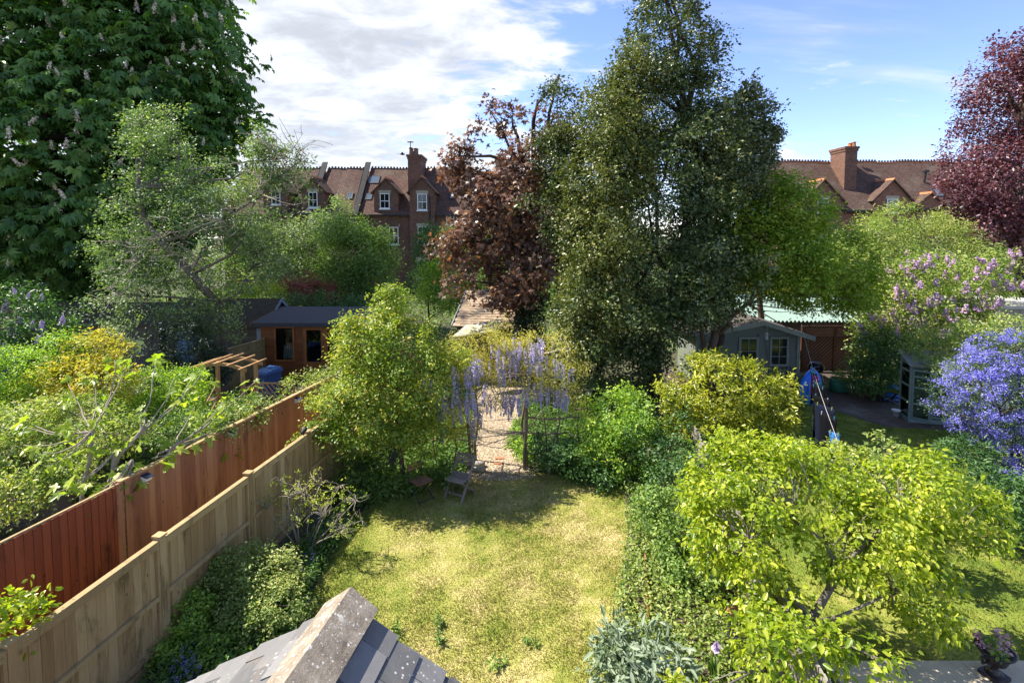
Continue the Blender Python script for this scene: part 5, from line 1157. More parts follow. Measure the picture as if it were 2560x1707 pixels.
# rusty bird table in the bed, blue pole at the left edge
g_ = Vector((3.08, 6.85, 0)); t = thing('bird_table', 'rusty round-topped black metal feeder stand in the right-hand bed', 'feeder', tuple(g_))
MB().lathe([(.01, 1.02), (.11, .97), (.12, .95), (.02, .96)], 14).build('roof', Mrust, t); [MB().tube([(x, y, 0), (x, y, .96)], .012).build('post', Mpipe, t) for x, y in ((-.07, 0), (.07, 0), (0, .07))]; MB().lathe([(.1, .60), (.1, .62)], 14).build('tray', Mpipe, t)
p_ = at(4, 1700, 5.6); t = thing('broom_handle', 'blue pole leaning at the lower left edge', 'pole', (p_.x, p_.y, 0)); MB().tube([(p_.x - .05, p_.y, 0), (p_.x - .12, p_.y + .1, p_.z + .22)], .016).build('pole', plain('blue_pole', (.02, .07, .25), .4), t, Matrix.Identity(4), True)
# bird over the roofs
b_ = at(1006, 386, 40); t = thing('bird', 'dark bird gliding above the terrace roofs', 'bird', tuple(b_), .3); Mbird = plain('bird_feathers', (.02, .02, .022), .8, .2, .1)
bm_ = MB().lathe([(.005, -.22), (.05, -.12), (.075, 0), (.06, .1), (.045, .15), (.01, .2)], 10); bm_.v = [(z, x, y) for x, y, z in bm_.v]
bm_.build('body', Mbird, t, None, False, True)
for s_ in (-1, 1): MB().poly([(.08, s_ * .03, .02), (-.07, s_ * .03, .02), (-.1, s_ * .28, .10), (.02, s_ * .30, .11), (-.09, s_ * .55, .03), (.0, 0, 0)][:5] + [(.08, s_*.03, .035), (-.07, s_*.03, .035), (-.1, s_*.28, .112), (.02, s_*.30, .122), (-.09, s_*.55, .036)], [(0,1,2,3), (3,2,4), (5,8,7,6), (8,9,7), (0,3,8,5), (3,4,9,8), (1,6,7,2), (2,7,9,4), (0,5,6,1)]).build('wing', Mbird, t)
MB().poly([(-.2, -.02, 0), (-.2, .02, 0), (-.36, .07, 0), (-.36, -.07, 0), (-.2, -.02, .012), (-.2, .02, .012), (-.36, .07, .012), (-.36, -.07, .012)], [(0,1,2,3),(7,6,5,4),(0,4,5,1),(1,5,6,2),(2,6,7,3),(3,7,4,0)]).build('tail', Mbird, t)
# ------------------------------------------------------------------ trees and shrubs
def bs(px, Y): return Vector(((px - CX) / F * Y, Y, 0))
Bdark = plain('dark_bark', (.055, .042, .032), .95, .15, .35, 9, stretch=(6, 6, 1), bmp=.6)
Bgrey = plain('grey_bark', (.17, .145, .12), .9, .15, .3, 9, stretch=(6, 6, 1), bmp=.6)
Bpale = plain('pale_smooth_bark', (.33, .28, .21), .85, .2, .25, 7)
Bred = plain('red_brown_bark', (.13, .085, .06), .9, .15, .35, 8, stretch=(5, 5, 1), bmp=.6)
LF = {}
def lf(nm, *a, **k): LF[nm] = leaf(nm, *a, **k)
lf('chestnut_leaf', [(.045, .11, .028), (.085, .185, .044), (.135, .25, .06), (.22, .34, .08)], .36, .42, .4)
lf('apple_leaf', [(0.07, 0.12, 0.044), (0.124, 0.2, 0.07), (0.21, 0.29, 0.11), (0.32, 0.38, 0.16)], .30, .5, .35)
lf('mid_leaf', [(0.06, 0.12, 0.028), (0.12, 0.21, 0.044), (0.21, 0.31, 0.07), (0.32, 0.4, 0.1)], .32, .5, .3)
lf('bright_leaf', [(0.09, 0.17, 0.024), (0.17, 0.3, 0.036), (0.3, 0.44, 0.056), (0.48, 0.56, 0.08)], .38, .45, .35)
lf('yellowgreen_leaf', [(0.158, 0.229, 0.0211), (0.282, 0.37, 0.0352), (0.458, 0.51, 0.0528), (0.62, 0.598, 0.088)], .42, .42, .35)
lf('pear_leaf', [(.13, .20, .014), (.25, .33, .022), (.38, .42, .036), (.52, .52, .07)], .45, .35, .45)
lf('central_leaf', [(0.075, 0.144, 0.02), (0.163, 0.25, 0.03), (0.312, 0.375, 0.0438), (0.55, 0.45, 0.0688)], .36, .42, .4)
lf('wisteria_leaf', [(0.2, 0.18, 0.04), (0.4, 0.34, 0.07), (0.6, 0.5, 0.12), (0.62, 0.62, 0.2)], .40, .5, .3)
lf('holly_leaf', [(.032, .062, .022), (.062, .095, .028), (.11, .14, .04), (.20, .20, .065)], .12, .40, .4)
lf('olive_holly_leaf', [(.05, .075, .018), (.095, .125, .026), (.16, .18, .038), (.26, .24, .065)], .18, .40, .4)
lf('greyholly_leaf', [(.036, .064, .026), (.070, .10, .036), (.12, .145, .052), (.21, .21, .085)], .12, .40, .4)
lf('maple_leaf', [(.075, .045, .036), (.13, .076, .055), (.19, .115, .078), (.33, .175, .08)], .28, .40, .4, tcol=(1.35, .9, .5))
lf('beech_leaf', [(0.0483, 0.0207, 0.0299), (0.092, 0.0368, 0.0506), (0.149, 0.0633, 0.0782), (0.265, 0.127, 0.127)], .22, .40, .4, tcol=(1.6, .6, .5))
lf('red_leaf', [(0.18, 0.04, 0.04), (0.34, 0.08, 0.07), (0.5, 0.16, 0.12)], .3)
lf('gold_leaf', [(.28, .32, .03), (.42, .45, .045), (.56, .54, .065), (.60, .47, .13)], .42, .5, .3, tcol=(1.3, 1.2, .4))
lf('dark_leaf', [(0.0175, 0.035, 0.0175), (0.035, 0.063, 0.028), (0.063, 0.0963, 0.0455)], .15, .35, .45)
lf('lilac_leaf', [(0.036, 0.09, 0.028), (0.072, 0.15, 0.04), (0.13, 0.23, 0.06)], .28, .42, .35)
lf('laurel_leaf', [(.10, .14, .014), (.24, .27, .022), (.40, .40, .036), (.54, .50, .10)], .35, .28, .5)
lf('cover_leaf', [(0.036, 0.084, 0.02), (0.08, 0.16, 0.032), (0.15, 0.25, 0.052), (0.28, 0.36, 0.1)], .32, .5, .3)
lf('silver_leaf', [(0.14, 0.19, 0.11), (0.22, 0.28, 0.18), (0.32, 0.37, 0.27)], .25, .6, .25)
lf('paleshrub_leaf', [(0.088, 0.15, 0.0317), (0.176, 0.255, 0.0528), (0.334, 0.387, 0.106), (0.528, 0.493, 0.176)], .35, .45, .35)
lf('fig_leaf', [(0.143, 0.229, 0.0229), (0.272, 0.358, 0.0343), (0.429, 0.472, 0.0715)], .45, .35, .45)
lf('ceanothus_leaf', [(0.024, 0.056, 0.024), (0.056, 0.1, 0.036), (0.1, 0.15, 0.06)], .2, .4, .4)
lf('blue_blossom', [(.12, .11, .46), (.20, .19, .62), (.30, .29, .74), (.42, .41, .82)], .25, .7, .1, tcol=(1, 1, 1.1))
lf('white_blossom', [(.55, .42, .32), (.68, .58, .45), (.76, .70, .58)], .2, .7, .1, tcol=(1, 1, 1))
lf('lilac_blossom', [(.46, .32, .55), (.60, .46, .68), (.72, .60, .78)], .25, .7, .1, tcol=(1, 1, 1))
lf('mauve_blossom', [(.40, .22, .38), (.55, .36, .52), (.68, .52, .64)], .25, .7, .1, tcol=(1, 1, 1))
lf('wisteria_blossom', [(.36, .31, .48), (.52, .46, .62), (.70, .64, .76)], .3, .7, .1, tcol=(1, 1, 1))
lf('pink_blossom', [(.5, .16, .25), (.62, .30, .38), (.72, .5, .55)], .25, .7, .1, tcol=(1, 1, 1))
lf('purple_blossom', [(.20, .05, .26), (.32, .10, .38)], .25, .7, .1, tcol=(1, 1, 1))
lf('bluebell_blossom', [(.13, .13, .45), (.22, .22, .6)], .25, .7, .1, tcol=(1, 1, 1))
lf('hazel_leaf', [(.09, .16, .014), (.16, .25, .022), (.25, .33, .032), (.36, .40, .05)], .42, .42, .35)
FR = np.random.default_rng(77)

# horse chestnut
cl = [lobe(120, 60, 28.93, 330, 260, 4.83), lobe(363, 170, 28.27, 228, 225, 4.20), lobe(150, 380, 26.62, 330, 260, 4.20), lobe(-80, 300, 27.28, 300, 400, 4.59), lobe(110, 600, 27.28, 270, 150, 3.72), lobe(408, 330, 28.93, 180, 150, 3.25), lobe(298, -90, 29.92, 260, 200, 4.59), lobe(308, 560, 28.27, 170, 130, 3.01), lobe(60, 690, 28.16, 240, 70, 3.01)]
ct = plant('horse_chestnut_tree', 'huge dark horse chestnut with cream flower candles filling the upper left', 'tree', bs(140, 31), cl, 13500, 2, .72, T_PALM, LF['chestnut_leaf'], 1, Bdark, .42, .25, 50, .03, spread=.3, twig=.4, up=.75, out=.55, rnd=.35, shell=.42, rough=.13, droop=.15, szvar=.18)
fm = cone_flower('flower_candle', 46, .46, .12, LF['white_blossom'], 3, .07, .75)
leaf_objects(ct, T_PALM, LF['chestnut_leaf'], .75, 300, 201, .85, .35, .45)
flowers(ct, 'flower_candle', fm, visible_pts(ct, 230, FR, .1, .75, .42), FR, .75, 1.25, .45)

# old apple tree with bare grey twigs
al = [lobe(450, 400, 19, 115, 95, 1.7), lobe(560, 450, 19, 130, 110, 1.8), lobe(380, 540, 18.6, 100, 95, 1.6), lobe(325, 660, 18.6, 85, 95, 1.4), lobe(640, 530, 19.5, 110, 90, 1.7), lobe(520, 600, 18.7, 120, 95, 1.7), lobe(690, 420, 19.6, 60, 60, .9), lobe(420, 740, 18.3, 140, 90, 1.4), lobe(640, 660, 19.4, 90, 65, 1.1), lobe(300, 760, 18.3, 80, 70, 1.1), lobe(370, 330, 19.2, 50, 50, .8), lobe(650, 360, 19.6, 28, 50, .5), lobe(752, 420, 19.6, 30, 50, .5), lobe(520, 800, 18.3, 80, 60, .8)]
ap = plant('apple_tree', 'spreading old apple tree with tangled grey twigs and small leaves', 'tree', bs(553, 19), al, 5200, 9, .09, T_QUAD, LF['apple_leaf'], 2, Bgrey, .2, .36, 480, .012, lim_r=.28, spread=.10, twig=.30, shell=.75, rough=.3, gap=-.02, up=.8, bend=.16)
tw = MB(); rgt = np.random.default_rng(31)
for px_, py_, n_ in ((430, 590, 26), (350, 640, 26), (470, 660, 22), (560, 560, 16), (340, 720, 18), (650, 480, 16), (700, 400, 12), (760, 400, 8)):
    for _ in range(n_):
        a = at(px_ + rgt.normal() * 22, py_ + rgt.normal() * 18, 17.4 + rgt.normal() * .4); b = a + Vector((rgt.normal() * .55 - .25 * (px_ < 600), rgt.normal() * .4 - .25, rgt.normal() * .35 + (.5 if px_ > 640 else -.08)))
        pts_ = limb(tw, a, b, .016, .006, rgt, .12, 4, 4); limb(tw, pts_[2], pts_[2] + Vector(rgt.normal(size=3)) * .25, .009, .004, rgt, .1, 2, 4)
tw.build('bare_twigs', Bpale, ap, Matrix.Identity(4), True, True)['kind'] = 'stuff'
# trees between the gardens and the terrace
plant('garden_tree', 'rounded mid-green tree in front of the dormered terrace house', 'tree', bs(930, 32), [lobe(905, 632, 32, 80, 59, 2.3), lobe(850, 722, 31, 80, 51, 2.2), lobe(940, 702, 31.5, 59, 63, 1.8), lobe(880, 582, 32.5, 51, 34, 1.4), lobe(920, 772, 31, 76, 29, 2)], 3600, 9, .14, T_QUAD, LF['mid_leaf'], 3, Bdark, .2, .3, 60, .02, spread=.2, twig=.4, rough=.25, gap=-.35, up=.9)
plant('garden_tree', 'paler feathery tree left of the rounded tree, below the rooflights', 'tree', bs(780, 35), [lobe(830, 566, 35, 57, 41, 1.8), lobe(760, 596, 35, 57, 49, 1.8), lobe(790, 676, 34, 73, 57, 2.2), lobe(700, 686, 34, 57, 57, 2), lobe(850, 526, 35, 24, 28, .8), lobe(650, 596, 35, 49, 49, 1.5)], 2600, 8, .14, T_QUAD, LF['apple_leaf'], 4, Bgrey, .16, .3, 90, .018, spread=.22, twig=.4, shell=.7, rough=.28, gap=-.1, up=.9)
plant('conical_shrub', 'dark green conical evergreen below the terrace sash window', 'shrub', bs(1075, 28), [lobe(1072, 640, 28, 38, 50, .8), lobe(1075, 600, 28, 24, 32, .5), lobe(1070, 700, 28, 48, 50, 1)], 1500, 8, .09, T_QUAD, LF['lilac_leaf'], 5, Bdark, .08, .2, 10, spread=.1, twig=.2, rough=.1)
plant('garden_tree', 'bright yellow-green young tree left of the purple maple', 'tree', bs(1150, 26), [lobe(1150, 660, 26, 70, 60, 1.3), lobe(1110, 730, 25.5, 70, 45, 1.3), lobe(1180, 600, 26, 40, 50, .9), lobe(1130, 610, 26.5, 35, 40, .8)], 2200, 8, .10, T_QUAD, LF['bright_leaf'], 6, Bgrey, .09, .25, 30, spread=.14, twig=.3, rough=.28, gap=-.3)
plant('red_shrub', 'dull red-leaved shrub behind the brown summerhouse', 'shrub', bs(770, 29), [lobe(745, 715, 29, 35, 40, .8), lobe(790, 735, 29, 60, 25, .9)], 600, 8, .11, T_QUAD, LF['red_leaf'], 7, Bdark, .05, .2, 10, spread=.14, multi=True)
plant('hedge', 'dark clipped hedge directly behind the summerhouse roof', 'hedge', bs(850, 26), [lobe(720, 770, 25.6, 60, 28, .7), lobe(820, 768, 25.6, 70, 30, .7), lobe(920, 772, 25.6, 70, 30, .7)], 1500, 8, .09, T_QUAD, LF['lilac_leaf'], 8, Bdark, .03, .2, 0, spread=.12, multi=True, rough=.1)
plant('bush', 'sunlit lime green bush behind the blue-grey shed', 'shrub', bs(620, 26.5), [lobe(600, 755, 26.5, 60, 28, .8), lobe(660, 745, 26.5, 45, 35, .8), lobe(560, 765, 27, 60, 30, .8)], 1200, 8, .09, T_QUAD, LF['yellowgreen_leaf'], 9, Bdark, .04, .2, 0, spread=.12, multi=True)
for i, (px_, Y, y_, rx, m_, lab) in enumerate([(60, 40, 640, 220, 'dark_leaf', 'dark tree mass behind the chestnut trunk'), (420, 41, 620, 200, 'mid_leaf', 'green tree seen through the apple twigs'), (1290, 40, 720, 130, 'mid_leaf', 'green shrub mass behind the purple maple trunk'), (1560, 36, 640, 200, 'mid_leaf', 'green tree hidden behind the hollies'), (2080, 40, 660, 160, 'mid_leaf', 'green shrubs below the right-hand house wall'), (2300, 38, 680, 170, 'mid_leaf', 'green shrubs beyond the right-hand lilac'), (2520, 36, 700, 140, 'bright_leaf', 'bright shrubs below the copper beech')]):
    plant('background_shrub', lab, 'shrub', bs(px_, Y), [lobe(px_, y_, Y, rx, 70, 2.5), lobe(px_ - rx * .5, y_ + 40, Y - 1, rx * .6, 50, 2), lobe(px_ + rx * .5, y_ + 45, Y - 1, rx * .6, 50, 2), lobe(px_, y_ + 70, Y - 1, rx * .8, 40, 2)], 1500, 8, .17, T_QUAD, LF[m_], 20 + i, Bdark, .15, .2, 10, spread=.25, twig=.4, rough=.25, up=.9)

# purple maple
ml = [lobe(1285, 510, 20, 95, 95, 1.7), lobe(1240, 590, 20, 110, 80, 1.8), lobe(1330, 630, 20, 85, 100, 1.8), lobe(1190, 620, 20, 85, 50, 1.3), lobe(1190, 720, 19.6, 85, 45, 1.2), lobe(1330, 420, 20, 75, 80, 1.4), lobe(1385, 310, 20.4, 30, 60, .6), lobe(1175, 450, 20, 35, 55, .6), lobe(1228, 300, 20, 26, 50, .45), lobe(1280, 300, 20, 24, 24, .4), lobe(1300, 730, 20, 80, 40, 1.2), lobe(1150, 400, 20, 28, 28, .4), lobe(1398, 205, 20.4, 12, 45, .25), lobe(1120, 420, 20, 28, 20, .4)]
mt_ = plant('maple_tree', 'purple-leaved maple with sparse upper branches left of the hollies', 'tree', bs(1330, 20), ml, 3200, 5, .155, T_MAPLE, LF['maple_leaf'], 30, Bdark, .24, .3, 130, .016, spread=.16, twig=.35, shell=.6, rough=.32, gap=-.14, up=.55, out=.4, rnd=.6, droop=.4)
plant('ivy', 'dark ivy clothing the purple maple trunk', 'ivy', bs(1335, 19.6), [lobe(1325, 760, 19.7, 35, 70, .45), lobe(1330, 850, 19.6, 40, 80, .45), lobe(1330, 680, 19.8, 28, 60, .4)], 1300, 6, .09, T_QUAD, LF['dark_leaf'], 31, Bdark, .05, .2, 0, spread=.08, multi=True)
leaf_objects(mt_, T_MAPLE, LF['maple_leaf'], .17, 300, 202, .3, .1, .6)
# hollies
hl = [lobe(1765, 340, 18.8, 60, 80, 1.2), lobe(1668, 30, 18.81, 55, 70, 0.91), lobe(1665, 150, 18.81, 92, 90, 1.37), lobe(1650, 290, 18.81, 135, 110, 1.94), lobe(1690, 420, 18.58, 140, 120, 2.17), lobe(1620, 560, 18.24, 190, 130, 2.51), lobe(1650, 700, 18.24, 175, 120, 2.51), lobe(1560, 810, 17.78, 170, 105, 2.17), lobe(1540, 910, 17.56, 130, 75, 1.60), lobe(1660, -40, 18.81, 35, 50, 0.57)]
plant('holly_tree', 'tallest dark glossy holly rising above the whole garden', 'tree', bs(1640, 18.8), hl, 12500, 8, .115, T_QUAD, LF['holly_leaf'], 40, Bdark, .26, .15, 60, .014, spread=.09, twig=.42, shell=.45, rough=.34, up=.75, rnd=.8, tintvar=.2, sub=9, tuft=.3)
ol = [lobe(1581, 205, 17.90, 36, 80, 0.80), lobe(1523, 310, 17.67, 50, 100, 1.14), lobe(1503, 450, 17.44, 69, 110, 1.48), lobe(1493, 600, 17.10, 72, 100, 1.48), lobe(1468, 740, 16.99, 57, 85, 1.14), lobe(1558, 400, 17.44, 57, 130, 1.14), lobe(1463, 850, 16.64, 45, 55, 0.80)]
plant('holly_tree', 'slender olive-yellow holly leaning against the left of the tall one', 'tree', bs(1500, 17.6), ol, 7600, 8, .098, T_QUAD, LF['olive_holly_leaf'], 41, Bdark, .14, .15, 140, .011, spread=.08, twig=.5, shell=.5, rough=.36, up=.6, rnd=.85, sub=9, tuft=.3)
gl = [lobe(1800, 420, 19.04, 88, 100, 1.57), lobe(1862, 290, 19.04, 50, 75, 0.90), lobe(1892, 390, 19.04, 38, 75, 0.78), lobe(1820, 550, 19.04, 105, 100, 1.79), lobe(1770, 650, 18.59, 95, 90, 1.68), lobe(1740, 760, 18.59, 70, 70, 1.23), lobe(1865, 215, 19.04, 22, 42, 0.45), lobe(1910, 330, 19.04, 25, 40, 0.45)]
plant('holly_tree', 'grey-green holly with open airy right side beside the tall one', 'tree', bs(1790, 19.3), gl, 7000, 8, .112, T_QUAD, LF['greyholly_leaf'], 42, Bdark, .17, .2, 160, .012, spread=.09, twig=.3, shell=.62, rough=.34, gap=-.3, up=.7, rnd=.8, tintvar=.2, sub=9, tuft=.28)
plant('holly_tree', 'small dark holly top showing among the purple maple branches', 'tree', bs(1400, 18.6), [lobe(1392, 300, 18.6, 42, 70, .7), lobe(1400, 420, 18.5, 55, 80, .9), lobe(1420, 560, 18.4, 60, 90, 1)], 1800, 8, .10, T_QUAD, LF['holly_leaf'], 43, Bdark, .1, .2, 50, .012, spread=.10, rough=.28, gap=-.2)
# bright tree right of the hollies, on a crooked trunk
b0 = bs(1775, 18.0)
tpaths = [([b0, at(1772, 900, 18), at(1790, 830, 18)], .15, .14), ([at(1788, 835, 18), at(1830, 790, 17.9), at(1868, 760, 17.8), at(1915, 712, 17.7), at(1990, 640, 17.9)], .10, .04), ([at(1785, 835, 18), at(1800, 790, 18.1), at(1812, 740, 18.2), at(1840, 640, 18.3)], .09, .03), ([at(1762, 880, 18.1), at(1750, 800, 18.3), at(1752, 720, 18.4)], .09, .04), ([at(1800, 835, 17.9), at(1822, 815, 17.8), at(1831, 806, 17.8)], .07, .055)]
tl_ = [lobe(1965, 530, 18.6, 80, 75, 1.5), lobe(2080, 660, 18.2, 85, 80, 1.5), lobe(1965, 640, 18, 115, 100, 1.7), lobe(2050, 720, 17.8, 115, 60, 1.4), lobe(1905, 600, 18, 85, 85, 1.3), lobe(1925, 480, 18.6, 45, 40, .8), lobe(2125, 725, 17.6, 55, 62, .9), lobe(2140, 660, 18, 40, 45, .8), lobe(1860, 690, 18, 60, 40, .8)]
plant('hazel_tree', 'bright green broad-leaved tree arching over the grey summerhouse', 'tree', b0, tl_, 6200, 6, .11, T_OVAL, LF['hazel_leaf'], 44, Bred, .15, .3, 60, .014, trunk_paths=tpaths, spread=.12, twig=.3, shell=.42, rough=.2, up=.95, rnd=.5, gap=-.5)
t = thing('tree_post', 'brown bare trunk behind the grey summerhouse roof carrying the washing line', 'trunk', (11.35, 20.95, 0)); MB().tube([(11.35, 23.2, 0), (11.2, 23.1, 2.0), (11.0, 23.0, 3.3), (10.9, 22.9, 4.2)], [.16, .14, .11, .08], 9).build('trunk', Bred, t, Matrix.Identity(4), True, True)
# copper beech, golden-green tree, right-hand lilac
plant('copper_beech_tree', 'dark purple copper beech at the right edge', 'tree', bs(2620, 28), [lobe(2515, 252, 27, 70, 105, 2.4), lobe(2545, 462, 27, 132, 105, 3), lobe(2460, 442, 26.5, 66, 66, 2), lobe(2560, 612, 26, 114, 74, 2.6), lobe(2455, 562, 26, 61, 57, 1.7), lobe(2560, 142, 27, 52, 61, 1.8), lobe(2420, 502, 26.5, 44, 44, 1.2), lobe(2680, 322, 28, 158, 220, 4)], 8000, 8, .15, T_QUAD, LF['beech_leaf'], 50, Bdark, .35, .2, 90, .02, spread=.18, twig=.45, shell=.5, rough=.32, up=.7, rnd=.6, gap=-.3)
plant('garden_tree', 'golden-green tree below the right-hand house gables', 'tree', bs(2280, 26), [lobe(2290, 600, 26, 115, 55, 2.2), lobe(2190, 610, 25.5, 69, 55, 1.6), lobe(2370, 630, 25.5, 69, 46, 1.6), lobe(2250, 555, 26.5, 64, 36, 1.3), lobe(2330, 670, 25, 110, 36, 1.8), lobe(2180, 680, 25, 64, 55, 1.4)], 3300, 8, .11, T_LONG, LF['paleshrub_leaf'], 51, Bgrey, .16, .3, 70, .016, spread=.15, twig=.4, rough=.25, gap=-.35, up=.8, droop=.5)
rl = plant('lilac_shrub', 'tall mauve-flowered lilac at the right behind the glazed cabinet', 'shrub', bs(2330, 20), [lobe(2285, 720, 20, 95, 75, 1.5), lobe(2420, 710, 20, 95, 85, 1.6), lobe(2235, 780, 20, 70, 65, 1.2), lobe(2340, 800, 19.5, 115, 60, 1.3), lobe(2480, 690, 20.2, 45, 60, .9), lobe(2200, 850, 19.8, 45, 60, .8)], 2900, 7, .10, T_OVAL, LF['paleshrub_leaf'], 52, Bgrey, .07, .2, 60, .013, multi=True, spread=.11, twig=.3, rough=.24, gap=-.4)
fm = cone_flower('flower_panicle', 60, .24, .085, LF['mauve_blossom'], 5, .05, .7)
flowers(rl, 'flower_panicle', fm, visible_pts(rl, 210, FR, .05, .16), FR, .7, 1.35, .5)
plant('ivy_bank', 'dark leafy bank between the lattice fence and the lilac', 'shrub', bs(2220, 18.5), [lobe(2195, 900, 19, 45, 70, .7), lobe(2240, 880, 18.6, 70, 40, .9), lobe(2180, 950, 18.6, 50, 30, .6), lobe(2140, 935, 19.5, 35, 30, .5)], 1300, 6, .09, T_OVAL, LF['lilac_leaf'], 53, Bdark, .04, .2, 20, multi=True, spread=.1)
plant('shrub', 'pale yellow-green shrub behind the blue ceanothus', 'shrub', bs(2450, 15.5), [lobe(2470, 860, 15.5, 90, 45, 1), lobe(2540, 830, 15.5, 60, 40, .9), lobe(2380, 890, 16, 60, 40, .9), lobe(2330, 870, 16.8, 60, 30, .8), lobe(2440, 930, 15, 80, 40, .9)], 1900, 7, .075, T_QUAD, LF['paleshrub_leaf'], 54, Bgrey, .03, .2, 30, multi=True, spread=.09)
wl2 = plant('hawthorn', 'white-flowered shrub half hidden behind the lilac', 'shrub', bs(2225, 23), [lobe(2200, 770, 23, 60, 40, 1), lobe(2250, 800, 23, 50, 35, .9)], 700, 7, .07, T_QUAD, LF['white_blossom'], 55, Bgrey, .04, .2, 10, multi=True, spread=.1)
plant('forsythia', 'small orange-yellow bush above the corrugated roof', 'shrub', bs(1945, 30), [lobe(1946, 732, 30, 28, 18, .5)], 320, 6, .09, T_QUAD, LF['gold_leaf'], 56, Bgrey, .03, .2, 5, multi=True, spread=.1)
# ceanothus
cb = [lobe(2475, 990, 11.6, 115, 95, 1.05), lobe(2540, 900, 11.7, 75, 62, .9), lobe(2435, 940, 11.8, 65, 55, .7), lobe(2545, 1110, 11.2, 80, 75, .8), lobe(2395, 1040, 11.6, 45, 45, .5), lobe(2520, 1190, 11, 55, 50, .5), lobe(2600, 1000, 11.6, 90, 140, 1)]
ce = plant('ceanothus', 'ceanothus covered in violet-blue blossom at the right edge', 'shrub', bs(2520, 11.8), cb, 3000, 6, .045, T_QUAD, LF['ceanothus_leaf'], 57, Bdark, .05, .2, 40, .01, multi=True, spread=.06, twig=.12, rough=.3)
V, T, tt, p_, o_, li_ = foliage(cb, 5200, 7, .035, T_QUAD, 58, spread=.032, twig=.06, up=.2, out=.9, rnd=.9, shell=.25, rough=.32, gap=-.28, gapf=7.0, tintvar=.2, sub=10, tuft=.16)
fo = link('blossom', mesh_np('blossom', V, T, LF['blue_blossom'], tt), ce, Matrix.Identity(4), True); fo['kind'] = 'stuff'
plant('perennial', 'dark leafy peony clump at the foot of the ceanothus', 'plant', bs(2440, 10.6), [lobe(2420, 1150, 10.8, 60, 30, .4), lobe(2470, 1230, 9.9, 80, 40, .5), lobe(2540, 1250, 9.6, 60, 45, .5)], 700, 7, .09, T_LONG, LF['lilac_leaf'], 59, Bdark, .012, .2, 20, multi=True, spread=.06)

# laurel and companions beyond the lawn
lr_ = plant('laurel_shrub', 'rounded yellow-green variegated laurel in full sun in front of the grey summerhouse', 'shrub', bs(1810, 14.2), [lobe(1800, 988, 14, 120, 85, 1), lobe(1900, 1028, 14, 75, 70, .9), lobe(1720, 1038, 13.8, 75, 70, .8), lobe(1820, 1098, 13.6, 110, 60, .9), lobe(1930, 988, 14.2, 45, 45, .6), lobe(1775, 928, 14.3, 60, 40, .6), lobe(1950, 1058, 13.9, 30, 35, .4)], 1900, 8, .12, T_LONG, LF['laurel_leaf'], 60, Bdark, .04, .2, 30, .012, multi=True, spread=.05, twig=.28, rough=.2, up=.55, out=.5, rnd=.6, droop=-.5)
leaf_objects(lr_, T_LONG, LF['laurel_leaf'], .14, 300, 204, .17, .06, -.2)
plant('euonymus_shrub', 'lower bright green evergreen shrub left of the laurel', 'shrub', bs(1540, 13), [lobe(1540, 1060, 13, 80, 65, .8), lobe(1490, 1110, 12.8, 60, 55, .6), lobe(1590, 1090, 12.8, 50, 60, .6), lobe(1540, 1140, 12.6, 90, 40, .6)], 1500, 8, .075, T_QUAD, LF['bright_leaf'], 61, Bdark, .035, .2, 20, multi=True, spread=.06, rough=.22)
plant('shrub', 'shaded dark green shrub under the tall holly', 'shrub', bs(1650, 12.4), [lobe(1620, 1130, 12.3, 60, 60, .5), lobe(1700, 1110, 12.6, 60, 60, .6), lobe(1430, 1150, 12.5, 60, 40, .5), lobe(1380, 1130, 13, 40, 40, .5), lobe(1500, 1180, 12.2, 60, 25, .4)], 1100, 7, .07, T_QUAD, LF['lilac_leaf'], 62, Bdark, .02, .2, 15, multi=True, spread=.06)
# tree over the chairs
nl = [lobe(965, 800, 12.4, 50, 42, .55), lobe(905, 885, 12.1, 58, 55, .7), lobe(1010, 880, 12.1, 72, 62, .8), lobe(930, 975, 11.9, 110, 62, .95), lobe(1070, 970, 12.3, 70, 70, .8), lobe(835, 1005, 11.9, 38, 34, .45), lobe(920, 1070, 11.8, 105, 45, .75), lobe(800, 1080, 11.6, 38, 16, .3), lobe(985, 750, 12.5, 26, 20, .3), lobe(785, 1000, 11.5, 30, 10, .2), lobe(1040, 1080, 12, 75, 45, .65), lobe(1130, 905, 12.5, 38, 34, .45), lobe(870, 820, 12.2, 22, 22, .25)]
nt_ = bs(1005, 12.1)
plant('cherry_tree', 'small-leaved bright green tree over the garden chairs', 'tree', nt_, nl, 4800, 9, .066, T_QUAD, LF['central_leaf'], 63, Bred, .075, .35, 150, .009, trunk_paths=[([nt_, at(1008, 1190, 12.1), at(1000, 1110, 12.1), at(985, 980, 12.1), at(985, 820, 12.3)], .075, .02), ([at(1003, 1120, 12.1), at(930, 1040, 11.9), at(850, 1000, 11.8)], .04, .012), ([at(1000, 1100, 12.1), at(1060, 1000, 12.2), at(1090, 930, 12.3)], .04, .012), ([at(990, 1000, 12.1), at(900, 900, 12.1)], .03, .01)], spread=.055, twig=.26, shell=.6, rough=.34, up=.85, rnd=.6, gap=-.3, sub=8, tuft=.34)
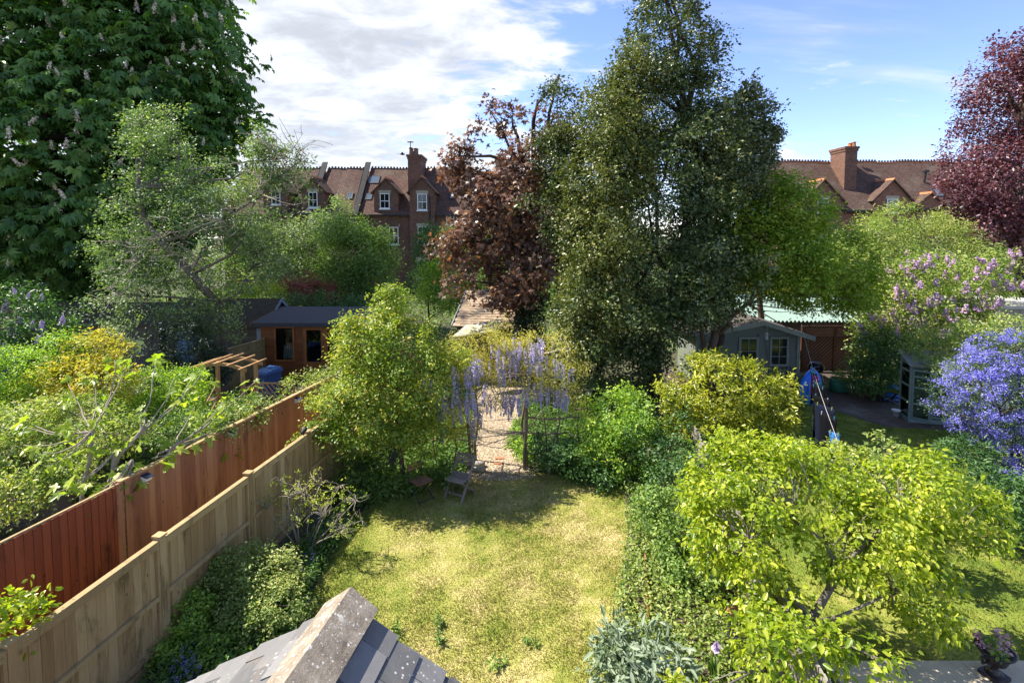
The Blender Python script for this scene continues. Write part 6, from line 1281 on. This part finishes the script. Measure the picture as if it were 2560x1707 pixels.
# wisteria
wli = [lobe(1195, 880, 13.2, 70, 42, .45), lobe(1295, 850, 13.4, 85, 34, .5), lobe(1400, 890, 13.4, 60, 42, .5), lobe(1270, 935, 13.1, 120, 28, .5), lobe(1400, 950, 13.2, 60, 28, .4), lobe(1150, 940, 13, 55, 40, .5), lobe(1110, 1000, 12.8, 60, 45, .4), lobe(1140, 1060, 12.9, 50, 35, .35), lobe(1230, 970, 13, 45, 25, .3), lobe(1340, 965, 13, 40, 18, .3), lobe(1440, 990, 13.3, 40, 25, .3)]
wi = plant('wisteria', 'wisteria with drooping lilac-blue racemes draped over the rustic arch', 'climber', bs(1318, 13.3), wli, 2000, 9, .07, T_THIN, LF['wisteria_leaf'], 64, Bpale, .03, .3, 90, .010, trunk_paths=[([bs(1318, 13.3), at(1312, 1080, 13.3), at(1318, 980, 13.2), at(1290, 900, 13.2)], .04, .02), ([at(1315, 985, 13.2), at(1360, 940, 13.1), at(1290, 925, 12.9), at(1220, 960, 12.9)], .03, .015), ([at(1290, 900, 13.2), at(1380, 880, 13.3), at(1420, 870, 13.3), at(1400, 845, 13.2)], .025, .01)], spread=.07, twig=.25, shell=.6, rough=.28, gap=-.2, droop=.8)
fm = cone_flower('flower_raceme', 64, .44, .06, LF['wisteria_blossom'], 6, .034, .75, True)
wpts = []
for px_, py_, sx_, sy_, n_ in ((1275, 885, 14, 12, 7), (1340, 885, 18, 12, 9), (1260, 1005, 26, 8, 14), (1330, 975, 14, 10, 6), (1358, 985, 8, 10, 3), (1395, 985, 10, 8, 4), (1415, 990, 8, 8, 3), (1205, 930, 30, 18, 9), (1130, 985, 28, 20, 9), (1110, 1025, 18, 12, 6), (1188, 1040, 8, 16, 4), (1140, 1000, 30, 22, 12), (1170, 950, 26, 20, 8), (1300, 920, 60, 14, 8), (1085, 985, 14, 10, 3), (1380, 930, 30, 10, 5)):
    for _ in range(int(n_ * 2.3)): wpts.append(at(px_ + FR.normal() * sx_ * 1.2, py_ + FR.normal() * sy_ * 1.2 - 16, (12.9 if px_ > 1172 else 12.25) + FR.normal() * .15))
flowers(wi, 'flower_raceme', fm, wpts, FR, .6, 1.15, .12)

# fig with pale arching stems and big lobed leaves
fb = Vector((-7.75, 9.0, 0)); fg = thing('fig_tree', 'fig with pale arching bare stems and large lobed leaves behind the brown fence', 'tree', tuple(fb))
fmb = MB(); me_f = []
for k in range(3):
    V_, T_ = T_FIG; bent = V_.copy(); bent[:, 2] -= (.12 + .1 * k) * bent[:, 0] ** 2 - .10 * np.abs(bent[:, 1]); me_f.append(mesh_np('leaf', bent, T_, LF['fig_leaf'], np.full(len(V_), .25 + .28 * k)))
tips = [(60, 1050, 9.4), (105, 1130, 8.6), (170, 960, 9.8), (235, 930, 9.8), (290, 900, 9.9), (330, 885, 9.9), (395, 890, 10.2), (440, 945, 10), (475, 960, 10.4), (560, 1000, 11), (640, 1030, 11.8), (700, 1120, 11.1), (180, 1200, 8.3), (110, 1165, 8.4), (300, 1215, 8.5), (430, 1135, 9.2), (230, 1240, 8.2), (380, 1165, 8.8), (520, 1090, 10.3), (490, 1010, 10.6), (150, 1060, 9), (350, 1010, 9.4), (260, 1020, 9.2), (420, 1050, 9.6), (215, 1110, 8.8), (330, 1110, 9), (60, 1110, 8.8), (290, 1170, 8.6), (200, 1280, 8), (145, 1230, 8.1), (560, 1055, 10.9), (505, 930, 10.8), (640, 950, 12.2), (390, 1235, 8.6), (460, 1105, 9.7), (30, 1060, 9.2)]
def behind(q):
    q = Vector(q)
    if q.z < 2.12: q.x = min(q.x, FFX(q.y) - .10)
    return q
mains = [behind(v) for v in (at(285, 1130, 9), at(350, 1080, 9.2), at(230, 1080, 9), at(330, 1150, 8.8), at(430, 1120, 9.4))]
for m_ in mains: limb(fmb, fb, m_, .042, .026, FR, .04, 6, 7)
for j, (px_, py_, Y) in enumerate(tips):
    tp_ = behind(at(px_, py_, Y)); s0 = min(mains, key=lambda q: (q - tp_).length); mid = s0.lerp(tp_, .55) + Vector((FR.normal() * .08, FR.normal() * .08, -.16 - .08 * FR.random()))
    pts = []
    for i in range(8):
        t_ = i / 7; pts.append(s0 * (1 - t_) ** 2 + mid * 2 * t_ * (1 - t_) + tp_ * t_ ** 2 + Vector(FR.normal(size=3)) * .012); pts[-1] = behind(pts[-1])
    fmb.tube(pts, [.017 - .011 * i / 7 for i in range(8)], 6)
    for q in range(int(FR.integers(5, 10))):
        c = tp_ + Vector(FR.normal(size=3)) * .09 - (tp_ - mid).normalized() * FR.uniform(0, .38)
        m = Matrix.Translation(c) @ Matrix.Rotation(FR.uniform(0, 6.28), 4, 'Z') @ Matrix.Rotation(FR.normal() * .45, 4, 'X') @ Matrix.Rotation(FR.uniform(-.2, .7), 4, 'Y') @ Matrix.Scale(FR.uniform(.10, .20), 4)
        link('leaf', me_f[int(FR.integers(3))], fg, m, True)
fmb.build('stems', Bpale, fg, Matrix.Identity(4), True, True)

# left-hand garden shrubs
ll = plant('lilac_shrub', 'lilac with pale mauve panicles at the left edge under the chestnut', 'shrub', bs(30, 14.5), [lobe(40, 800, 14.3, 90, 80, 1), lobe(100, 870, 14, 70, 60, .8), lobe(20, 900, 13.8, 90, 60, .8)], 1300, 7, .085, T_OVAL, LF['lilac_leaf'], 70, Bgrey, .05, .2, 40, .012, multi=True, spread=.09, gap=-.5)
fm = cone_flower('flower_panicle', 60, .22, .075, LF['lilac_blossom'], 7, .042, .7)
flowers(ll, 'flower_panicle', fm, visible_pts(ll, 60, FR, .0, .16), FR, .7, 1.3, .5)
plant('shrub', 'glossy green shrub at the left edge below the lilac', 'shrub', bs(40, 12), [lobe(40, 940, 12, 80, 55, .7), lobe(20, 1010, 11.6, 80, 50, .7), lobe(150, 880, 13, 45, 45, .5), lobe(190, 900, 13, 40, 50, .5)], 1300, 7, .06, T_OVAL, LF['bright_leaf'], 71, Bdark, .03, .2, 20, multi=True, spread=.06)
gd = plant('golden_shrub', 'golden yellow and orange leaved shrub behind the fig', 'shrub', bs(210, 12.6), [lobe(245, 880, 13, 62, 42, .6), lobe(150, 960, 12.5, 95, 50, .8), lobe(265, 960, 12.5, 60, 50, .7), lobe(110, 1000, 12, 60, 40, .6)], 1300, 7, .075, T_OVAL, LF['gold_leaf'], 72, Bred, .025, .2, 20, multi=True, spread=.07, up=.95)
plant('shrub', 'pale pinkish-grey flowering shrub beside the golden one', 'shrub', bs(290, 13.6), [lobe(285, 880, 13.6, 38, 40, .5)], 330, 7, .055, T_QUAD, LF['silver_leaf'], 73, Bgrey, .02, .2, 10, multi=True, spread=.06)
plant('hedge', 'ivy-green hedge across the left garden behind the fig stems', 'hedge', bs(390, 14.2), [lobe(300, 985, 14, 70, 40, .5), lobe(390, 975, 14.2, 80, 40, .5), lobe(470, 965, 14.4, 50, 35, .5), lobe(350, 1030, 13.6, 90, 40, .5), lobe(440, 1010, 13.8, 60, 40, .5)], 2000, 7, .065, T_QUAD, LF['bright_leaf'], 74, Bdark, .02, .2, 0, multi=True, spread=.06, rough=.15)
plant('evergreen_shrub', 'very dark evergreen shrub at the foot of the apple tree', 'shrub', bs(480, 17.2), [lobe(470, 870, 17, 70, 70, .8), lobe(440, 940, 16.8, 55, 40, .6), lobe(530, 920, 17.3, 35, 45, .5)], 1700, 7, .085, T_LONG, LF['dark_leaf'], 75, Bdark, .03, .2, 10, multi=True, spread=.08)
plant('shrub', 'loose pale green shrub filling the corner by the shaded fence panel', 'shrub', bs(90, 10.2), [lobe(80, 1060, 10.4, 100, 45, .6), lobe(40, 1130, 9.8, 70, 45, .5), lobe(190, 1050, 10.6, 90, 40, .5), lobe(260, 1090, 10.2, 90, 35, .5), lobe(50, 1200, 9.3, 90, 40, .4), lobe(160, 1180, 9.3, 70, 35, .4), lobe(10, 1260, 8.8, 70, 40, .4)], 2400, 7, .06, T_OVAL, LF['paleshrub_leaf'], 76, Bgrey, .02, .2, 25, multi=True, spread=.06, gap=-.4)
plant('climber', 'leafy climber spilling along the top of the brown board fence', 'climber', bs(640, 13.2), [lobe(600, 1048, 11.6, 50, 16, .2), lobe(660, 1020, 12.6, 45, 14, .2), lobe(745, 975, 13.6, 40, 22, .22), lobe(800, 950, 14.6, 45, 20, .25), lobe(850, 930, 15.4, 50, 20, .25), lobe(540, 1075, 10.8, 40, 15, .2)], 900, 7, .06, T_OVAL, LF['paleshrub_leaf'], 77, Bpale, .012, .2, 30, multi=True, spread=.06, gap=-.4)
plant('shrub', 'green filler shrub beside the arch posts', 'shrub', bs(450, 13), [lobe(500, 1060, 13, 45, 40, .4), lobe(440, 1080, 12, 60, 35, .4), lobe(600, 1010, 14.2, 40, 22, .3)], 700, 7, .06, T_OVAL, LF['mid_leaf'], 78, Bdark, .015, .2, 10, multi=True, spread=.06)
ground_cover('ground_cover', 'shaded low leaves on the bed below the fig', 'ground cover', [(-11.5, 6), (-7.0, 6), (-5.0, 13), (-4.6, 18), (-11.5, 18)], 3500, 5, .10, T_OVAL, LF['cover_leaf'], 80, .35)

# near-left border
plant('spirea_shrub', 'pale green small-leaved shrub in sun against the near fence', 'shrub', bs(620, 8.2), [lobe(640, 1450, 8.3, 100, 70, .5), lobe(560, 1500, 8, 80, 60, .5), lobe(680, 1520, 7.9, 85, 60, .5), lobe(580, 1580, 7.6, 90, 50, .45)], 2600, 8, .042, T_OVAL, LF['paleshrub_leaf'], 81, Bred, .015, .2, 30, .006, multi=True, spread=.04, twig=.1, rough=.18, up=.95, rnd=.5)
plant('shrub', 'darker green lower shrub in front of the near fence post', 'shrub', bs(460, 7.6), [lobe(460, 1540, 7.7, 75, 70, .45), lobe(440, 1620, 7.3, 70, 55, .4), lobe(540, 1640, 7.1, 70, 45, .4), lobe(520, 1440, 8.3, 50, 40, .3)], 1500, 8, .05, T_OVAL, LF['bright_leaf'], 82, Bred, .015, .2, 15, .006, multi=True, spread=.05, twig=.1, up=.95, rnd=.5, rough=.18)
hb = bs(735, 9.6); hp = []
for px_, py_, Y in ((665, 1270, 9.5), (700, 1200, 9.6), (760, 1230, 9.8), (800, 1210, 9.9), (850, 1215, 9.8), (890, 1250, 9.6), (905, 1300, 9.4), (850, 1330, 9.2), (720, 1240, 9.3), (810, 1290, 9.4)):
    tp_ = at(px_, py_, Y); mid = hb.lerp(tp_, .5) + Vector((FR.normal() * .08, FR.normal() * .08, .12)); hp.append(([hb + Vector(FR.normal(size=3)) * .05, mid, tp_], .014, .004))
plant('hibiscus_shrub', 'twiggy open shrub dotted with yellow new leaves by the near fence', 'shrub', hb, [lobe(690, 1240, 9.5, 50, 45, .3), lobe(770, 1230, 9.7, 60, 45, .4), lobe(850, 1250, 9.6, 55, 45, .4), lobe(860, 1320, 9.3, 50, 35, .3), lobe(740, 1290, 9.4, 50, 40, .3)], 300, 5, .034, T_QUAD, LF['yellowgreen_leaf'], 83, Bpale, .014, .2, 190, .005, trunk_paths=hp, spread=.02, twig=.05, shell=.85, rough=.2, sub=2, tuft=.3)
ym = bs(20, 5.4)
plant('young_tree', 'yellow-green sapling leaves at the lower left edge', 'tree', ym, [lobe(20, 1580, 5.4, 45, 45, .25), lobe(10, 1640, 5.3, 30, 40, .2), lobe(-30, 1560, 5.4, 60, 60, .3)], 130, 6, .075, T_OVAL, LF['pear_leaf'], 84, Bgrey, .02, .4, 15, .005, spread=.05, twig=.15)
ground_cover('ground_cover', 'shaded leafy ground cover along the near fence', 'ground cover', LBED, 5200, 5, .07, T_LONG, LF['cover_leaf'], 85, .32, -.7)
def bells(name, lab, poly, n, seed, mat, h0=.2, h1=.38, sz=.022):
    rng_ = np.random.default_rng(seed); xy = scatter(poly, n, rng_); P = np.repeat(np.c_[xy, rng_.uniform(h0, h1, n)], 9, 0); q = len(P); P = P + rng_.normal(size=(q, 3)) * [.015, .015, .05]
    V, T, tt = leaves_np(P, nrm(rng_.normal(size=(q, 3))), nrm(rng_.normal(size=(q, 3)) - [0, 0, .8]), np.full(q, sz), T_QUAD, rng_.random(q)); tag(link(name, mesh_np(name, V, T, mat, tt)), lab, 'flowers', None, 'stuff')
bells('bluebells', 'bluebells scattered in the shaded bed beside the twiggy shrub', g2([(640, 1440), (760, 1330), (860, 1330), (800, 1430), (740, 1540)]), 70, 1, LF['bluebell_blossom'])
bells('bluebells', 'bluebells below the dark shrub at the bottom left', g2([(400, 1720), (480, 1690), (520, 1740), (430, 1780)]), 26, 2, LF['bluebell_blossom'], .2, .5)
fe = [(880, 1150, 12.4)]
plant('fern_clump', 'mossy fern clump in the shade at the end of the near fence', 'fern', bs(900, 12.3), [lobe(900, 1180, 12.2, 70, 35, .5), lobe(960, 1230, 11.8, 60, 30, .4), lobe(1080, 1200, 12, 60, 25, .4), lobe(860, 1240, 11.6, 60, 30, .4)], 900, 7, .08, T_LONG, LF['cover_leaf'], 86, Bdark, .01, .2, 0, multi=True, spread=.06)

# pear tree on the right
pb = bs(2050, 6.7)
pth = [([pb, at(2052, 1640, 6.6), at(2028, 1540, 6.6)], .085, .075), ([at(2030, 1545, 6.6), at(2075, 1470, 6.7), at(2120, 1400, 6.9), at(2165, 1360, 7.1), at(2250, 1280, 7.2)], .055, .02), ([at(2070, 1480, 6.7), at(2085, 1400, 6.6), at(2060, 1350, 6.7), at(1980, 1300, 6.9)], .04, .015), ([at(2028, 1545, 6.6), at(1960, 1460, 6.6), at(1880, 1380, 6.8)], .04, .014), ([at(2040, 1555, 6.5), at(2100, 1540, 6.3), at(2230, 1480, 6.3)], .035, .012), ([at(2030, 1570, 6.5), at(1990, 1640, 5.6), at(1900, 1650, 5.2), at(1880, 1680, 5)], .03, .012), ([at(1990, 1640, 5.6), at(2100, 1600, 5.2), at(2180, 1640, 5)], .025, .01)]
pl = [lobe(1850, 1320, 7, 110, 130, .7), lobe(1950, 1210, 7.4, 150, 90, .8), lobe(2130, 1330, 7, 150, 120, .8), lobe(2300, 1240, 7.3, 130, 95, .7), lobe(2380, 1290, 7.2, 80, 75, .6), lobe(1900, 1470, 6.6, 130, 85, .6), lobe(2260, 1460, 6.6, 110, 85, .6), lobe(1840, 1130, 8, 85, 50, .5), lobe(2080, 1220, 7.4, 130, 70, .7), lobe(1990, 1650, 5.0, 130, 55, .4), lobe(2160, 1670, 4.8, 95, 55, .4), lobe(2220, 1350, 6.9, 100, 80, .6), lobe(1780, 1240, 7.6, 70, 90, .5), lobe(1760, 1690, 5.0, 60, 40, .3), lobe(1930, 1570, 6, 60, 40, .3), lobe(2450, 1265, 7.2, 35, 25, .3), lobe(2330, 1540, 6.6, 40, 40, .25)]
pt_ = plant('pear_tree', 'pear tree with glossy lime green drooping leaves filling the lower right', 'tree', pb, pl, 4000, 7, .067, T_OVAL, LF['pear_leaf'], 90, Bgrey, .09, .3, 200, .008, trunk_paths=pth, spread=.05, twig=.16, shell=.5, rough=.2, up=.55, out=.45, rnd=.55, droop=.9, gap=-.24, szvar=.34, tintvar=.3)
leaf_objects(pt_, T_OVAL, LF['pear_leaf'], .074, 300, 203, .16, .06, .8)
ql = plant('apple_sapling', 'apple sapling with green leaves behind the pear, beside the washing line', 'tree', bs(2120, 9.4), [lobe(2050, 1160, 9.4, 70, 40, .5), lobe(2140, 1180, 9.2, 60, 45, .5), lobe(2240, 1120, 9.2, 40, 35, .35), lobe(2200, 1190, 9, 50, 40, .4)], 420, 7, .075, T_OVAL, LF['paleshrub_leaf'], 91, Bgrey, .03, .3, 40, .006, spread=.05, twig=.15)
plant('bay_shrub', 'sage green shrub between the lawn and the pear tree', 'shrub', bs(1700, 9.4), [lobe(1690, 1290, 9.6, 70, 60, .45), lobe(1720, 1370, 9, 65, 70, .45), lobe(1735, 1470, 8.5, 60, 55, .4), lobe(1640, 1270, 10, 40, 35, .3)], 1000, 7, .06, T_OVAL, LF['mid_leaf'], 92, Bgrey, .02, .2, 30, .006, multi=True, spread=.06, gap=-.5)
ho = plant('honesty', 'purple-flowered honesty beyond the sage green shrub', 'plant', bs(1680, 11), [lobe(1680, 1200, 10.8, 60, 40, .4), lobe(1740, 1180, 11, 50, 40, .4)], 320, 6, .06, T_OVAL, LF['lilac_leaf'], 93, Bdark, .008, .2, 20, .004, multi=True, spread=.05)
bells('honesty_flowers', 'purple honesty flowers in the bed by the lawn corner', g2([(1640, 1270), (1700, 1210), (1780, 1230), (1720, 1290)]), 50, 3, LF['purple_blossom'], .5, .95, .02)
bells('honesty_flowers', 'purple flowers under the rails right of the wisteria arch', g2([(1350, 1180), (1380, 1130), (1440, 1140), (1430, 1190)]), 40, 4, LF['purple_blossom'], .3, .8, .025)
plant('artichoke', 'silvery jagged-leaved artichoke at the bottom of the right-hand bed', 'plant', bs(1610, 6.8), [lobe(1600, 1640, 6.7, 75, 40, .35), lobe(1560, 1680, 6.4, 50, 30, .3), lobe(1660, 1680, 6.4, 60, 35, .3), lobe(1610, 1700, 6.2, 70, 30, .3)], 420, 6, .12, T_LONG, LF['silver_leaf'], 94, Bgrey, .012, .2, 10, multi=True, spread=.07, droop=.5)
ground_cover('ground_cover', 'mixed low leaves in the right-hand bed beside the lawn', 'ground cover', RBED, 4600, 5, .06, T_OVAL, LF['paleshrub_leaf'], 95, .26)
ground_cover('ground_cover', 'leafy edge either side of the gravel path', 'ground cover', g2([(1330, 1190), (1470, 1210), (1480, 1090), (1440, 1000), (1300, 1000), (1310, 1100)]), 1500, 5, .08, T_OVAL, LF['cover_leaf'], 96, .35)
ground_cover('ground_cover', 'fresh leaves spilling onto the right edge of the gravel path', 'ground cover', g2([(1285, 1150), (1265, 1110), (1290, 1050), (1330, 1060), (1330, 1170)]), 260, 6, .09, T_LONG, LF['bright_leaf'], 101, .28)
ground_cover('ground_cover', 'leaves beneath the rails left of the gravel path', 'ground cover', g2([(1000, 1230), (1165, 1190), (1185, 1050), (1080, 1040), (1000, 1100)]), 1500, 5, .08, T_OVAL, LF['cover_leaf'], 97, .4)
ground_cover('ground_cover', 'ivy and weeds along the foot of the ceanothus', 'ground cover', [(9.5, 9.5), (14, 8.5), (15, 13), (12, 13)], 900, 5, .09, T_OVAL, LF['lilac_leaf'], 98, .3)
ground_cover('rough_grass', 'rough green growth of the far gardens before the terraces', 'undergrowth', [(-30, 26), (30, 26), (34, 48), (-34, 48)], 9000, 4, .28, T_THIN, LF['mid_leaf'], 99, .5, spread=.2)
for i, (px_, py_, lab) in enumerate([(1000, 1580, 'grey thistle rosette on the lawn nearest the slate roof ridge'), (1090, 1600, 'grey thistle rosette in the middle of the lawn row'), (1330, 1600, 'grey thistle rosette farthest right on the lawn'), (1255, 1665, 'pale thistle rosette nearest the picture bottom on the lawn'), (1105, 1565, 'thistle rosette behind the middle one on the lawn')]):
    g_ = gr(px_, py_); plant('thistle', lab, 'weed', g_, [(g_.x, g_.y, .04, .12, .12, .03)], 14, 5, .075, T_LONG, LF['mid_leaf'], 110 + i, Bgrey, .005, .2, 0, multi=True, spread=.03, twig=.05, zmin=0)
ground_cover('clover', 'dark clover and weeds growing through the near lawn', 'weeds', LAWN, 1500, 5, .030, T_OVAL, LF['mid_leaf'], 130, .03, .25, .04)
ground_cover('weeds', 'dark weeds along the shaded edge of the neighbouring lawn', 'weeds', RLAWN, 1300, 5, .035, T_OVAL, LF['mid_leaf'], 131, .03, .3, .04)
bells('daisies', 'tiny pale daisies and fallen petals scattered over the near lawn', LAWN, 60, 9, LF['white_blossom'], .02, .03, .012)
# iris, dandelion, urn flowers, pot plants
for px_, py_, lab in ((1785, 1640, 'pale lavender iris in the right-hand bed'), (1830, 1610, 'iris with violet bloom beside the feeder stand')):
    g_ = gr(px_, py_ + 70); t = thing('iris', lab, 'flower', tuple(g_)); MB().tube([(0, 0, 0), (.02, 0, .5)], .008).build('stem', bpy.data.materials['green_prop'], t)
    link('bloom', cone_flower('bloom', 16, .08, .05, LF['lilac_blossom'], 4, .06, .2), t, Matrix.Translation((.02, 0, .48)))
    V, T, tt = leaves_np(np.zeros((7, 3)), nrm(FR.normal(size=(7, 3)) * [1, 1, .1]), np.c_[FR.normal(size=(7, 2)) * .2, np.ones(7)], np.full(7, .4), T_THIN, FR.random(7)); link('leaves', mesh_np('leaves', V, T, LF['mid_leaf'], tt), t)['kind'] = 'stuff'
V, T, tt, *_ = foliage([(up_.x, up_.y, up_.z + .44, .16, .16, .09)], 90, 4, .045, T_OVAL, 120, spread=.03, twig=.05); link('foliage', mesh_np('foliage', V, T, LF['mid_leaf'], tt), u_, Matrix.Identity(4), True)['kind'] = 'stuff'
V, T, tt, *_ = foliage([(up_.x, up_.y, up_.z + .47, .17, .17, .11)], 70, 3, .04, T_QUAD, 121, spread=.02, twig=.05, shell=.2); link('blooms', mesh_np('blooms', V, T, LF['pink_blossom'], tt), u_, Matrix.Identity(4), True)['kind'] = 'stuff'
g_ = gr(2158, 968); plant('pot_plant', 'leafy plant growing from the terracotta pot', 'plant', g_ + Vector((0, 0, .3)), [(g_.x, g_.y, .62, .42, .4, .28), (g_.x + .6, g_.y, .45, .5, .4, .3), (g_.x + 1.2, g_.y + .1, .4, .4, .4, .25)], 260, 6, .09, T_OVAL, LF['mid_leaf'], 122, Bdark, .012, .2, 10, multi=True, spread=.07)
g_ = gr(2098, 978); plant('garden_clippings', 'heap of brown and green clippings in the green bag', 'clippings', g_ + Vector((0, 0, .4)), [(g_.x, g_.y, .5, .3, .26, .14)], 130, 5, .09, T_THIN, LF['central_leaf'], 123, Bgrey, .01, .2, 20, multi=True, spread=.06)
for px_, py_, lab in ((2035, 985, 'potted shrub at the corner of the grey summerhouse'),):
    g_ = gr(px_, py_); plant('low_shrub', lab, 'shrub', g_, [(g_.x, g_.y, .3, .35, .3, .28)], 200, 6, .07, T_OVAL, LF['lilac_leaf'], 124, Bdark, .012, .2, 10, multi=True, spread=.06)
